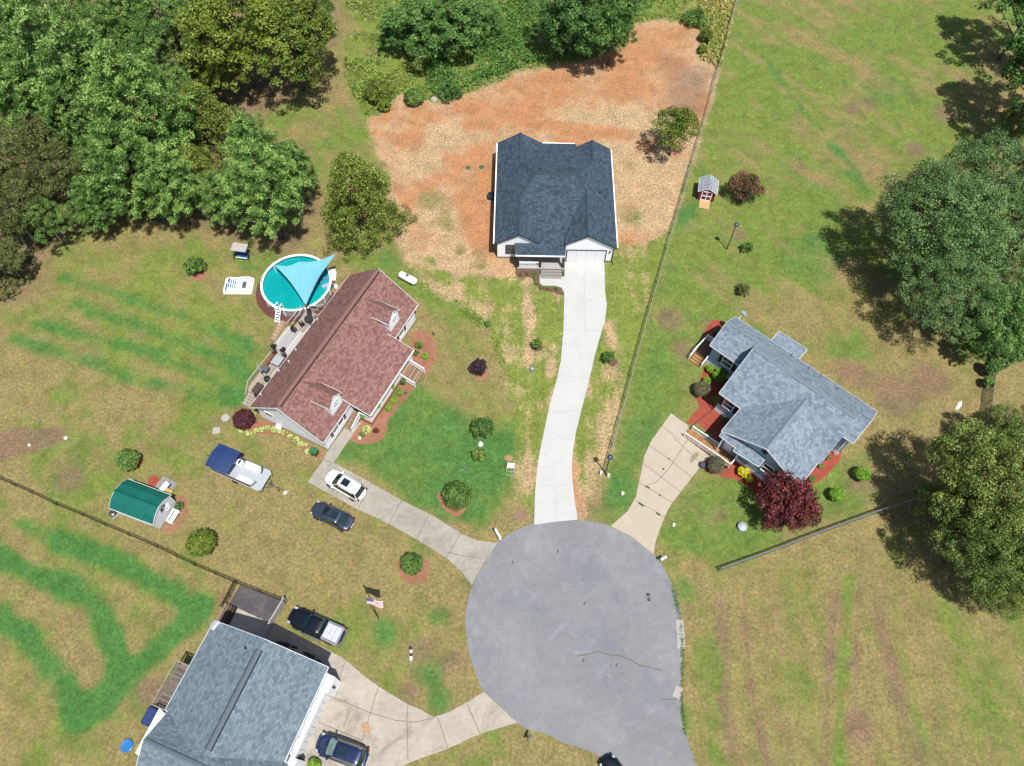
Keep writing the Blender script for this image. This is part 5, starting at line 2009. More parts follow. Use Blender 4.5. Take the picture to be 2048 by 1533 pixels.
# ------------------------------------------------------------------ propane tank, sheds, poles, small things
ta, tb_ = G(797, 547, .6), G(834, 566, .6)
tm_ = (ta + tb_) / 2
tk = thing('propane_tank', 'long white propane tank on the grass above the red roofed house', 'tank', (tm_.x, tm_.y, 0), math.atan2((tb_ - ta).y, (tb_ - ta).x))
L_ = (tb_ - ta).length / 2 - .08
q = MB()
q.tube([(-L_, 0, .62), (-L_ + .08, 0, .62), (-L_ + .28, 0, .62), (L_ - .28, 0, .62), (L_ - .08, 0, .62), (L_, 0, .62)], [.06, .3, .46, .46, .3, .06], 20)
q.build('tank_body', plain('tank white', C(238, 240, 240, .78), .4, var=.03), tk, smooth=True)
q = MB()
q.lathe([(.17, 1.03), (.2, 1.12), (.16, 1.26), (.03, 1.3)], 14)
q.build('dome_cap', plain('tank cap grey', C(110, 128, 140), .5), tk, smooth=True)
for x in (-.7, .7):
    q = MB()
    q.box(x - .08, -.3, 0, x + .08, .3, .22)
    q.build('foot', M_GREY, tk)

SA = R(-19)
SO = G(321, 1059.9)
sh = thing('garden_shed', 'white storage shed with a green metal gambrel roof beside the black fence', 'shed', (SO.x, SO.y, 0), SA)
prof = [(0 - .12, 2.02), (.62, 2.62), (1.55, 2.92), (2.48, 2.62), (3.1 + .12, 2.02)]
F = []
x0, x1 = -5.02, .08
for (a, za), (b, zb) in zip(prof[:-1], prof[1:]):
    F.append([(x0, a, za), (x1, a, za), (x1, b, zb), (x0, b, zb)])
gm = NT('green metal roof')
gco = gm.tc()
gs = gm.n('ShaderNodeSeparateXYZ')
gm.l(gco, gs.inputs[0])
gfr = gm.math('FRACT', gm.math('DIVIDE', gs.outputs['X'], .23))
grb = gm.math('LESS_THAN', gfr, .22)
gm.l(gm.mix(grb, gm.ramp(gm.noise(2, 4, .6, gco), [(.3, C(0, 104, 92)), (.7, C(16, 130, 114))]), C(30, 140, 124)), gm.b.inputs['Base Color'])
gm.b.inputs['Roughness'].default_value = .42
gm.bump(gfr, .5, .03)
r, tr = roof_part('roof', F, gm.m, sh, .06)
tr.build('roof_trim', M_WHITE, r)
caps(r, [((x0, 1.55, 2.93), (x1, 1.55, 2.93))], plain('green ridge', C(6, 110, 98), .4), .25, .03)
m = MB()
m.add([(0, 0, .15), (0, 3.1, .15), (0, 3.1, 2.1), (0, 2.45, 2.52), (0, 1.55, 2.82), (0, .65, 2.52), (0, 0, 2.1), (-4.95, 0, .15), (-4.95, 3.1, .15), (-4.95, 3.1, 2.1), (-4.95, 2.45, 2.52), (-4.95, 1.55, 2.82), (-4.95, .65, 2.52), (-4.95, 0, 2.1)],
      [(0, 1, 2, 3, 4, 5, 6), (13, 12, 11, 10, 9, 8, 7), (0, 6, 13, 7), (2, 1, 8, 9)])
m.build('wall', siding('shed siding', C(226, 230, 236, .8), .2, vertical=False), sh)
m = MB()
m.box(-4.9, .05, 0, -.05, 3.05, .15)
m.build('base', M_GREY, sh)
m = MB()
for k in range(12):
    a = 2 * math.pi * k / 12
    c, s = math.cos(a), math.sin(a)
    c2, s2 = math.cos(a + .36), math.sin(a + .36)
    y, z = 1.75, 1.95
    m.add([(.03, y + .1 * c, z + .1 * s), (.03, y + .40 * c, z + .40 * s), (.05, y + .40 * c2, z + .40 * s2), (.03, y + .1 * c2, z + .1 * s2)], [(0, 1, 2, 3)])
wd = m.build('windmill_ornament', plain('rust brown metal', C(92, 74, 74), .6), sh)
m = MB()
m.add([(.03, 1.25, 1.5), (.03, 1.6, 1.65), (.03, 1.5, 1.9)], [(0, 1, 2)])
m.build('vane', MATS['rust brown metal'], wd)
window(sh, (0, 2.1, 1.2), (0, 1, 0), (1, 0, 0), .5, .5)
bn = thing('garden_bench', 'white garden bench in front of the green roofed shed gable', 'bench', tuple(SO + Vector((math.cos(SA) * .75 - math.sin(SA) * 1.6, math.sin(SA) * .75 + math.cos(SA) * 1.6))) + (0,), SA - math.pi / 2)
q = MB()
for k in range(3):
    q.box(-.75, -.2 + k * .15, .42, .75, -.2 + k * .15 + .12, .46)
q.build('seat', M_WHITE, bn)
q = MB()
for k in range(3):
    q.box(-.75, -.3, .55 + k * .13, .75, -.26, .65 + k * .13)
q.build('backrest', M_WHITE, bn)
for x in (-.65, .65):
    q = MB()
    q.bar((x, -.25, 0), (x, -.28, .95), .06)
    q.bar((x, .22, 0), (x, .22, .62), .06)
    q.bar((x, -.25, .62), (x, .24, .62), .06)
    q.build('bench_end', M_WHITE, bn)
pl = G(330, 974)
st = thing('stone_pad', 'small square pad of grey pavers beside the shed roof', 'paving', (pl.x, pl.y, 0), SA - .15)
q = MB()
for i in range(4):
    for j in range(4):
        q.box(-.95 + i * .48, -1.0 + j * .48, 0, -.95 + i * .48 + .45, -1.0 + j * .48 + .45, .04)
q.build('pavers', plain('grey pavers', C(176, 172, 170), .9, var=.25), st)
cb = G(329, 973, .5)
cl = thing('cooler_box', 'white cooler with a blue underside on the paver pad', 'cooler', (cb.x, cb.y, .04), SA + math.pi / 2 - .2)
q = MB()
q.bevbox(-.5, -.26, .0, .5, .26, .42, .05)
q.build('body', plain('blue plastic', C(46, 92, 150), .5), cl)
q = MB()
q.bevbox(-.52, -.28, .42, .52, .28, .52, .05)
q.build('lid', M_WHITE, cl)
cb = G(336, 985, .3)
ty = thing('toy_car', 'yellow and red plastic play table beside the shed roof edge', 'toy', (cb.x, cb.y, .03), SA)
q = MB()
q.bevbox(-.45, -.38, .0, .45, .38, .42, .06)
q.build('body', plain('yellow plastic', C(228, 196, 112), .5, var=.25, scale=9), ty)
q = MB()
q.bevbox(-.8, -.3, .0, -.48, .3, .25, .05)
q.build('red_bin', plain('red plastic', C(206, 40, 60), .5), ty)
cb = G(224, 1027, .4)
pg = thing('metal_drum', 'round grey metal fire pit beside the shed corner', 'fire pit', (cb.x, cb.y, 0))
q = MB()
q.lathe([(.3, 0), (.34, .42), (.3, .45), (.1, .52), (.02, .54)], 18)
q.build('drum', plain('galvanised grey', C(128, 128, 128), .4, .5), pg, smooth=True)
q = MB()
q.tube([(.2, 0, .5), (0, 0, .62), (-.2, 0, .5)], .02, 6)
q.build('handle', M_BLACK, pg)
cb = G(235, 1032)
pk = thing('concrete_block', 'pale concrete plank on the grass beside the round fire pit', 'plank', (cb.x, cb.y, 0), R(50))
q = MB()
q.bevbox(-.55, -.1, 0, .55, .1, .15, .02)
q.build('plank', plain('pale concrete plank', C(190, 188, 180), .9), pk)

# red and white playhouse
pa = math.atan2(-.45, 2.22)
po_ = Vector((23.9, 70.65))
ph = thing('playhouse', 'small dark red playhouse with a white cross door and pale grey roof', 'playhouse', (po_.x, po_.y, 0), pa)
MR = plain('crimson paint', C(150, 20, 62), .6)
WD, DP = 2.15, 2.15
F = [[(-.14, -.16, 1.72), (WD / 2, -.16, 2.5), (WD / 2, DP + .16, 2.5), (-.14, DP + .16, 1.72)], [(WD / 2, -.16, 2.5), (WD + .14, -.16, 1.72), (WD + .14, DP + .16, 1.72), (WD / 2, DP + .16, 2.5)]]
r, tr = roof_part('roof', F, shingle('pale grey shingles', (C(150, 156, 166), C(188, 194, 204), C(214, 220, 228)), .15, .3), ph, .07)
tr.build('roof_trim', M_WHITE, r)
m = MB()
m.add([(0, 0, .1), (WD, 0, .1), (WD, 0, 1.75), (WD / 2, 0, 2.4), (0, 0, 1.75), (0, DP, .1), (WD, DP, .1), (WD, DP, 1.75), (WD / 2, DP, 2.4), (0, DP, 1.75)],
      [(0, 1, 2, 3, 4), (9, 8, 7, 6, 5), (1, 6, 7, 2), (5, 0, 4, 9)])
m.build('wall', MR, ph)
m = MB()
d0, d1, y = WD / 2 - .62, WD / 2 + .62, -.03
for a, b, c, d in ((d0 - .05, d0 + .05, .12, 1.65), (d1 - .05, d1 + .05, .12, 1.65), (d0, d1, 1.6, 1.7), (d0, d1, .1, .2), (d0, d1, .86, .95), (WD / 2 - .05, WD / 2 + .05, .12, 1.65)):
    m.box(a, y - .02, c, b, y + .025, d)
m.build('door_cross_trim', M_WHITE, ph)
m = MB()
m.add([(WD / 2 - .16, -.02, 1.85), (WD / 2 + .16, -.02, 1.85), (WD / 2, -.02, 2.2)], [(0, 1, 2)])
m.build('gable_ornament', M_WHITE, ph)
m = MB()
m.add([(WD / 2 - .68, -.04, .12), (WD / 2 + .68, -.04, .12), (WD / 2 + .68, -1.35, .04), (WD / 2 - .68, -1.35, .04), (WD / 2 - .68, -.04, .0), (WD / 2 + .68, -.04, .0), (WD / 2 + .68, -1.35, .0), (WD / 2 - .68, -1.35, .0)],
      [(3, 2, 1, 0), (0, 1, 5, 4), (2, 3, 7, 6), (1, 2, 6, 5), (3, 0, 4, 7)])
m.build('ramp', plain('new plywood', C(232, 190, 130), .8, var=.08), ph)


def lamp_post(label, px, h, lean):
    b = G(*px)
    t = thing('lamp_post', label, 'lamp post', (b.x, b.y, 0), 0, 'black post lamps')
    q = MB()
    q.tube([(0, 0, 0), (0, 0, .3), (0, 0, h - .35)], [.09, .065, .05], 10)
    q.build('post', M_BLACK, t)
    q = MB()
    q.lathe([(.16, h - .38), (.3, h - .30), (.3, h - .16), (.2, h - .05), (.05, h)], 14)
    q.build('lamp_head', plain('lamp head', C(70, 96, 116), .4), t, smooth=True)
    q = MB()
    q.lathe([(.17, h - .44), (.17, h - .38)], 14)
    q.build('lens', plain('lamp lens', C(200, 206, 210), .3), t)
    return t


lamp_post('tall black lamp post standing on the lawn below the playhouse', (1453.3, 499), 4.9, 0)
lamp_post('black lamp post at the near end of the long wire fence by the new driveway', (1210.2, 947.5), 4.6, 0)

fb = G(758.2, 1237.9)
fp = thing('flagpole', 'flagpole with a striped flag on the dry lawn above the pickup', 'flagpole', (fb.x, fb.y, 0))
FH = 8.4
q = MB()
q.tube([(0, 0, 0), (0, 0, FH)], [.05, .03], 8)
q.build('pole', M_BLACK, fp)
q = MB()
q.lathe([(.01, FH), (.1, FH + .08), (.01, FH + .18)], 12)
q.build('finial', plain('gilt ball', C(220, 210, 180), .3, .5), fp, smooth=True)
q = MB()
q.tube([(0, 0, .9), (.14, -.3, 3.0), (.18, -.2, 6), (.06, 0, FH - .1)], .012, 5)
q.build('rope', M_BLACK, fp)
FL, FW = 1.5, .8
NX, NY = 24, 13


def flagpt(i, j):
    s, w = i / NX * FL, j / NY * FW
    x = .06 + s * .96
    y = -.10 * s + .10 * math.sin(s * 4.2) * s / FL - (FW - w) * .25 * (s / FL)
    return (x, y - (FW - w) * .42, FH - .1 - (FW - w) * .86 - .30 * s / FL * (1 - w / FW * .4) + .06 * math.sin(s * 5 + w * 2))


fw_, fr_, fbq, fs_ = MB(), MB(), MB(), MB()
for i in range(NX):
    for j in range(NY):
        tgt = fbq if (i < NX * .4 and j >= 6) else (fr_ if (j % 2 == 0) else fw_)
        tgt.add([flagpt(i, j), flagpt(i + 1, j), flagpt(i + 1, j + 1), flagpt(i, j + 1)], [(0, 1, 2, 3)])
for a in range(5):
    for b in range(4):
        i, j = 1 + a * 1.75, 6.8 + b * 1.5
        p = Vector(flagpt(i, j))
        r_ = .024
        nrm = Vector((0, .5, .8)) * .012
        pts = []
        for k in range(10):
            an = math.pi / 2 + k * math.pi / 5
            rr = r_ if k % 2 == 0 else r_ * .42
            pts.append(p + Vector((rr * math.cos(an), rr * math.sin(an) * .45, rr * math.sin(an) * .85)) + nrm)
        fs_.add(pts, [tuple(range(10))])
flag = fw_.build('flag', plain('flag white', C(242, 240, 240, .75), .8), fp)
fr_.build('red_stripes', plain('flag red', C(206, 70, 84), .8), flag)
fbq.build('blue_canton', plain('flag blue', C(84, 100, 150), .8), flag)
fs_.build('stars', plain('flag star white', C(242, 240, 240, .75), .8), flag)


def mailbox(label, px, rot, mat, post=M_WHITE, double=False):
    b = G(*px)
    t = thing('mailbox', label, 'mailbox', (b.x, b.y, 0), rot)
    q = MB()
    pr = [(.11 * math.cos(a), .12 + .1 * math.sin(a)) for a in np.linspace(0, math.pi, 9)]
    q.rings([[(x, y, 1.02 + z) for y, z in [(-.11, 0), (.11, 0)] + pr] for x in (-.32, .32)])
    q.build('box', mat, t)
    q = MB()
    q.bar((0, 0, 0), (0, 0, 1.02), .11)
    q.bar((-.2, 0, .98), (.25, 0, .98), .09)
    q.bar((0, 0, .6), (.22, 0, .95), .06)
    q.build('post', post, t)
    q = MB()
    q.box(.1, .115, 1.2, .13, .125, 1.38)
    q.build('flag', plain('red lamp', C(150, 28, 26)), t)
    return t


mb = mailbox('white mailbox on an ornate white post where the old driveway meets the road', (998, 1078), R(-58), M_WHITE)
q = MB()
q.bevbox(-.75, -.1, .75, -.38, .1, 1.3, .04)
q.bar((-.55, 0, 0), (-.55, 0, .8), .12)
q.bevbox(-.36, -.08, .5, .3, .08, .62, .03)
q.build('newspaper_box', M_WHITE, mb)
mailbox('white mailbox at the roadside right of the tan driveway', (1323, 1123), R(25), M_WHITE)
mailbox('dark grey mailbox on the lower left verge of the road', (1057, 1478), R(65), plain('dark blue grey tin', C(78, 100, 116), .5), M_GREY)

# yard sign frame, chair like
sg = G(1021, 945)
yc = thing('lawn_sign', 'small white blank sign on a metal frame at the lawn edge by the new driveway', 'sign', (sg.x, sg.y, 0), R(-4))
q = MB()
q.box(-.38, -.02, .55, .38, .02, 1.15)
p_ = q.build('panel', M_WHITE, yc)
p_.rotation_euler = (R(-35), 0, 0)
q = MB()
for x in (-.42, .42):
    q.bar((x, -.35, 0), (x, .35, 1.2), .05)
    q.bar((x, -.35, .03), (x, .4, .03), .05)
q.bar((-.42, .35, 1.2), (.42, .35, 1.2), .05)
q.bar((-.42, -.35, .05), (.42, -.35, .05), .05)
q.bar((-.42, -.1, .42), (.42, -.1, .42), .04)
q.build('frame', plain('pale metal frame', C(214, 208, 190), .5), yc)


def lump(name, label, cat, px, prof, mat, n=8, rot=0.0, group=None, sx=1, sy=1, loc_h=0.0, second=None):
    b = G(*px)
    t = thing(name, label, cat, (b.x, b.y, 0), rot, group)
    q = MB()
    q.lathe(prof, n, sx=sx, sy=sy)
    q.build('body' if not second else 'base', mat, t)
    if second:
        q = MB()
        q.lathe(second[0], n, sx=sx, sy=sy)
        q.build(second[2], second[1], t)
    return t


lump('garden_ornament', 'white teardrop shaped garden ornament below the round shrub on the green lawn', 'ornament', (961, 890), [(.26, 0), (.3, .2), (.18, .5), (.04, .8)], M_WHITE, 12)
lump('transformer_cap', 'grey domed utility cover on the straw strip left of the new driveway', 'utility box', (1064, 741), [(.3, 0), (.3, .35), (.24, .5), (.05, .58)], plain('pale grey plastic', C(172, 180, 190), .5), 6)
lump('utility_box', 'white octagonal utility cover below the red maple', 'utility box', (1483, 1056), [(.5, 0), (.5, .4)], plain('grey white plastic', C(184, 192, 202), .5), 8, second=([(.52, .4), (.5, .46), (.22, .62), (.02, .64)], plain('pale cover plastic', C(214, 220, 226), .5), 'lid'))
lump('utility_pedestal', 'pale utility pedestal left of the lamp post base', 'utility box', (1201, 949), [(.14, 0), (.14, .7), (.05, .78)], M_WHITE, 8)
lump('utility_pedestal', 'pale utility pedestal right of the lamp post base', 'utility box', (1216, 954), [(.14, 0), (.14, .7), (.05, .78)], M_WHITE, 8)
lump('marker_stone', 'small white stone marker on the lawn left of the tan driveway', 'marker', (1245, 988), [(.2, 0), (.16, .3), (.03, .34)], M_WHITE, 5)
lump('marker_stone', 'small white stone marker on the lawn right of the tan driveway', 'marker', (1347, 1051), [(.18, 0), (.14, .3), (.03, .34)], M_WHITE, 5)
lump('tank_access_lid', 'left one of two round green tank lids beside the charcoal roofed house', 'access lid', (936, 336), [(.32, 0), (.32, .06), (.05, .09)], plain('septic green', C(50, 110, 96), .7), 16)
lump('tank_access_lid', 'right one of two round green tank lids beside the charcoal roofed house', 'access lid', (963, 335), [(.32, 0), (.32, .06), (.05, .09)], MATS['septic green'], 16)
lump('septic_cover', 'round tan septic cover on the lawn near the blank sign', 'access lid', (1018, 917), [(.4, 0), (.4, .04), (.05, .05)], plain('tan cover', C(196, 158, 104), .9), 16)
lump('concrete_cover', 'upper pale concrete slab left of the maroon shrub', 'concrete slab', (451, 837), [(.5, 0), (.5, .08)], plain('pale slab', C(206, 202, 190), .9), 6, rot=.3)
lump('concrete_cover', 'lower pale concrete slab left of the maroon shrub', 'concrete slab', (433, 862), [(.55, 0), (.55, .06)], MATS['pale slab'], 4, rot=.9)
lump('white_stake', 'bigger white stake cap on the dry lawn far left', 'marker', (132, 877), [(.22, 0), (.22, .1)], M_WHITE, 4, rot=.3)
lump('white_stake', 'smaller white stake cap on the brown bare patch at the left edge', 'marker', (59, 891), [(.14, 0), (.14, .1)], M_WHITE, 6)
lump('drain_grate', 'square faded brown drain cover near the road between two driveways', 'drain cover', (1041, 1030), [(.85, 0), (.85, .03)], plain('brown drain mat', C(168, 136, 108), .9, var=.25, scale=9), 4, rot=R(5))
lump('paddling_pool', 'round bright blue lid on the grass at the lower left', 'lid', (255, 1492), [(.55, 0), (.55, .18), (.5, .2), (.3, .17)], plain('bright blue plastic', C(46, 140, 220), .4), 24)
lump('white_rock', 'small pale rock pile at the edge of the weeds above the bare clay', 'rock', (868, 201), [(.55, 0), (.5, .3), (.2, .5)], plain('pale rock', C(214, 200, 188), .9, var=.3, scale=6), 7)
lump('wheel_chock', 'pair of white wheel chocks in front of the boat trailer', 'chock', (571, 986), [(.2, 0), (.2, .1)], M_WHITE, 4, rot=.8, sx=1.3)
lump('white_bag', 'scrap of white plastic on the far right lawn', 'litter', (1918, 811), [(.5, 0), (.3, .12), (.05, .15)], M_WHITE, 5, sx=1.6, sy=.5, rot=.9)
cd = G(823, 1308)
cat_ = thing('striped_post', 'short black and white banded post lying tilted on the dry lawn', 'post', (cd.x, cd.y, 0), 0)
q = MB()
q.tube([(0, -.6, .1), (0, -.25, .2)], .13, 8)
q.tube([(0, .05, .3), (-.05, .3, .4)], .13, 8)
q.build('white_bands', M_WHITE, cat_)
q = MB()
q.tube([(0, -.25, .2), (0, .05, .3)], .13, 8)
q.tube([(-.05, .3, .4), (-.08, .5, .46)], .13, 8)
q.build('black_bands', M_BLACK, cat_)

bi = G(631, 909)
wb = thing('wheeled_bin', 'green wheeled bin at the front corner of the red roofed house', 'bin', (bi.x, bi.y, 0), A2)
q = MB()
q.rings([[(-.25, -.3, .1), (.25, -.3, .1), (.25, .3, .1), (-.25, .3, .1)], [(-.32, -.38, 1.0), (.32, -.38, 1.0), (.32, .38, 1.0), (-.32, .38, 1.0)]])
q.build('body', plain('bin green', C(34, 96, 62), .5), wb)
q = MB()
q.bevbox(-.34, -.42, 1.0, .34, .42, 1.1, .03)
q.build('lid', plain('bin lid green', C(50, 130, 84), .5), wb)
for s in (-1, 1):
    q = MB()
    q.tube([(s * .3 - .03, .3, .14), (s * .3 + .03, .3, .14)], .14, 12)
    q.build('wheel', M_BLACK, wb)

bb = G(307, 1432)
kb = thing('blue_barrel', 'dark blue tarpaulin covered crate half under the white patio cover', 'crate', (bb.x, bb.y, 0), A4)
q = MB()
q.bevbox(-.5, -.9, 0, .5, .7, .9, .15)
q.build('tarpaulin', plain('dark blue tarp', C(20, 56, 130), .6), kb, smooth=True)

wbn = G(457, 1232)
pb = thing('wood_pallets', 'stack of brown wooden boards leaning beside the slate roof corner', 'pallet', (wbn.x, wbn.y, 0), A4)
for k in range(4):
    q = MB()
    q.bevbox(-.7 + k * .32, -1.1, .0, -.7 + k * .32 + .22, .9, .6 + .03 * k, .02)
    q.build('board', plain('aged board %d' % k, C(170 - 34 * k, 148 - 32 * k, 128 - 28 * k), .9), pb)
MC = plain('dark motorcycle', C(30, 40, 60), .35, .2)


def motorbike(label, uv, rot):
    gp = G(*uv)
    t = thing('motorcycle', label, 'motorcycle', (gp.x, gp.y, .03), A4 + rot, 'motorcycles under the eave')
    for x in (-.72, .72):
        q = MB()
        q.rings([[(x + r_ * math.cos(2 * math.pi * k / 18), y, .32 + r_ * math.sin(2 * math.pi * k / 18)) for k in range(18)] for y, r_ in ((-.07, .28), (-.05, .32), (.05, .32), (.07, .28))])
        q.build('wheel', MATS['tyre rubber'], t, smooth=True)
    q = MB()
    q.tube([(-.5, 0, .5), (-.1, 0, .72), (.15, 0, .9), (.4, 0, .88)], [.1, .16, .2, .1], 10)
    q.tube([(-.3, 0, .4), (.3, 0, .4)], .17, 8)
    q.build('tank', MC, t, smooth=True)
    q = MB()
    q.tube([(-.75, 0, .78), (-.45, 0, .78), (-.05, 0, .84)], [.07, .16, .12], 8)
    q.build('seat', M_BLACK, t, smooth=True)
    q = MB()
    q.tube([(.35, -.38, 1.0), (.5, -.1, 1.02), (.5, .1, 1.02), (.35, .38, 1.0)], .02, 6)
    q.tube([(.5, .0, 1.0), (.72, 0, .32)], .04, 6)
    q.build('handlebar', M_CHROME, t)


motorbike('dark blue motorcycle half hidden under the slate eave', (576, 1292), .1)
motorbike('motorcycle with pale bars further along the slate eave by the driveway', (626, 1316), -.1)
bshrub = G(598, 1523)
bb_ = thing('covered_grill', 'dark covered grill beside the garage corner near the navy SUV', 'grill', (bshrub.x, bshrub.y, .03), A4)
q = MB()
q.bevbox(-.4, -.6, 0, .4, .6, 1.1, .14)
q.build('cover', plain('dark grey cover', C(64, 70, 78), .7), bb_, smooth=True)
gb = G(1405, 932)
gbn = thing('stone_urn', 'dark grey stone lying between ramp foot and tan driveway', 'stone', (gb.x, gb.y, 0))
q = MB()
q.lathe([(.35, 0), (.45, .25), (.3, .5), (.08, .56)], 9)
q.build('boulder', plain('slate stone', C(84, 92, 98), .8, var=.3), gbn)
gt_ = G(1436, 672)
cb_ = thing('garden_cabinet', 'dark green cabinet in the shade beside the blue house stoop', 'cabinet', (gt_.x, gt_.y, 0), A3)
q = MB()
q.bevbox(-.5, -.35, 0, .5, .35, .8, .05)
q.build('case', plain('dark green plastic', C(28, 74, 66), .5), cb_)
for i, (px, lb) in enumerate((((867, 669), 'stone bird figure in the mulch beside the front stairs'), ((812, 788), 'little dark lantern in the mulch strip before the porch'), ((720, 878), 'white stone in the rounded end of the porch mulch bed'))):
    lump('yard_figure', lb, 'ornament', px, [(.14, 0), (.18, .2), (.08, .5), (.02, .55)], M_GREY if i < 2 else M_WHITE, 7)
q = G(938, 940)
sp = thing('lawn_sprinkler', 'small grey sprinkler with an arm on the green lawn', 'sprinkler', (q.x - .6, q.y, 0), R(25))
q = MB()
q.tube([(-.5, 0, .05), (.1, 0, .12)], .03, 6)
q.build('arm', plain('pale metal', C(200, 206, 206), .4), sp)
q = MB()
q.bevbox(.05, -.15, 0, .55, .15, .2, .04)
q.build('base', M_GREY, sp)


# ------------------------------------------------------------------ fences
def link_mat(name, col, cover):
    t = NT(name)
    t.b.inputs['Base Color'].default_value = col
    t.b.inputs['Roughness'].default_value = .5
    tr = t.n('ShaderNodeBsdfTransparent')
    mx = t.n('ShaderNodeMixShader')
    co = t.tc()
    wv1 = t.n('ShaderNodeTexWave', Scale=5.0)
    wv1.bands_direction = 'DIAGONAL'
    t.l(co, wv1.inputs[0])
    f = t.math('ADD', t.math('MULTIPLY', t.math('GREATER_THAN', wv1.outputs['Fac'], .8), .3), cover)
    t.l(f, mx.inputs[0])
    t.l(tr.outputs[0], mx.inputs[1])
    t.l(t.b.outputs[0], mx.inputs[2])
    t.l(mx.outputs[0], t.out.inputs['Surface'])
    return t.m


ML_BLK = link_mat('black chain link', C(40, 42, 40), .3)
ML_SIL = link_mat('galvanised chain link', C(150, 152, 154), .22)
ML_GRY = link_mat('dense galvanised link', C(150, 148, 146), .5)


def fence(label, px, h, mesh, metal, gap=2.6, rail=.045, name='wire_fence', pr=.035, bottom=False):
    P = wpts(px)
    o = P[0]
    t = thing(name, label, 'fence', (o[0], o[1], 0))
    P = [(x - o[0], y - o[1]) for x, y in P]
    m = MB()
    r_ = MB()
    posts = []
    for a, b in zip(P[:-1], P[1:]):
        m.add([(a[0], a[1], .03), (b[0], b[1], .03), (b[0], b[1], h), (a[0], a[1], h)], [(0, 1, 2, 3)])
        L = math.hypot(b[0] - a[0], b[1] - a[1])
        k = max(1, round(L / gap))
        for i in range(k):
            posts.append((a[0] + (b[0] - a[0]) * i / k, a[1] + (b[1] - a[1]) * i / k))
    posts.append(P[-1])
    r_.tube([(x, y, h) for x, y in P], rail, 6)
    m.build('wire_mesh', mesh, t)
    r_.build('top_rail', metal, t)
    if bottom:
        r2 = MB()
        r2.tube([(x, y, .12) for x, y in P], rail, 6)
        r2.build('bottom_rail', metal, t)
    q = MB()
    q.tube([(0, 0, 0), (0, 0, h + .04)], pr, 6)
    q.lathe([(pr * 1.5, h + .02), (pr * 1.2, h + .09), (.01, h + .12)], 6)
    first = q.build('post', metal, t)
    for i, (x, y) in enumerate(posts[:100]):
        c = first if i == 0 else first.copy()
        if i:
            COL.objects.link(c)
            c.parent = t
        c.location = (x, y, 0)
    return t


fence('black chain link fence running past the shed to the gravel yard', [(-150, 900), (0, 959), (66, 988), (115, 1012), (168, 1033), (213, 1053), (261, 1073), (317, 1097), (392, 1133), (474, 1168), (573, 1207)], 1.15, ML_BLK, M_BLACK, 2.7, .035)
fence('short black fence closing the left side of the gravel yard', [(475, 1168), (462, 1195), (449, 1218)], 1.25, ML_BLK, M_BLACK, 1.5, .05)
fence('long wire fence between the new plot and the playhouse lawn', [(1486, -60), (1474, 0), (1464, 33), (1448, 100), (1430, 160), (1412, 233), (1392, 298), (1368, 384), (1342, 470), (1315, 567), (1298, 624), (1273, 714), (1251, 798), (1226, 890), (1211, 945)], 1.25, ML_SIL, plain('galvanised rail', C(206, 214, 212), .35, .3), 2.9, .04)
fence('pale metal fence slanting below the red maple at the lower right', [(1437, 1143), (1530, 1110), (1640, 1068), (1745, 1030), (1838, 999)], 1.15, ML_GRY, plain('silver rail', C(170, 186, 196), .4, .3), 2.8, .05)
fence('weathered chain link fence between two big trees at the right edge', [(1992, 640), (1985, 700), (1978, 757), (1971, 810), (1965, 861), (1958, 930)], 1.5, ML_GRY, plain('weathered rail', C(150, 148, 140), .6, .2), 1.9, .04)
# solid pale panel fence between gravel yard and house
a_, b_, c_ = G(573, 1203), G(547, 1247), G(531, 1279)
vf_ = thing('panel_fence', 'pale grey vinyl panel fence between the gravel yard and the slate roofed house', 'fence', (a_.x, a_.y, 0))
for s, e in ((a_, b_), (b_, c_)):
    s, e = s - a_, e - a_
    q = MB()
    q.bar((s.x, s.y, .65), (e.x, e.y, .65), .07, 1.15)
    q.build('panel', plain('pale grey vinyl', C(196, 196, 196), .6, var=.12), vf_)
    q = MB()
    q.bar((s.x, s.y, 1.26), (e.x, e.y, 1.26), .14, .06)
    q.build('cap_rail', MATS['pale grey vinyl'], vf_)
for p in (a_, b_, c_):
    q = MB()
    q.bar((p.x - a_.x, p.y - a_.y, 0), (p.x - a_.x, p.y - a_.y, 1.4), .16)
    q.build('post', MATS['pale grey vinyl'], vf_)
q = MB()

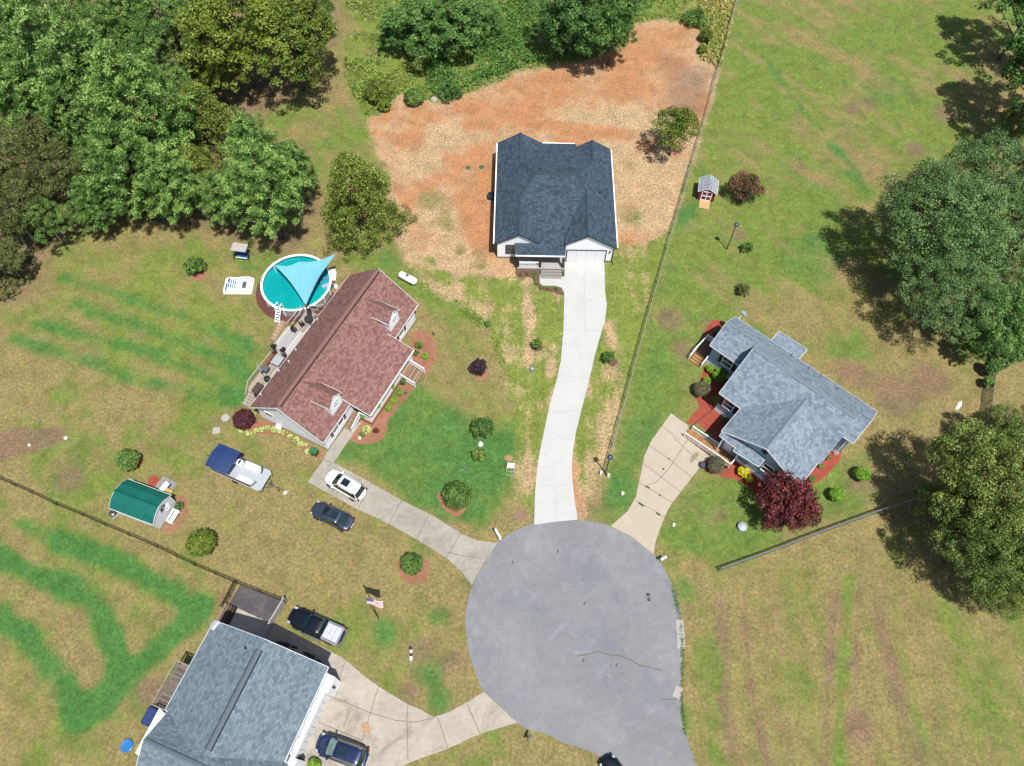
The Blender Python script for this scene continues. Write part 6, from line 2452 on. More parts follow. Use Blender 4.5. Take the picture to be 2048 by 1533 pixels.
# ------------------------------------------------------------------ vegetation
def leaf_mesh(name, centers, rads, per, leaf, mat, up=.5, flat=.8, aspect=.5, seed=0, shell=.55, tintvar=.5, updir=.25, needle=False):
    r = np.random.default_rng(seed)
    centers = np.asarray(centers, float)
    K = len(centers)
    rads = np.broadcast_to(np.asarray(rads, float), (K,))
    n = K * per
    ci = np.repeat(np.arange(K), per)
    d = r.normal(size=(n, 3))
    d[:, 2] += updir * np.abs(d[:, 2])
    d /= np.linalg.norm(d, axis=1)[:, None]
    rr = (shell + (1 - shell) * r.random(n) ** .6)[:, None] * rads[ci][:, None]
    off = d * rr * np.array([1, 1, flat])
    p = centers[ci] + off
    nrm = d * .8 + r.normal(size=(n, 3)) * .55 + np.array([0, 0, up])
    nrm /= np.linalg.norm(nrm, axis=1)[:, None]
    t = r.normal(size=(n, 3))
    if needle:
        t = d + r.normal(size=(n, 3)) * .35
        nrm = np.cross(t, r.normal(size=(n, 3)))
        nrm /= np.linalg.norm(nrm, axis=1)[:, None]
    t -= nrm * np.sum(t * nrm, 1)[:, None]
    t /= np.linalg.norm(t, axis=1)[:, None]
    b = np.cross(nrm, t)
    s = (leaf * (.6 + .8 * r.random(n)))[:, None]
    v = np.stack([p - t * s * .5, p + b * s * .5 * aspect + nrm * s * .08, p + t * s * .5, p - b * s * .5 * aspect + nrm * s * .08], 1).reshape(-1, 3)
    q = np.arange(n * 4).reshape(n, 4)
    me = bpy.data.meshes.new(name)
    make_quads(me, v.astype(np.float32), q)
    ct = r.random(K)
    tint = np.clip(.5 + (ct[ci] - .5) * tintvar + r.normal(size=n) * .16, 0, 1)
    at = me.attributes.new('tint', 'FLOAT', 'POINT')
    at.data.foreach_set('value', np.repeat(tint, 4).astype(np.float32))
    me.materials.append(mat)
    return me


def wood_mesh(name, H, r0, limbs, mat, seed=0, lean=(0, 0)):
    """limbs: end points; each grows from the trunk"""
    rn = random.Random(seed)
    m = MB()
    pts, rs = [], []
    n = 7
    for i in range(n):
        t = i / (n - 1)
        pts.append((lean[0] * t + rn.uniform(-.12, .12) * (i > 0), lean[1] * t + rn.uniform(-.12, .12) * (i > 0), H * t))
        rs.append(r0 * (1 - .82 * t) * (1.35 if i == 0 else 1))
    m.tube(pts, rs, 9)
    for e in limbs:
        e = Vector(e)
        hz = max(.15 * H, min(.92 * H, e.z - .55 * math.hypot(e.x, e.y)))
        t = hz / H
        i = min(int(t * (n - 1)), n - 2)
        f = t * (n - 1) - i
        s = Vector(pts[i]).lerp(Vector(pts[i + 1]), f)
        rb = r0 * (1 - .82 * t) * .5
        mid = s.lerp(e, .5) + Vector((rn.uniform(-.2, .2), rn.uniform(-.2, .2), rn.uniform(-.1, .25))) * (e - s).length * .15
        m.tube([s, mid, e], [rb, rb * .6, rb * .16], 6)
    me = bpy.data.meshes.new(name)
    me.from_pydata(m.v, [], m.f)
    me.materials.append(mat)
    me.polygons.foreach_set('use_smooth', [True] * len(me.polygons))
    return me


def broad_centers(R_, Hc, seed, lobes=9, per=26, lr=.5, sz=.75, droop=0.0, spread=.62):
    """lobed crown: centre height Hc"""
    r = np.random.default_rng(seed)
    out, lc = [], []
    ga = math.pi * (3 - 5 ** .5)
    for i in range(lobes):
        zz = 1 - 1.45 * (i + .5) / lobes
        a = i * ga + r.uniform(-.4, .4)
        rho = math.sqrt(max(0, 1 - zz * zz))
        k = spread * r.uniform(.8, 1.2)
        lc.append((R_ * k * rho * math.cos(a), R_ * k * rho * math.sin(a), Hc + R_ * sz * k * zz))
    lc.append((0, 0, Hc))
    for c in lc:
        L = R_ * lr * r.uniform(.75, 1.15)
        d = r.normal(size=(per, 3))
        d[:, 2] = np.abs(d[:, 2]) * .9 - .25 + d[:, 2] * .15
        d /= np.linalg.norm(d, axis=1)[:, None]
        q = np.array(c) + d * L * r.uniform(.75, 1.08, size=(per, 1)) * np.array([1, 1, sz])
        out.append(q)
    return np.concatenate(out), lc


def pine_centers(R_, H, seed, layers=11, base=.32, round_=1.0):
    r = np.random.default_rng(seed)
    out, ends = [], []
    for k in range(layers):
        t = k / (layers - 1)
        z = H * (base + (1 - base) * t)
        rad = R_ * (max(0, 1 - t) ** .55) * (.7 + .3 * math.sin(min(1, t * 3) * math.pi / 2)) * round_
        nb = int(5 + 5 * (1 - t) + r.integers(0, 3))
        for i in range(nb):
            a = 2 * math.pi * (i + r.uniform(-.3, .3)) / nb + k * .7
            rl = rad * r.uniform(.72, 1.1)
            e = (rl * math.cos(a), rl * math.sin(a), z + rl * .12 + r.uniform(-.3, .3))
            ends.append(e)
            m_ = max(2, int(rl / .75))
            for j in range(m_):
                f = (j + 1) / m_
                if f < .3:
                    continue
                for w in range(1 + int(f > .45) + int(f > .7)):
                    out.append((e[0] * f + r.normal() * .38, e[1] * f + r.normal() * .38, z + (e[2] - z) * f + r.normal() * .22 + .1))
    out += [(r.normal() * .3, r.normal() * .3, H + r.uniform(-.6, .5)) for _ in range(6)]
    return np.array(out), ends


def cone_centers(R_, H, seed, n=420, base=.06, pw=.8):
    r = np.random.default_rng(seed)
    t = r.random(n) ** 1.25
    a = r.random(n) * 2 * math.pi
    lob = 1 + .16 * np.sin(a * 3 + seed) + .12 * np.sin(a * 5 + 2 * seed + t * 9)
    rad = R_ * (1 - t) ** pw * lob * np.clip(.55 + .5 * r.random(n), 0, 1.05)
    z = H * (base + (1 - base) * t)
    ends = [(rad[i] * math.cos(a[i]), rad[i] * math.sin(a[i]), z[i]) for i in range(0, n, max(1, n // 14))]
    return np.stack([rad * np.cos(a), rad * np.sin(a), z], 1), ends


M_BARK = plain('grey bark', C(128, 112, 100), .9, var=.35, scale=4)
M_BARKP = plain('pale bark', C(176, 168, 158), .9, var=.3, scale=4)
LF_PINE = leafmat('pine needles', (C(60, 94, 38), C(110, 148, 66), C(164, 196, 104)), .12)
LF_PINE2 = leafmat('bright pine needles', (C(70, 104, 42), C(118, 156, 74), C(164, 196, 110)), .18)
LF_CED = leafmat('olive cedar foliage', (C(70, 88, 28), C(112, 132, 46), C(152, 168, 76)), .15)
LF_YEL = leafmat('yellow green leaves', (C(52, 74, 18), C(92, 114, 30), C(134, 152, 54)), .2)
LF_OAK = leafmat('grey green oak leaves', (C(40, 68, 32), C(76, 108, 52), C(122, 150, 84)), .12)
LF_DEC = leafmat('mid green leaves', (C(48, 82, 30), C(88, 124, 50), C(140, 168, 84)), .28)
LF_DK = leafmat('dark green leaves', (C(46, 80, 32), C(80, 120, 50), C(120, 156, 76)), .2)
LF_OLV = leafmat('olive brown leaves', (C(58, 70, 28), C(90, 102, 46), C(128, 134, 72)), .2)
LF_GLD = leafmat('gold green leaves', (C(50, 74, 24), C(92, 116, 44), C(140, 158, 72)), .2)
LF_RED = leafmat('deep red leaves', (C(52, 34, 28), C(94, 34, 38), C(136, 56, 58)), .15)
LF_MAR = leafmat('maroon leaves', (C(40, 14, 24), C(74, 30, 42), C(116, 60, 66)), .2)
LF_MYR = leafmat('myrtle leaves and blooms', (C(50, 64, 32), C(92, 88, 52), C(176, 96, 84)), .25)
LF_DUSK = leafmat('dusky sage leaves', (C(70, 72, 46), C(112, 112, 78), C(150, 134, 110)), .2)
LF_YG = leafmat('bright yellow leaves', (C(170, 160, 10), C(226, 214, 28), C(246, 238, 90)), .3)
LF_LIME = leafmat('lime green leaves', (C(60, 110, 20), C(112, 160, 34), C(160, 200, 70)), .3)
LF_PUR = leafmat('purple black leaves', (C(26, 16, 26), C(52, 32, 46), C(90, 56, 70)), .15)
LF_VAR = leafmat('variegated hosta leaves', (C(120, 150, 60), C(186, 200, 112), C(232, 236, 176)), .25)


def make_tree(name, crown_me, wood_me, label, cat, group=None):
    t = thing(name, label, cat, (0, 0, 0), 0, group)
    c = bpy.data.objects.new('crown', crown_me)
    COL.objects.link(c)
    c.parent = t
    w = bpy.data.objects.new('trunk', wood_me)
    COL.objects.link(w)
    w.parent = t
    return t


PROTO = {}


def proto(kind, var):
    """returns (crown mesh, wood mesh, crown centre height, crown radius)"""
    k = (kind, var)
    if k in PROTO:
        return PROTO[k]
    sd = abs(hash(kind)) % 1 + var * 13 + sum(map(ord, kind))
    if kind in ('pine', 'brightpine'):
        H, R_ = 17.0, 6.0
        c, ends = pine_centers(R_, H, sd)
        me = leaf_mesh('crown', c, .52, 54, .34, LF_PINE if kind == 'pine' else LF_PINE2, up=.7, flat=.75, aspect=.26, seed=sd, shell=.15, tintvar=.8, needle=True)
        w = wood_mesh('trunk', H * .97, .26, random.Random(sd).sample(ends, 26), M_BARK, sd)
        v = (me, w, H * .66, R_)
    elif kind == 'cedar':
        H, R_ = 9.0, 4.3
        c, ends = cone_centers(R_, H, sd, 560, pw=.55)
        me = leaf_mesh('crown', c, .5, 42, .24, LF_CED, up=.4, flat=.8, aspect=.35, seed=sd, shell=.3, tintvar=.6)
        w = wood_mesh('trunk', H * .9, .22, ends, M_BARK, sd)
        v = (me, w, H * .4, R_)
    else:
        spec = {
            'yellow': (12.0, 6.5, LF_YEL, 16, 26, 60, .28, .62), 'oak': (15.0, 8.5, LF_OAK, 24, 30, 66, .26, .5), 'decid': (13.0, 5.5, LF_DEC, 14, 22, 60, .24, .6),
            'dark': (8.5, 5.5, LF_DK, 14, 24, 60, .25, .6), 'olive': (12.0, 5.5, LF_OLV, 13, 20, 50, .23, .55), 'gold': (13.0, 7.5, LF_GLD, 20, 26, 64, .25, .55),
        }[kind]
        H, R_, mt, lobes, per, lv, ls, lsz = spec
        c, lc = broad_centers(R_, H * .66, sd, lobes, per, .32, .8, spread=.72)
        me = leaf_mesh('crown', c, R_ * .105, lv, ls, mt, up=.85, flat=.75, aspect=lsz, seed=sd, shell=.35, tintvar=.55)
        w = wood_mesh('trunk', H * .8, .30 if H > 12 else .2, lc + [tuple(x) for x in c[::max(1, len(c) // 18)]], M_BARKP if kind in ('oak', 'olive') else M_BARK, sd)
        v = (me, w, H * .66, R_)
    PROTO[k] = v
    return v


COUNT = {}


def place_tree(kind, px, py, rpx, label, group, name=None, var=None, hs=1.0, flatten=1.0, cat='tree'):
    """px, py: crown centre in the photo; rpx: crown radius in photo pixels"""
    COUNT[kind] = COUNT.get(kind, 0) + 1
    var = COUNT[kind] % 3 if var is None else var
    me, w, hc, R_ = proto(kind, var)
    z = hc
    for _ in range(4):
        g = G(px, py, z)
        g2 = G(px + rpx, py, z)
        rad = (g2 - g).length
        sc = rad / R_
        z = hc * sc * hs
    nm = name or {'pine': 'pine_tree', 'brightpine': 'pine_tree', 'cedar': 'cedar_tree', 'oak': 'oak_tree'}.get(kind, 'leafy_tree')
    t = make_tree(nm, me, w, label, cat, group)
    t.location = (g.x, g.y, 0)
    t.rotation_euler = (0, 0, random.Random(px * 7 + py).uniform(0, 6.28))
    t.scale = (sc, sc, sc * hs)
    return t


GW = 'trees of the left wood'
FOREST = [
    ('brightpine', 75, 80, 125, 'bright green pine filling the top left corner'),
    ('brightpine', 160, 130, 70, 'bright green pine right of the corner pine'),
    ('pine', 30, 190, 85, 'pine at the left edge just below the corner pine'),
    ('pine', 130, 215, 70, 'pine between the left edge pine and the tall central pine'),
    ('pine', 262, 200, 120, 'tallest rounded pine in the middle of the left wood'),
    ('pine', 250, 320, 95, 'pine directly below the tallest rounded pine'),
    ('pine', 330, 355, 75, 'pine at the lawn edge below the middle of the wood'),
    ('brightpine', 240, 25, 60, 'small pine at the top edge between two taller pines'),
    ('olive', 60, 300, 80, 'olive brown leafy tree at the left edge under the pines'),
    ('olive', 120, 350, 70, 'olive leafy tree with bare twigs beside the leaning trunks'),
    ('olive', 20, 420, 75, 'olive green tree on the left edge above the leaning pale trunks'),
    ('decid', 90, 440, 50, 'small dark leafy tree at the wood corner above the dry lawn'),
    ('olive', 10, 520, 45, 'low leafy tree at the left edge below the leaning trunks'),
    ('yellow', 470, 60, 115, 'large yellow green tree, left half of the pair at the top'),
    ('yellow', 580, 80, 100, 'large yellow green tree, right half of the pair at the top'),
    ('yellow', 430, 140, 70, 'yellow green tree below the top pair beside the cedar'),
    ('decid', 345, 60, 70, 'leafy tree at the top between pine and yellow green trees'),
    ('decid', 300, 110, 55, 'leafy tree above the tallest pine with bare twigs'),
    ('cedar', 415, 250, 75, 'yellowish cedar right of the tallest pine'),
    ('cedar', 395, 350, 60, 'yellowish cedar low in the wood above the lawn'),
    ('pine', 500, 285, 68, 'pine standing right of the yellowish cedar'),
    ('pine', 520, 360, 96, 'wide pine with a visible trunk above the pool lawn'),
    ('pine', 440, 390, 55, 'small pine at the lawn edge left of the wide pine'),
    ('pine', 585, 330, 55, 'slim pine on the right flank of the wood'),
    ('decid', 620, 15, 50, 'leafy tree at the top edge beside the meadow'),
    ('decid', 190, 330, 55, 'dark leafy tree filling the gap among the pines'),
    ('brightpine', 5, 20, 70, 'bright green pine cut by the very corner of the photo'),
    ('decid', 200, 60, 60, 'leafy tree in the gap right of the bright corner pines'),
    ('decid', 160, 0, 60, 'leafy tree at the top edge right of the corner pines'),
    ('decid', 290, -5, 60, 'leafy tree cut by the top edge above the bright small pine'),
    ('decid', 395, 10, 60, 'leafy tree cut by the top edge left of the large yellow green pair'),
    ('decid', 350, 180, 55, 'leafy tree between the tallest pine and the yellow green trees'),
    ('pine', 180, 400, 55, 'low pine at the lawn edge left of the middle pines'),
    ('olive', -10, 330, 70, 'olive tree cut by the left edge of the photo'),
    ('pine', -20, 110, 70, 'pine cut by the left edge below the corner'),
]
for k, x, y, r, lb in FOREST:
    place_tree(k, x, y, r, lb, GW)
place_tree('cedar', 716, 405, 84, 'single dense cedar standing on the lawn above the shade sail', 'cedars', hs=1.15)
place_tree('dark', 880, 40, 100, 'dark green spreading tree, left of the two at the top middle', 'trees at the top middle', hs=.62)
place_tree('decid', 955, 30, 50, 'smaller green tree at the top middle', 'trees at the top middle', hs=.6)
place_tree('dark', 800, 70, 45, 'low dark bushy tree on the left of the top middle group', 'trees at the top middle', hs=.8)
place_tree('dark', 1180, 20, 95, 'dark green tree at the top beside the red clay', 'trees at the top middle')
place_tree('dark', 1130, 60, 60, 'dark green tree on the left shoulder of the one by the clay', 'trees at the top middle')
place_tree('decid', 1225, 70, 45, 'leafy tree on the clay side of the dark top tree', 'trees at the top middle')
GR = 'trees on the right'
for k, x, y, r, lb in (
        ('oak', 1880, 450, 125, 'huge grey green oak on the right lawn'), ('oak', 1975, 380, 105, 'grey green oak behind the huge oak, towards the right edge'),
        ('oak', 1900, 580, 95, 'grey green oak, lowest of the oak group on the right'), ('oak', 2040, 500, 90, 'grey green oak at the right edge beside the huge oak'),
        ('dark', 2000, 640, 75, 'shaded dark tree below the oaks at the fence'), ('gold', 2045, 250, 45, 'small golden tree at the right edge above the oaks'),
        ('dark', 2070, 10, 95, 'dark tree in the top right corner'), ('dark', 2120, 150, 115, 'dark tree on the right edge below the corner tree'),
        ('gold', 1985, 960, 125, 'largest golden green tree at the lower right'), ('gold', 2050, 880, 75, 'golden green tree at the right edge above the largest golden tree'),
        ('gold', 1960, 1085, 100, 'golden green tree below the largest golden tree'), ('gold', 2060, 1110, 100, 'golden green tree at the right edge, lowest of its group'),
        ('gold', 1915, 1010, 75, 'golden green tree nearest the pale slanting fence'),
        ('gold', 2020, 1175, 70, 'golden green tree reaching lowest at the right edge'),
        ('decid', 1945, 700, 28, 'young green tree at the foot of the fence below the oaks')):
    place_tree(k, x, y, r, lb, GR, hs=1.2 if k == 'gold' else (1.3 if k == 'dark' else 1.05))


# single trees and shrubs with their own proportions
def blob_plant(name, label, cat, px, py, rpx, Hratio, mat, leaf=.16, clumps=90, lv=40, hc=None, shape='ball', group=None, trunk=None, seed=None, base=False, cr=.22, flat=1.0, aspect=.5, shell=.4, zb=0):
    """px, py: centre of the crown (or base if base=True)"""
    seed = seed or int(px * 3 + py)
    r = np.random.default_rng(seed)
    g0 = G(px, py, 0)
    rad = (G(px + rpx, py, 0) - g0).length
    H = rad * Hratio
    hcen = H * .5 if hc is None else hc
    g = G(px, py, 0 if base else hcen + zb)
    t = thing(name, label, cat, (g.x, g.y, zb), 0, group)
    if shape == 'ball':
        d = r.normal(size=(clumps, 3))
        d /= np.linalg.norm(d, axis=1)[:, None]
        d[:, 2] = np.where(d[:, 2] < -.4, -d[:, 2], d[:, 2])
        c = d * (rad * (1 - cr)) * np.array([1, 1, H / (2 * rad) * flat]) * r.uniform(.82, 1.02, size=(clumps, 1))
        c[:, 2] += H * .5 + (hcen - H * .5)
    elif shape == 'cone':
        c, _ = cone_centers(rad * .95, H, seed, clumps, pw=.7)
    elif shape == 'vase':
        a = r.random(clumps) * 2 * math.pi
        q = r.random(clumps) ** .6
        c = np.stack([np.cos(a) * rad * q, np.sin(a) * rad * q, H * (.35 + .6 * r.random(clumps))], 1)
    else:
        c, _ = broad_centers(rad * .95, hcen, seed, 9, max(6, clumps // 10), .4, .8)
    me = leaf_mesh('crown', c, rad * cr, lv, leaf, mat, up=.5, flat=.85, aspect=aspect, seed=seed, shell=shell, tintvar=.5)
    cro = bpy.data.objects.new('crown', me)
    COL.objects.link(cro)
    cro.parent = t
    tr = trunk if trunk is not None else max(.02, rad * .05)
    w = wood_mesh('trunk', max(.3, hcen), tr, [tuple(x) for x in c[::max(1, len(c) // 9)]], M_BARK, seed)
    wo = bpy.data.objects.new('stem' if cat in ('shrub', 'plant') else 'trunk', w)
    COL.objects.link(wo)
    wo.parent = t
    return t


BP = blob_plant
BP('leafy_tree', 'yellow green tree with a forked trunk beside the wire fence on the clay', 'tree', 1352, 258, 50, 1.9, LF_YEL, .26, 190, 34, hc=4.6, shape='lobe', cr=.17, trunk=.16)
BP('crepe_myrtle', 'round reddish crepe myrtle beside the playhouse', 'shrub', 1487, 374, 37, 1.5, LF_MYR, .2, 190, 44, shape='lobe', cr=.2, hc=2.0)
BP('red_maple', 'large deep red japanese maple in front of the blue house', 'tree', 1574, 1008, 66, 1.3, LF_RED, .26, 260, 56, shape='lobe', cr=.16, hc=2.9, trunk=.18)
BP('round_shrub', 'dark green round shrub at the middle of the green lawn near the old driveway', 'shrub', 915, 991, 33, 1.5, LF_DEC, .2, 150, 48, hc=1.4, aspect=.3)
BP('round_shrub', 'green oval shrub in a pink mulch ring on the dry lawn by the road', 'shrub', 824, 1128, 25, 1.7, LF_DEC, .18, 120, 48, hc=1.2, aspect=.3)
BP('leafy_shrub', 'loose green shrub above the garden ornament on the green lawn', 'shrub', 965, 856, 24, 1.4, LF_DEC, .2, 90, 36, shape='lobe', hc=1.2)
BP('leafy_shrub', 'yellowish airy bush directly below the white garden ornament', 'shrub', 958, 910, 16, 1.6, LF_GLD, .16, 60, 34, shape='lobe')
BP('purple_tree', 'small purple black ornamental tree on the front lawn', 'tree', 959, 733, 16, 2.4, LF_PUR, .18, 90, 40, hc=1.6, shape='lobe')
BP('maroon_shrub', 'dense maroon shrub at the corner of the red roofed house', 'shrub', 487, 838, 24, 1.25, LF_MAR, .16, 170, 48, hc=.9)
BP('leafy_shrub', 'green conical shrub alone on the lawn left of the swing', 'shrub', 391, 534, 20, 1.8, LF_DEC, .18, 110, 44, hc=1.1, shape='lobe')
BP('leafy_shrub', 'green holly like shrub above the garden shed', 'shrub', 255, 920, 25, 1.5, LF_DEC, .22, 120, 44, hc=1.2)
BP('leafy_shrub', 'broad green shrub between the shed and the black fence', 'shrub', 402, 1086, 31, 1.5, LF_YEL, .22, 160, 46, hc=1.4)
BP('clipped_shrub', 'dusky clipped dome shrub in the red mulch above the tan driveway', 'shrub', 1404, 779, 19, 1.6, LF_DUSK, .12, 170, 44, hc=1.0)
BP('clipped_shrub', 'dusky clipped dome shrub at the foot of the entry ramp', 'shrub', 1433, 930, 20, 1.6, LF_DUSK, .12, 170, 44, hc=1.0)
BP('yellow_shrub', 'bigger of two bright yellow shrubs under the blue house windows', 'shrub', 1487, 943, 13, 1.5, LF_YG, .13, 100, 40, hc=.7)
BP('yellow_shrub', 'smaller of two bright yellow shrubs under the blue house windows', 'shrub', 1498, 957, 9, 1.5, LF_YG, .12, 60, 36, hc=.5)
BP('lime_shrub', 'lime shrub at the foot of the side stoop', 'shrub', 1421, 738, 10, 1.5, LF_LIME, .13, 60, 36, hc=.6)
BP('lime_shrub', 'larger lime shrub against the blue house wall', 'shrub', 1440, 750, 16, 1.6, LF_LIME, .16, 100, 40, hc=.8)
BP('lime_shrub', 'lime shrub tucked behind the upper dusky dome', 'shrub', 1414, 762, 9, 1.5, LF_LIME, .12, 50, 34, hc=.5)
BP('lime_shrub', 'lime shrub below the upper dusky dome', 'shrub', 1432, 800, 10, 1.5, LF_LIME, .12, 50, 34, hc=.5)
BP('lime_shrub', 'dim green shrub in the shaded mulch above the landing', 'shrub', 1451, 842, 9, 1.4, LF_DEC, .12, 50, 34, hc=.5)
BP('clipped_shrub', 'bright green clipped ball lowest on the lawn right of the red maple', 'shrub', 1673, 990, 16, 1.5, LF_LIME, .14, 130, 42, hc=.9)
BP('clipped_shrub', 'bright green clipped ball at the tip of the tree shadow', 'shrub', 1725, 948, 17, 1.7, LF_LIME, .14, 130, 42, hc=1.0)
BP('small_shrub', 'small green ball in the mulch at the roof corner of the blue house', 'shrub', 1625, 958, 8, 1.4, LF_DEC, .12, 50, 34, hc=.45)
BP('small_shrub', 'small yellow green tuft in the mulch right of the roof corner', 'shrub', 1642, 933, 6, 1.4, LF_LIME, .12, 30, 30, hc=.3)
BP('small_shrub', 'small green tuft in the mulch by the corner post', 'shrub', 1657, 916, 5, 1.4, LF_DEC, .1, 30, 30, hc=.3)
BP('sapling', 'young sapling in a dirt ring left of the new driveway', 'tree', 1073, 687, 11, 2.2, LF_DEC, .14, 50, 28, hc=1.0, shape='lobe')
BP('sapling', 'young sapling in a dirt ring right of the new driveway', 'tree', 1217, 714, 13, 2.2, LF_DEC, .15, 60, 30, hc=1.1, shape='lobe')
BP('sapling', 'small dark bush nearest the tall lamp post', 'shrub', 1496, 494, 13, 1.6, LF_DEC, .16, 60, 32, hc=.8, shape='lobe')
BP('sapling', 'small dark bush with a bare side halfway down to the blue house', 'shrub', 1487, 580, 14, 1.4, LF_OLV, .16, 60, 32, hc=.8, shape='lobe')
BP('leafy_shrub', 'weedy dark tuft on the boundary line above the purple tree', 'shrub', 975, 648, 7, 1.4, LF_DK, .16, 30, 26, hc=.4)
BP('leafy_shrub', 'round green shrub at the weeds edge by the clay corner', 'shrub', 757, 183, 32, 1.4, LF_YEL, .24, 130, 40, hc=1.2)
BP('leafy_shrub', 'green bush between the clay corner and the pale rock', 'shrub', 828, 195, 22, 1.4, LF_DEC, .24, 90, 36, hc=1.0)
BP('leafy_shrub', 'green bush just below the round shrub at the clay corner', 'shrub', 768, 212, 15, 1.4, LF_YEL, .22, 60, 34, hc=.7)
BP('leafy_shrub', 'dark bush right of the pale rock', 'shrub', 900, 185, 24, 1.2, LF_DK, .24, 90, 36, hc=.9, shape='lobe')
BP('leafy_shrub', 'green bush by the fence at the top right of the clay', 'shrub', 1412, 72, 15, 1.8, LF_YEL, .22, 70, 34, hc=1.0)
BP('leafy_shrub', 'weedy shrub above the clay near the top of the wire fence', 'shrub', 1390, 38, 24, 1.2, LF_DEC, .24, 80, 32, hc=.8, shape='lobe')
BP('leafy_shrub', 'lower green bush beside the fence bush on the clay edge', 'shrub', 1405, 100, 13, 1.2, LF_YEL, .2, 40, 30, hc=.5)
BP('leafy_shrub', 'climbing shrub covering the weathered fence under the oaks', 'shrub', 1984, 735, 16, 2.6, LF_DEC, .22, 110, 40, hc=1.4)
BP('leafy_shrub', 'second climbing shrub lower on the weathered fence', 'shrub', 1978, 765, 12, 2.0, LF_DK, .2, 60, 36, hc=1.0)
for (x, y, rr, lb) in ((1041, 549, 4, 'leftmost tiny shrub in the dark mulch under the porch'), (1054, 547, 4, 'second tiny shrub in the dark mulch under the porch'), (1069, 547, 4.5, 'third tiny shrub beside the porch steps'),
                       (1070, 556, 4, 'tiny shrub below the porch steps shrub'), (1073, 567, 5, 'tiny shrub at the bend of the dark mulch'), (1084, 576, 4.5, 'tiny shrub just after the mulch bend'),
                       (1099, 577, 5, 'tiny shrub in the middle of the curved mulch'), (1114, 577.5, 5, 'last tiny shrub where the mulch meets the driveway'), (1123, 531, 4, 'tiny shrub beside the garage, nearer the wall'), (1123, 545, 4, 'tiny shrub beside the garage, nearer the steps')):
    BP('tiny_shrub', lb, 'shrub', x, y, rr, 1.5, LF_DEC, .1, 22, 26, hc=.2, group='tiny shrubs round the new porch')
for (x, y, rr, lb) in ((800, 786, 7.5, 'topmost of three rounded shrubs before the long porch'), (788, 802, 7.5, 'middle one of three rounded shrubs before the long porch'), (777, 817, 7.5, 'lowest of three rounded shrubs before the long porch')):
    BP('porch_shrub', lb, 'shrub', x, y, rr, 1.4, LF_LIME, .13, 50, 34, hc=.4, group='rounded shrubs before the long porch')
BP('porch_shrub', 'narrow dark green shrub beside the front stairs of the red roofed house', 'shrub', 806, 763, 6, 3.2, LF_DK, .13, 60, 34, hc=.9)
BP('flower_clump', 'flowering green clump with pale blooms by the side stairs', 'plant', 733, 860, 11, 1.0, LF_VAR, .12, 50, 30, hc=.4)
BP('flower_clump', 'reddish flower clump right of the pale blooms', 'plant', 752, 862, 7, 1.0, LF_RED, .12, 30, 28, hc=.3)
BP('flower_clump', 'low green clump left of the reddish flowers', 'plant', 724, 868, 8, 1.0, LF_DEC, .12, 30, 28, hc=.3)
BP('porch_plant', 'bright hanging plant at the lower corner of the long porch', 'plant', 727, 830, 8, 1.4, LF_LIME, .14, 40, 30, hc=1.2)
BP('porch_plant', 'bright plant spilling over the porch rail, lower one', 'plant', 755, 811, 7, 1.4, LF_LIME, .14, 40, 30, hc=1.5)
BP('porch_plant', 'bright plant spilling over the porch rail, upper one', 'plant', 783, 771, 7, 1.4, LF_LIME, .14, 40, 30, hc=1.5)
for i, (x, y, rr, lb) in enumerate(((483, 861, 6, 'leftmost pale hosta below the maroon shrub'), (498, 866, 7, 'second pale hosta from the left, below the maroon shrub'), (512, 862, 6, 'third pale hosta in the mulch strip'), (524, 858, 7, 'pale hosta fourth along the strip'), (535, 856, 6, 'pale hosta fifth along the strip, before the meter box'),
                                    (548, 859, 7, 'pale hosta right below the meter box'), (558, 862, 6, 'pale hosta second after the meter box'), (569, 866, 6, 'pale hosta third after the meter box'), (580, 873, 6, 'pale hosta fourth after the meter box'), (592, 880, 7, 'pale hosta halfway along the end wall'),
                                    (600, 888, 7, 'pale hosta below the halfway one'), (611, 891, 5, 'small pale hosta before the bin'), (617, 904, 8, 'large pale hosta beside the green bin'), (507, 826, 7, 'pale hosta above the maroon shrub at the wall corner'))):
    BP('hosta', lb, 'plant', x, y, rr, .8, LF_VAR, .22, 16, 24, hc=.25, group='pale hostas along the end wall', aspect=.35)
BP('yellow_planter', 'yellow flowering plant at the foot of the side stoop', 'plant', 1392, 704, 6, 1.4, LF_YG, .12, 30, 28, hc=.4)
BP('leafy_shrub', 'yellow green shrub at the bottom edge beside the navy SUV', 'shrub', 628, 1532, 15, 1.0, LF_LIME, .2, 60, 34, hc=.6)
BP('leafy_shrub', 'low shrubby bush in the mulch at the right end of the porch garden', 'shrub', 838, 690, 9, .9, LF_DEC, .16, 40, 30, hc=.4)
BP('leafy_shrub', 'second low bush in the side flower bed', 'shrub', 850, 712, 8, .9, LF_LIME, .14, 36, 28, hc=.3)
BP('leafy_shrub', 'third low bush nearest the house in the side flower bed', 'shrub', 832, 706, 7, .9, LF_DEC, .14, 36, 28, hc=.3)
BP('agave_plant', 'grey green spiky plant in front of the shed gable', 'plant', 359, 1013, 10, .8, LF_OAK, .28, 20, 30, hc=.3, aspect=.2)

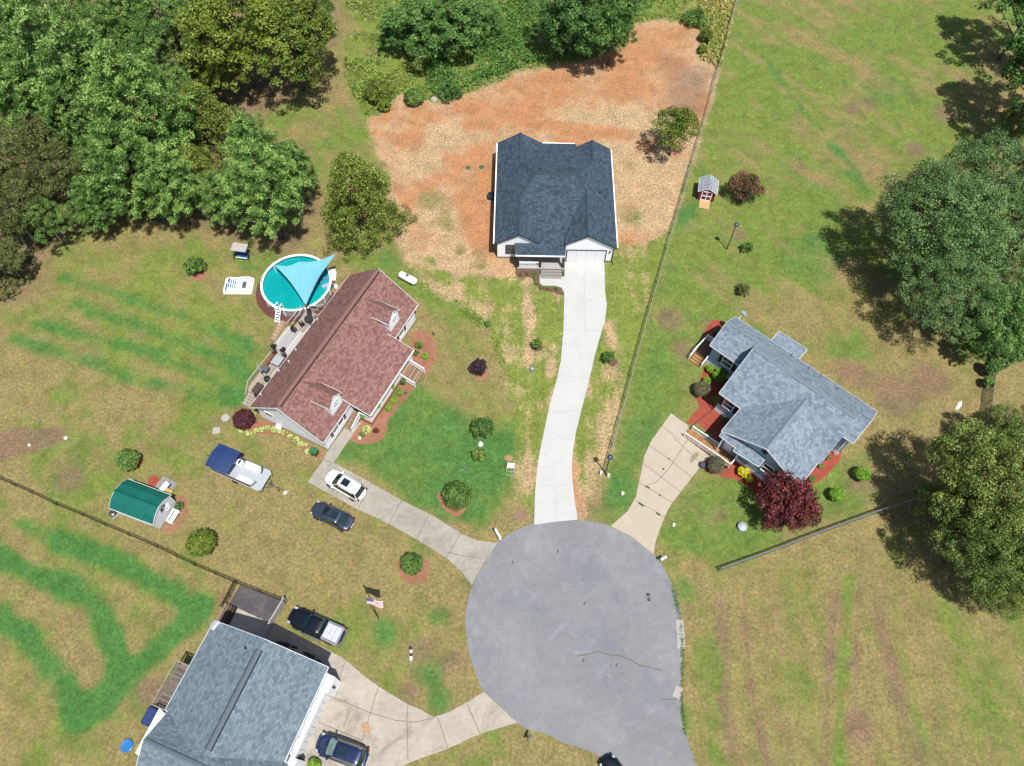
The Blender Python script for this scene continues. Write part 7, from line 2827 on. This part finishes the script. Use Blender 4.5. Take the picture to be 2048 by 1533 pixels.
# leaning pale trunks at the left edge
for (a, b, lb) in (((55, 500), (28, 452), 'upper leaning pale trunk at the edge of the left wood'), ((35, 534), (5, 500), 'middle leaning pale trunk at the edge of the left wood'), ((14, 550), (-14, 522), 'lowest leaning pale trunk at the left edge')):
    A, B = G3(*a, 0), G3(*b, 4.2)
    t = thing('leaning_tree', lb, 'tree', (A.x, A.y, 0), 0, 'leaning trunks')
    d = B - A
    q = MB()
    q.tube([(0, 0, 0), d * .5 + Vector((.1, .1, .3)), d], [.2, .15, .08], 8)
    for k in range(6):
        s = d * (.45 + .09 * k)
        e = s + Vector((random.uniform(-1.3, 1.3), random.uniform(-.6, 1.3), random.uniform(.3, 1.1)))
        q.tube([s, s.lerp(e, .5) + Vector((0, 0, .15)), e], [.05, .035, .012], 5)
    q.build('trunk', M_BARKP, t, smooth=True)
    c = np.array([tuple(d * .95 + Vector((random.uniform(-1.2, 1.2), random.uniform(-1, 1.4), random.uniform(-.2, 1.0)))) for _ in range(24)])
    cr_ = bpy.data.objects.new('crown', leaf_mesh('crown', c, .5, 40, .26, LF_OLV, seed=int(a[0])))
    COL.objects.link(cr_)
    cr_.parent = t


# weeds and tall grass nobody could count
def scatter(name, px, n, mat, leaf, seed, hmax=.5, dens=None, aspect=.3, thr=.45, sc=3.0, label=None):
    r = np.random.default_rng(seed)
    P = wpts(px)
    xs, ys = [p[0] for p in P], [p[1] for p in P]
    X = r.uniform(min(xs), max(xs), n * 3)
    Y = r.uniform(min(ys), max(ys), n * 3)
    nz = fbm(X, Y, sc, seed)
    ok = inside(X, Y, P) & (nz + r.uniform(-.06, .06, len(X)) > thr)
    X, Y, nz = X[ok][:n], Y[ok][:n], nz[ok][:n]
    Z = np.clip((nz - thr) * 5, 0.1, 1) * hmax * r.random(len(X))
    me = leaf_mesh(name, np.stack([X, Y, Z], 1), .22, 3, leaf, mat, up=.9, flat=.5, aspect=aspect, seed=seed, shell=.2, tintvar=.9)
    o = bpy.data.objects.new(name, me)
    COL.objects.link(o)
    tag(o, kind='stuff')
    return o


MEAD = [(690, -90), (1490, -90), (1465, 20), (1440, 135), (1396, 60), (1330, 34), (1262, 50), (1235, 92), (1180, 120), (1110, 125), (1060, 138), (1000, 165), (930, 190), (868, 204), (800, 190), (735, 235), (690, 160), (690, 60)]
scatter('meadow_weeds', MEAD, 26000, leafmat('weed leaves', (C(66, 100, 30), C(112, 146, 54), C(170, 186, 96)), .3), .34, 5, .7, thr=.40)
scatter('tall_weeds', [(850, -60), (1330, -60), (1300, 20), (1240, 60), (1150, 110), (1060, 130), (940, 175), (860, 190), (840, 100)], 22000, leafmat('dark weed leaves', (C(40, 90, 34), C(84, 132, 54), C(136, 176, 84)), .3), .36, 9, 1.3, thr=.46, sc=4)
scatter('dry_grass', [(1400, -60), (1475, -60), (1465, 40), (1440, 135), (1400, 120)], 4000, leafmat('dry grass blades', (C(130, 130, 60), C(180, 172, 90), C(214, 200, 130)), .3), .4, 11, .4, thr=.3)
scatter('forest_undergrowth', [(-120, 240), (80, 260), (220, 330), (330, 430), (300, 450), (200, 410), (110, 470), (70, 560), (30, 600), (-120, 640)], 9000, leafmat('undergrowth leaves', (C(60, 70, 34), C(98, 106, 52), C(140, 134, 84)), .25), .4, 13, 1.2, thr=.38)
scatter('oak_undergrowth', [(1900, 640), (2060, 560), (2100, 700), (2000, 740), (1960, 720)], 2500, MATS.get('x') or LF_DK, .4, 17, 1.0, thr=.35)
scatter('boundary_weeds', [(836, 572), (850, 566), (930, 606), (985, 652), (1012, 720), (1004, 740), (980, 680), (930, 632), (880, 600)], 1600, leafmat('boundary weed leaves', (C(76, 120, 30), C(120, 156, 44), C(166, 190, 80)), .3), .22, 19, .25, thr=.42, sc=1.6)
scatter('road_edge_grass', [(1340, 1165), (1352, 1190), (1362, 1230), (1368, 1300), (1364, 1400), (1372, 1470), (1366, 1470), (1361, 1400), (1363, 1300), (1357, 1232), (1346, 1190)], 500, leafmat('verge grass', (C(60, 104, 44), C(90, 136, 60), C(130, 150, 80)), .3), .16, 23, .12, thr=.3, sc=1)
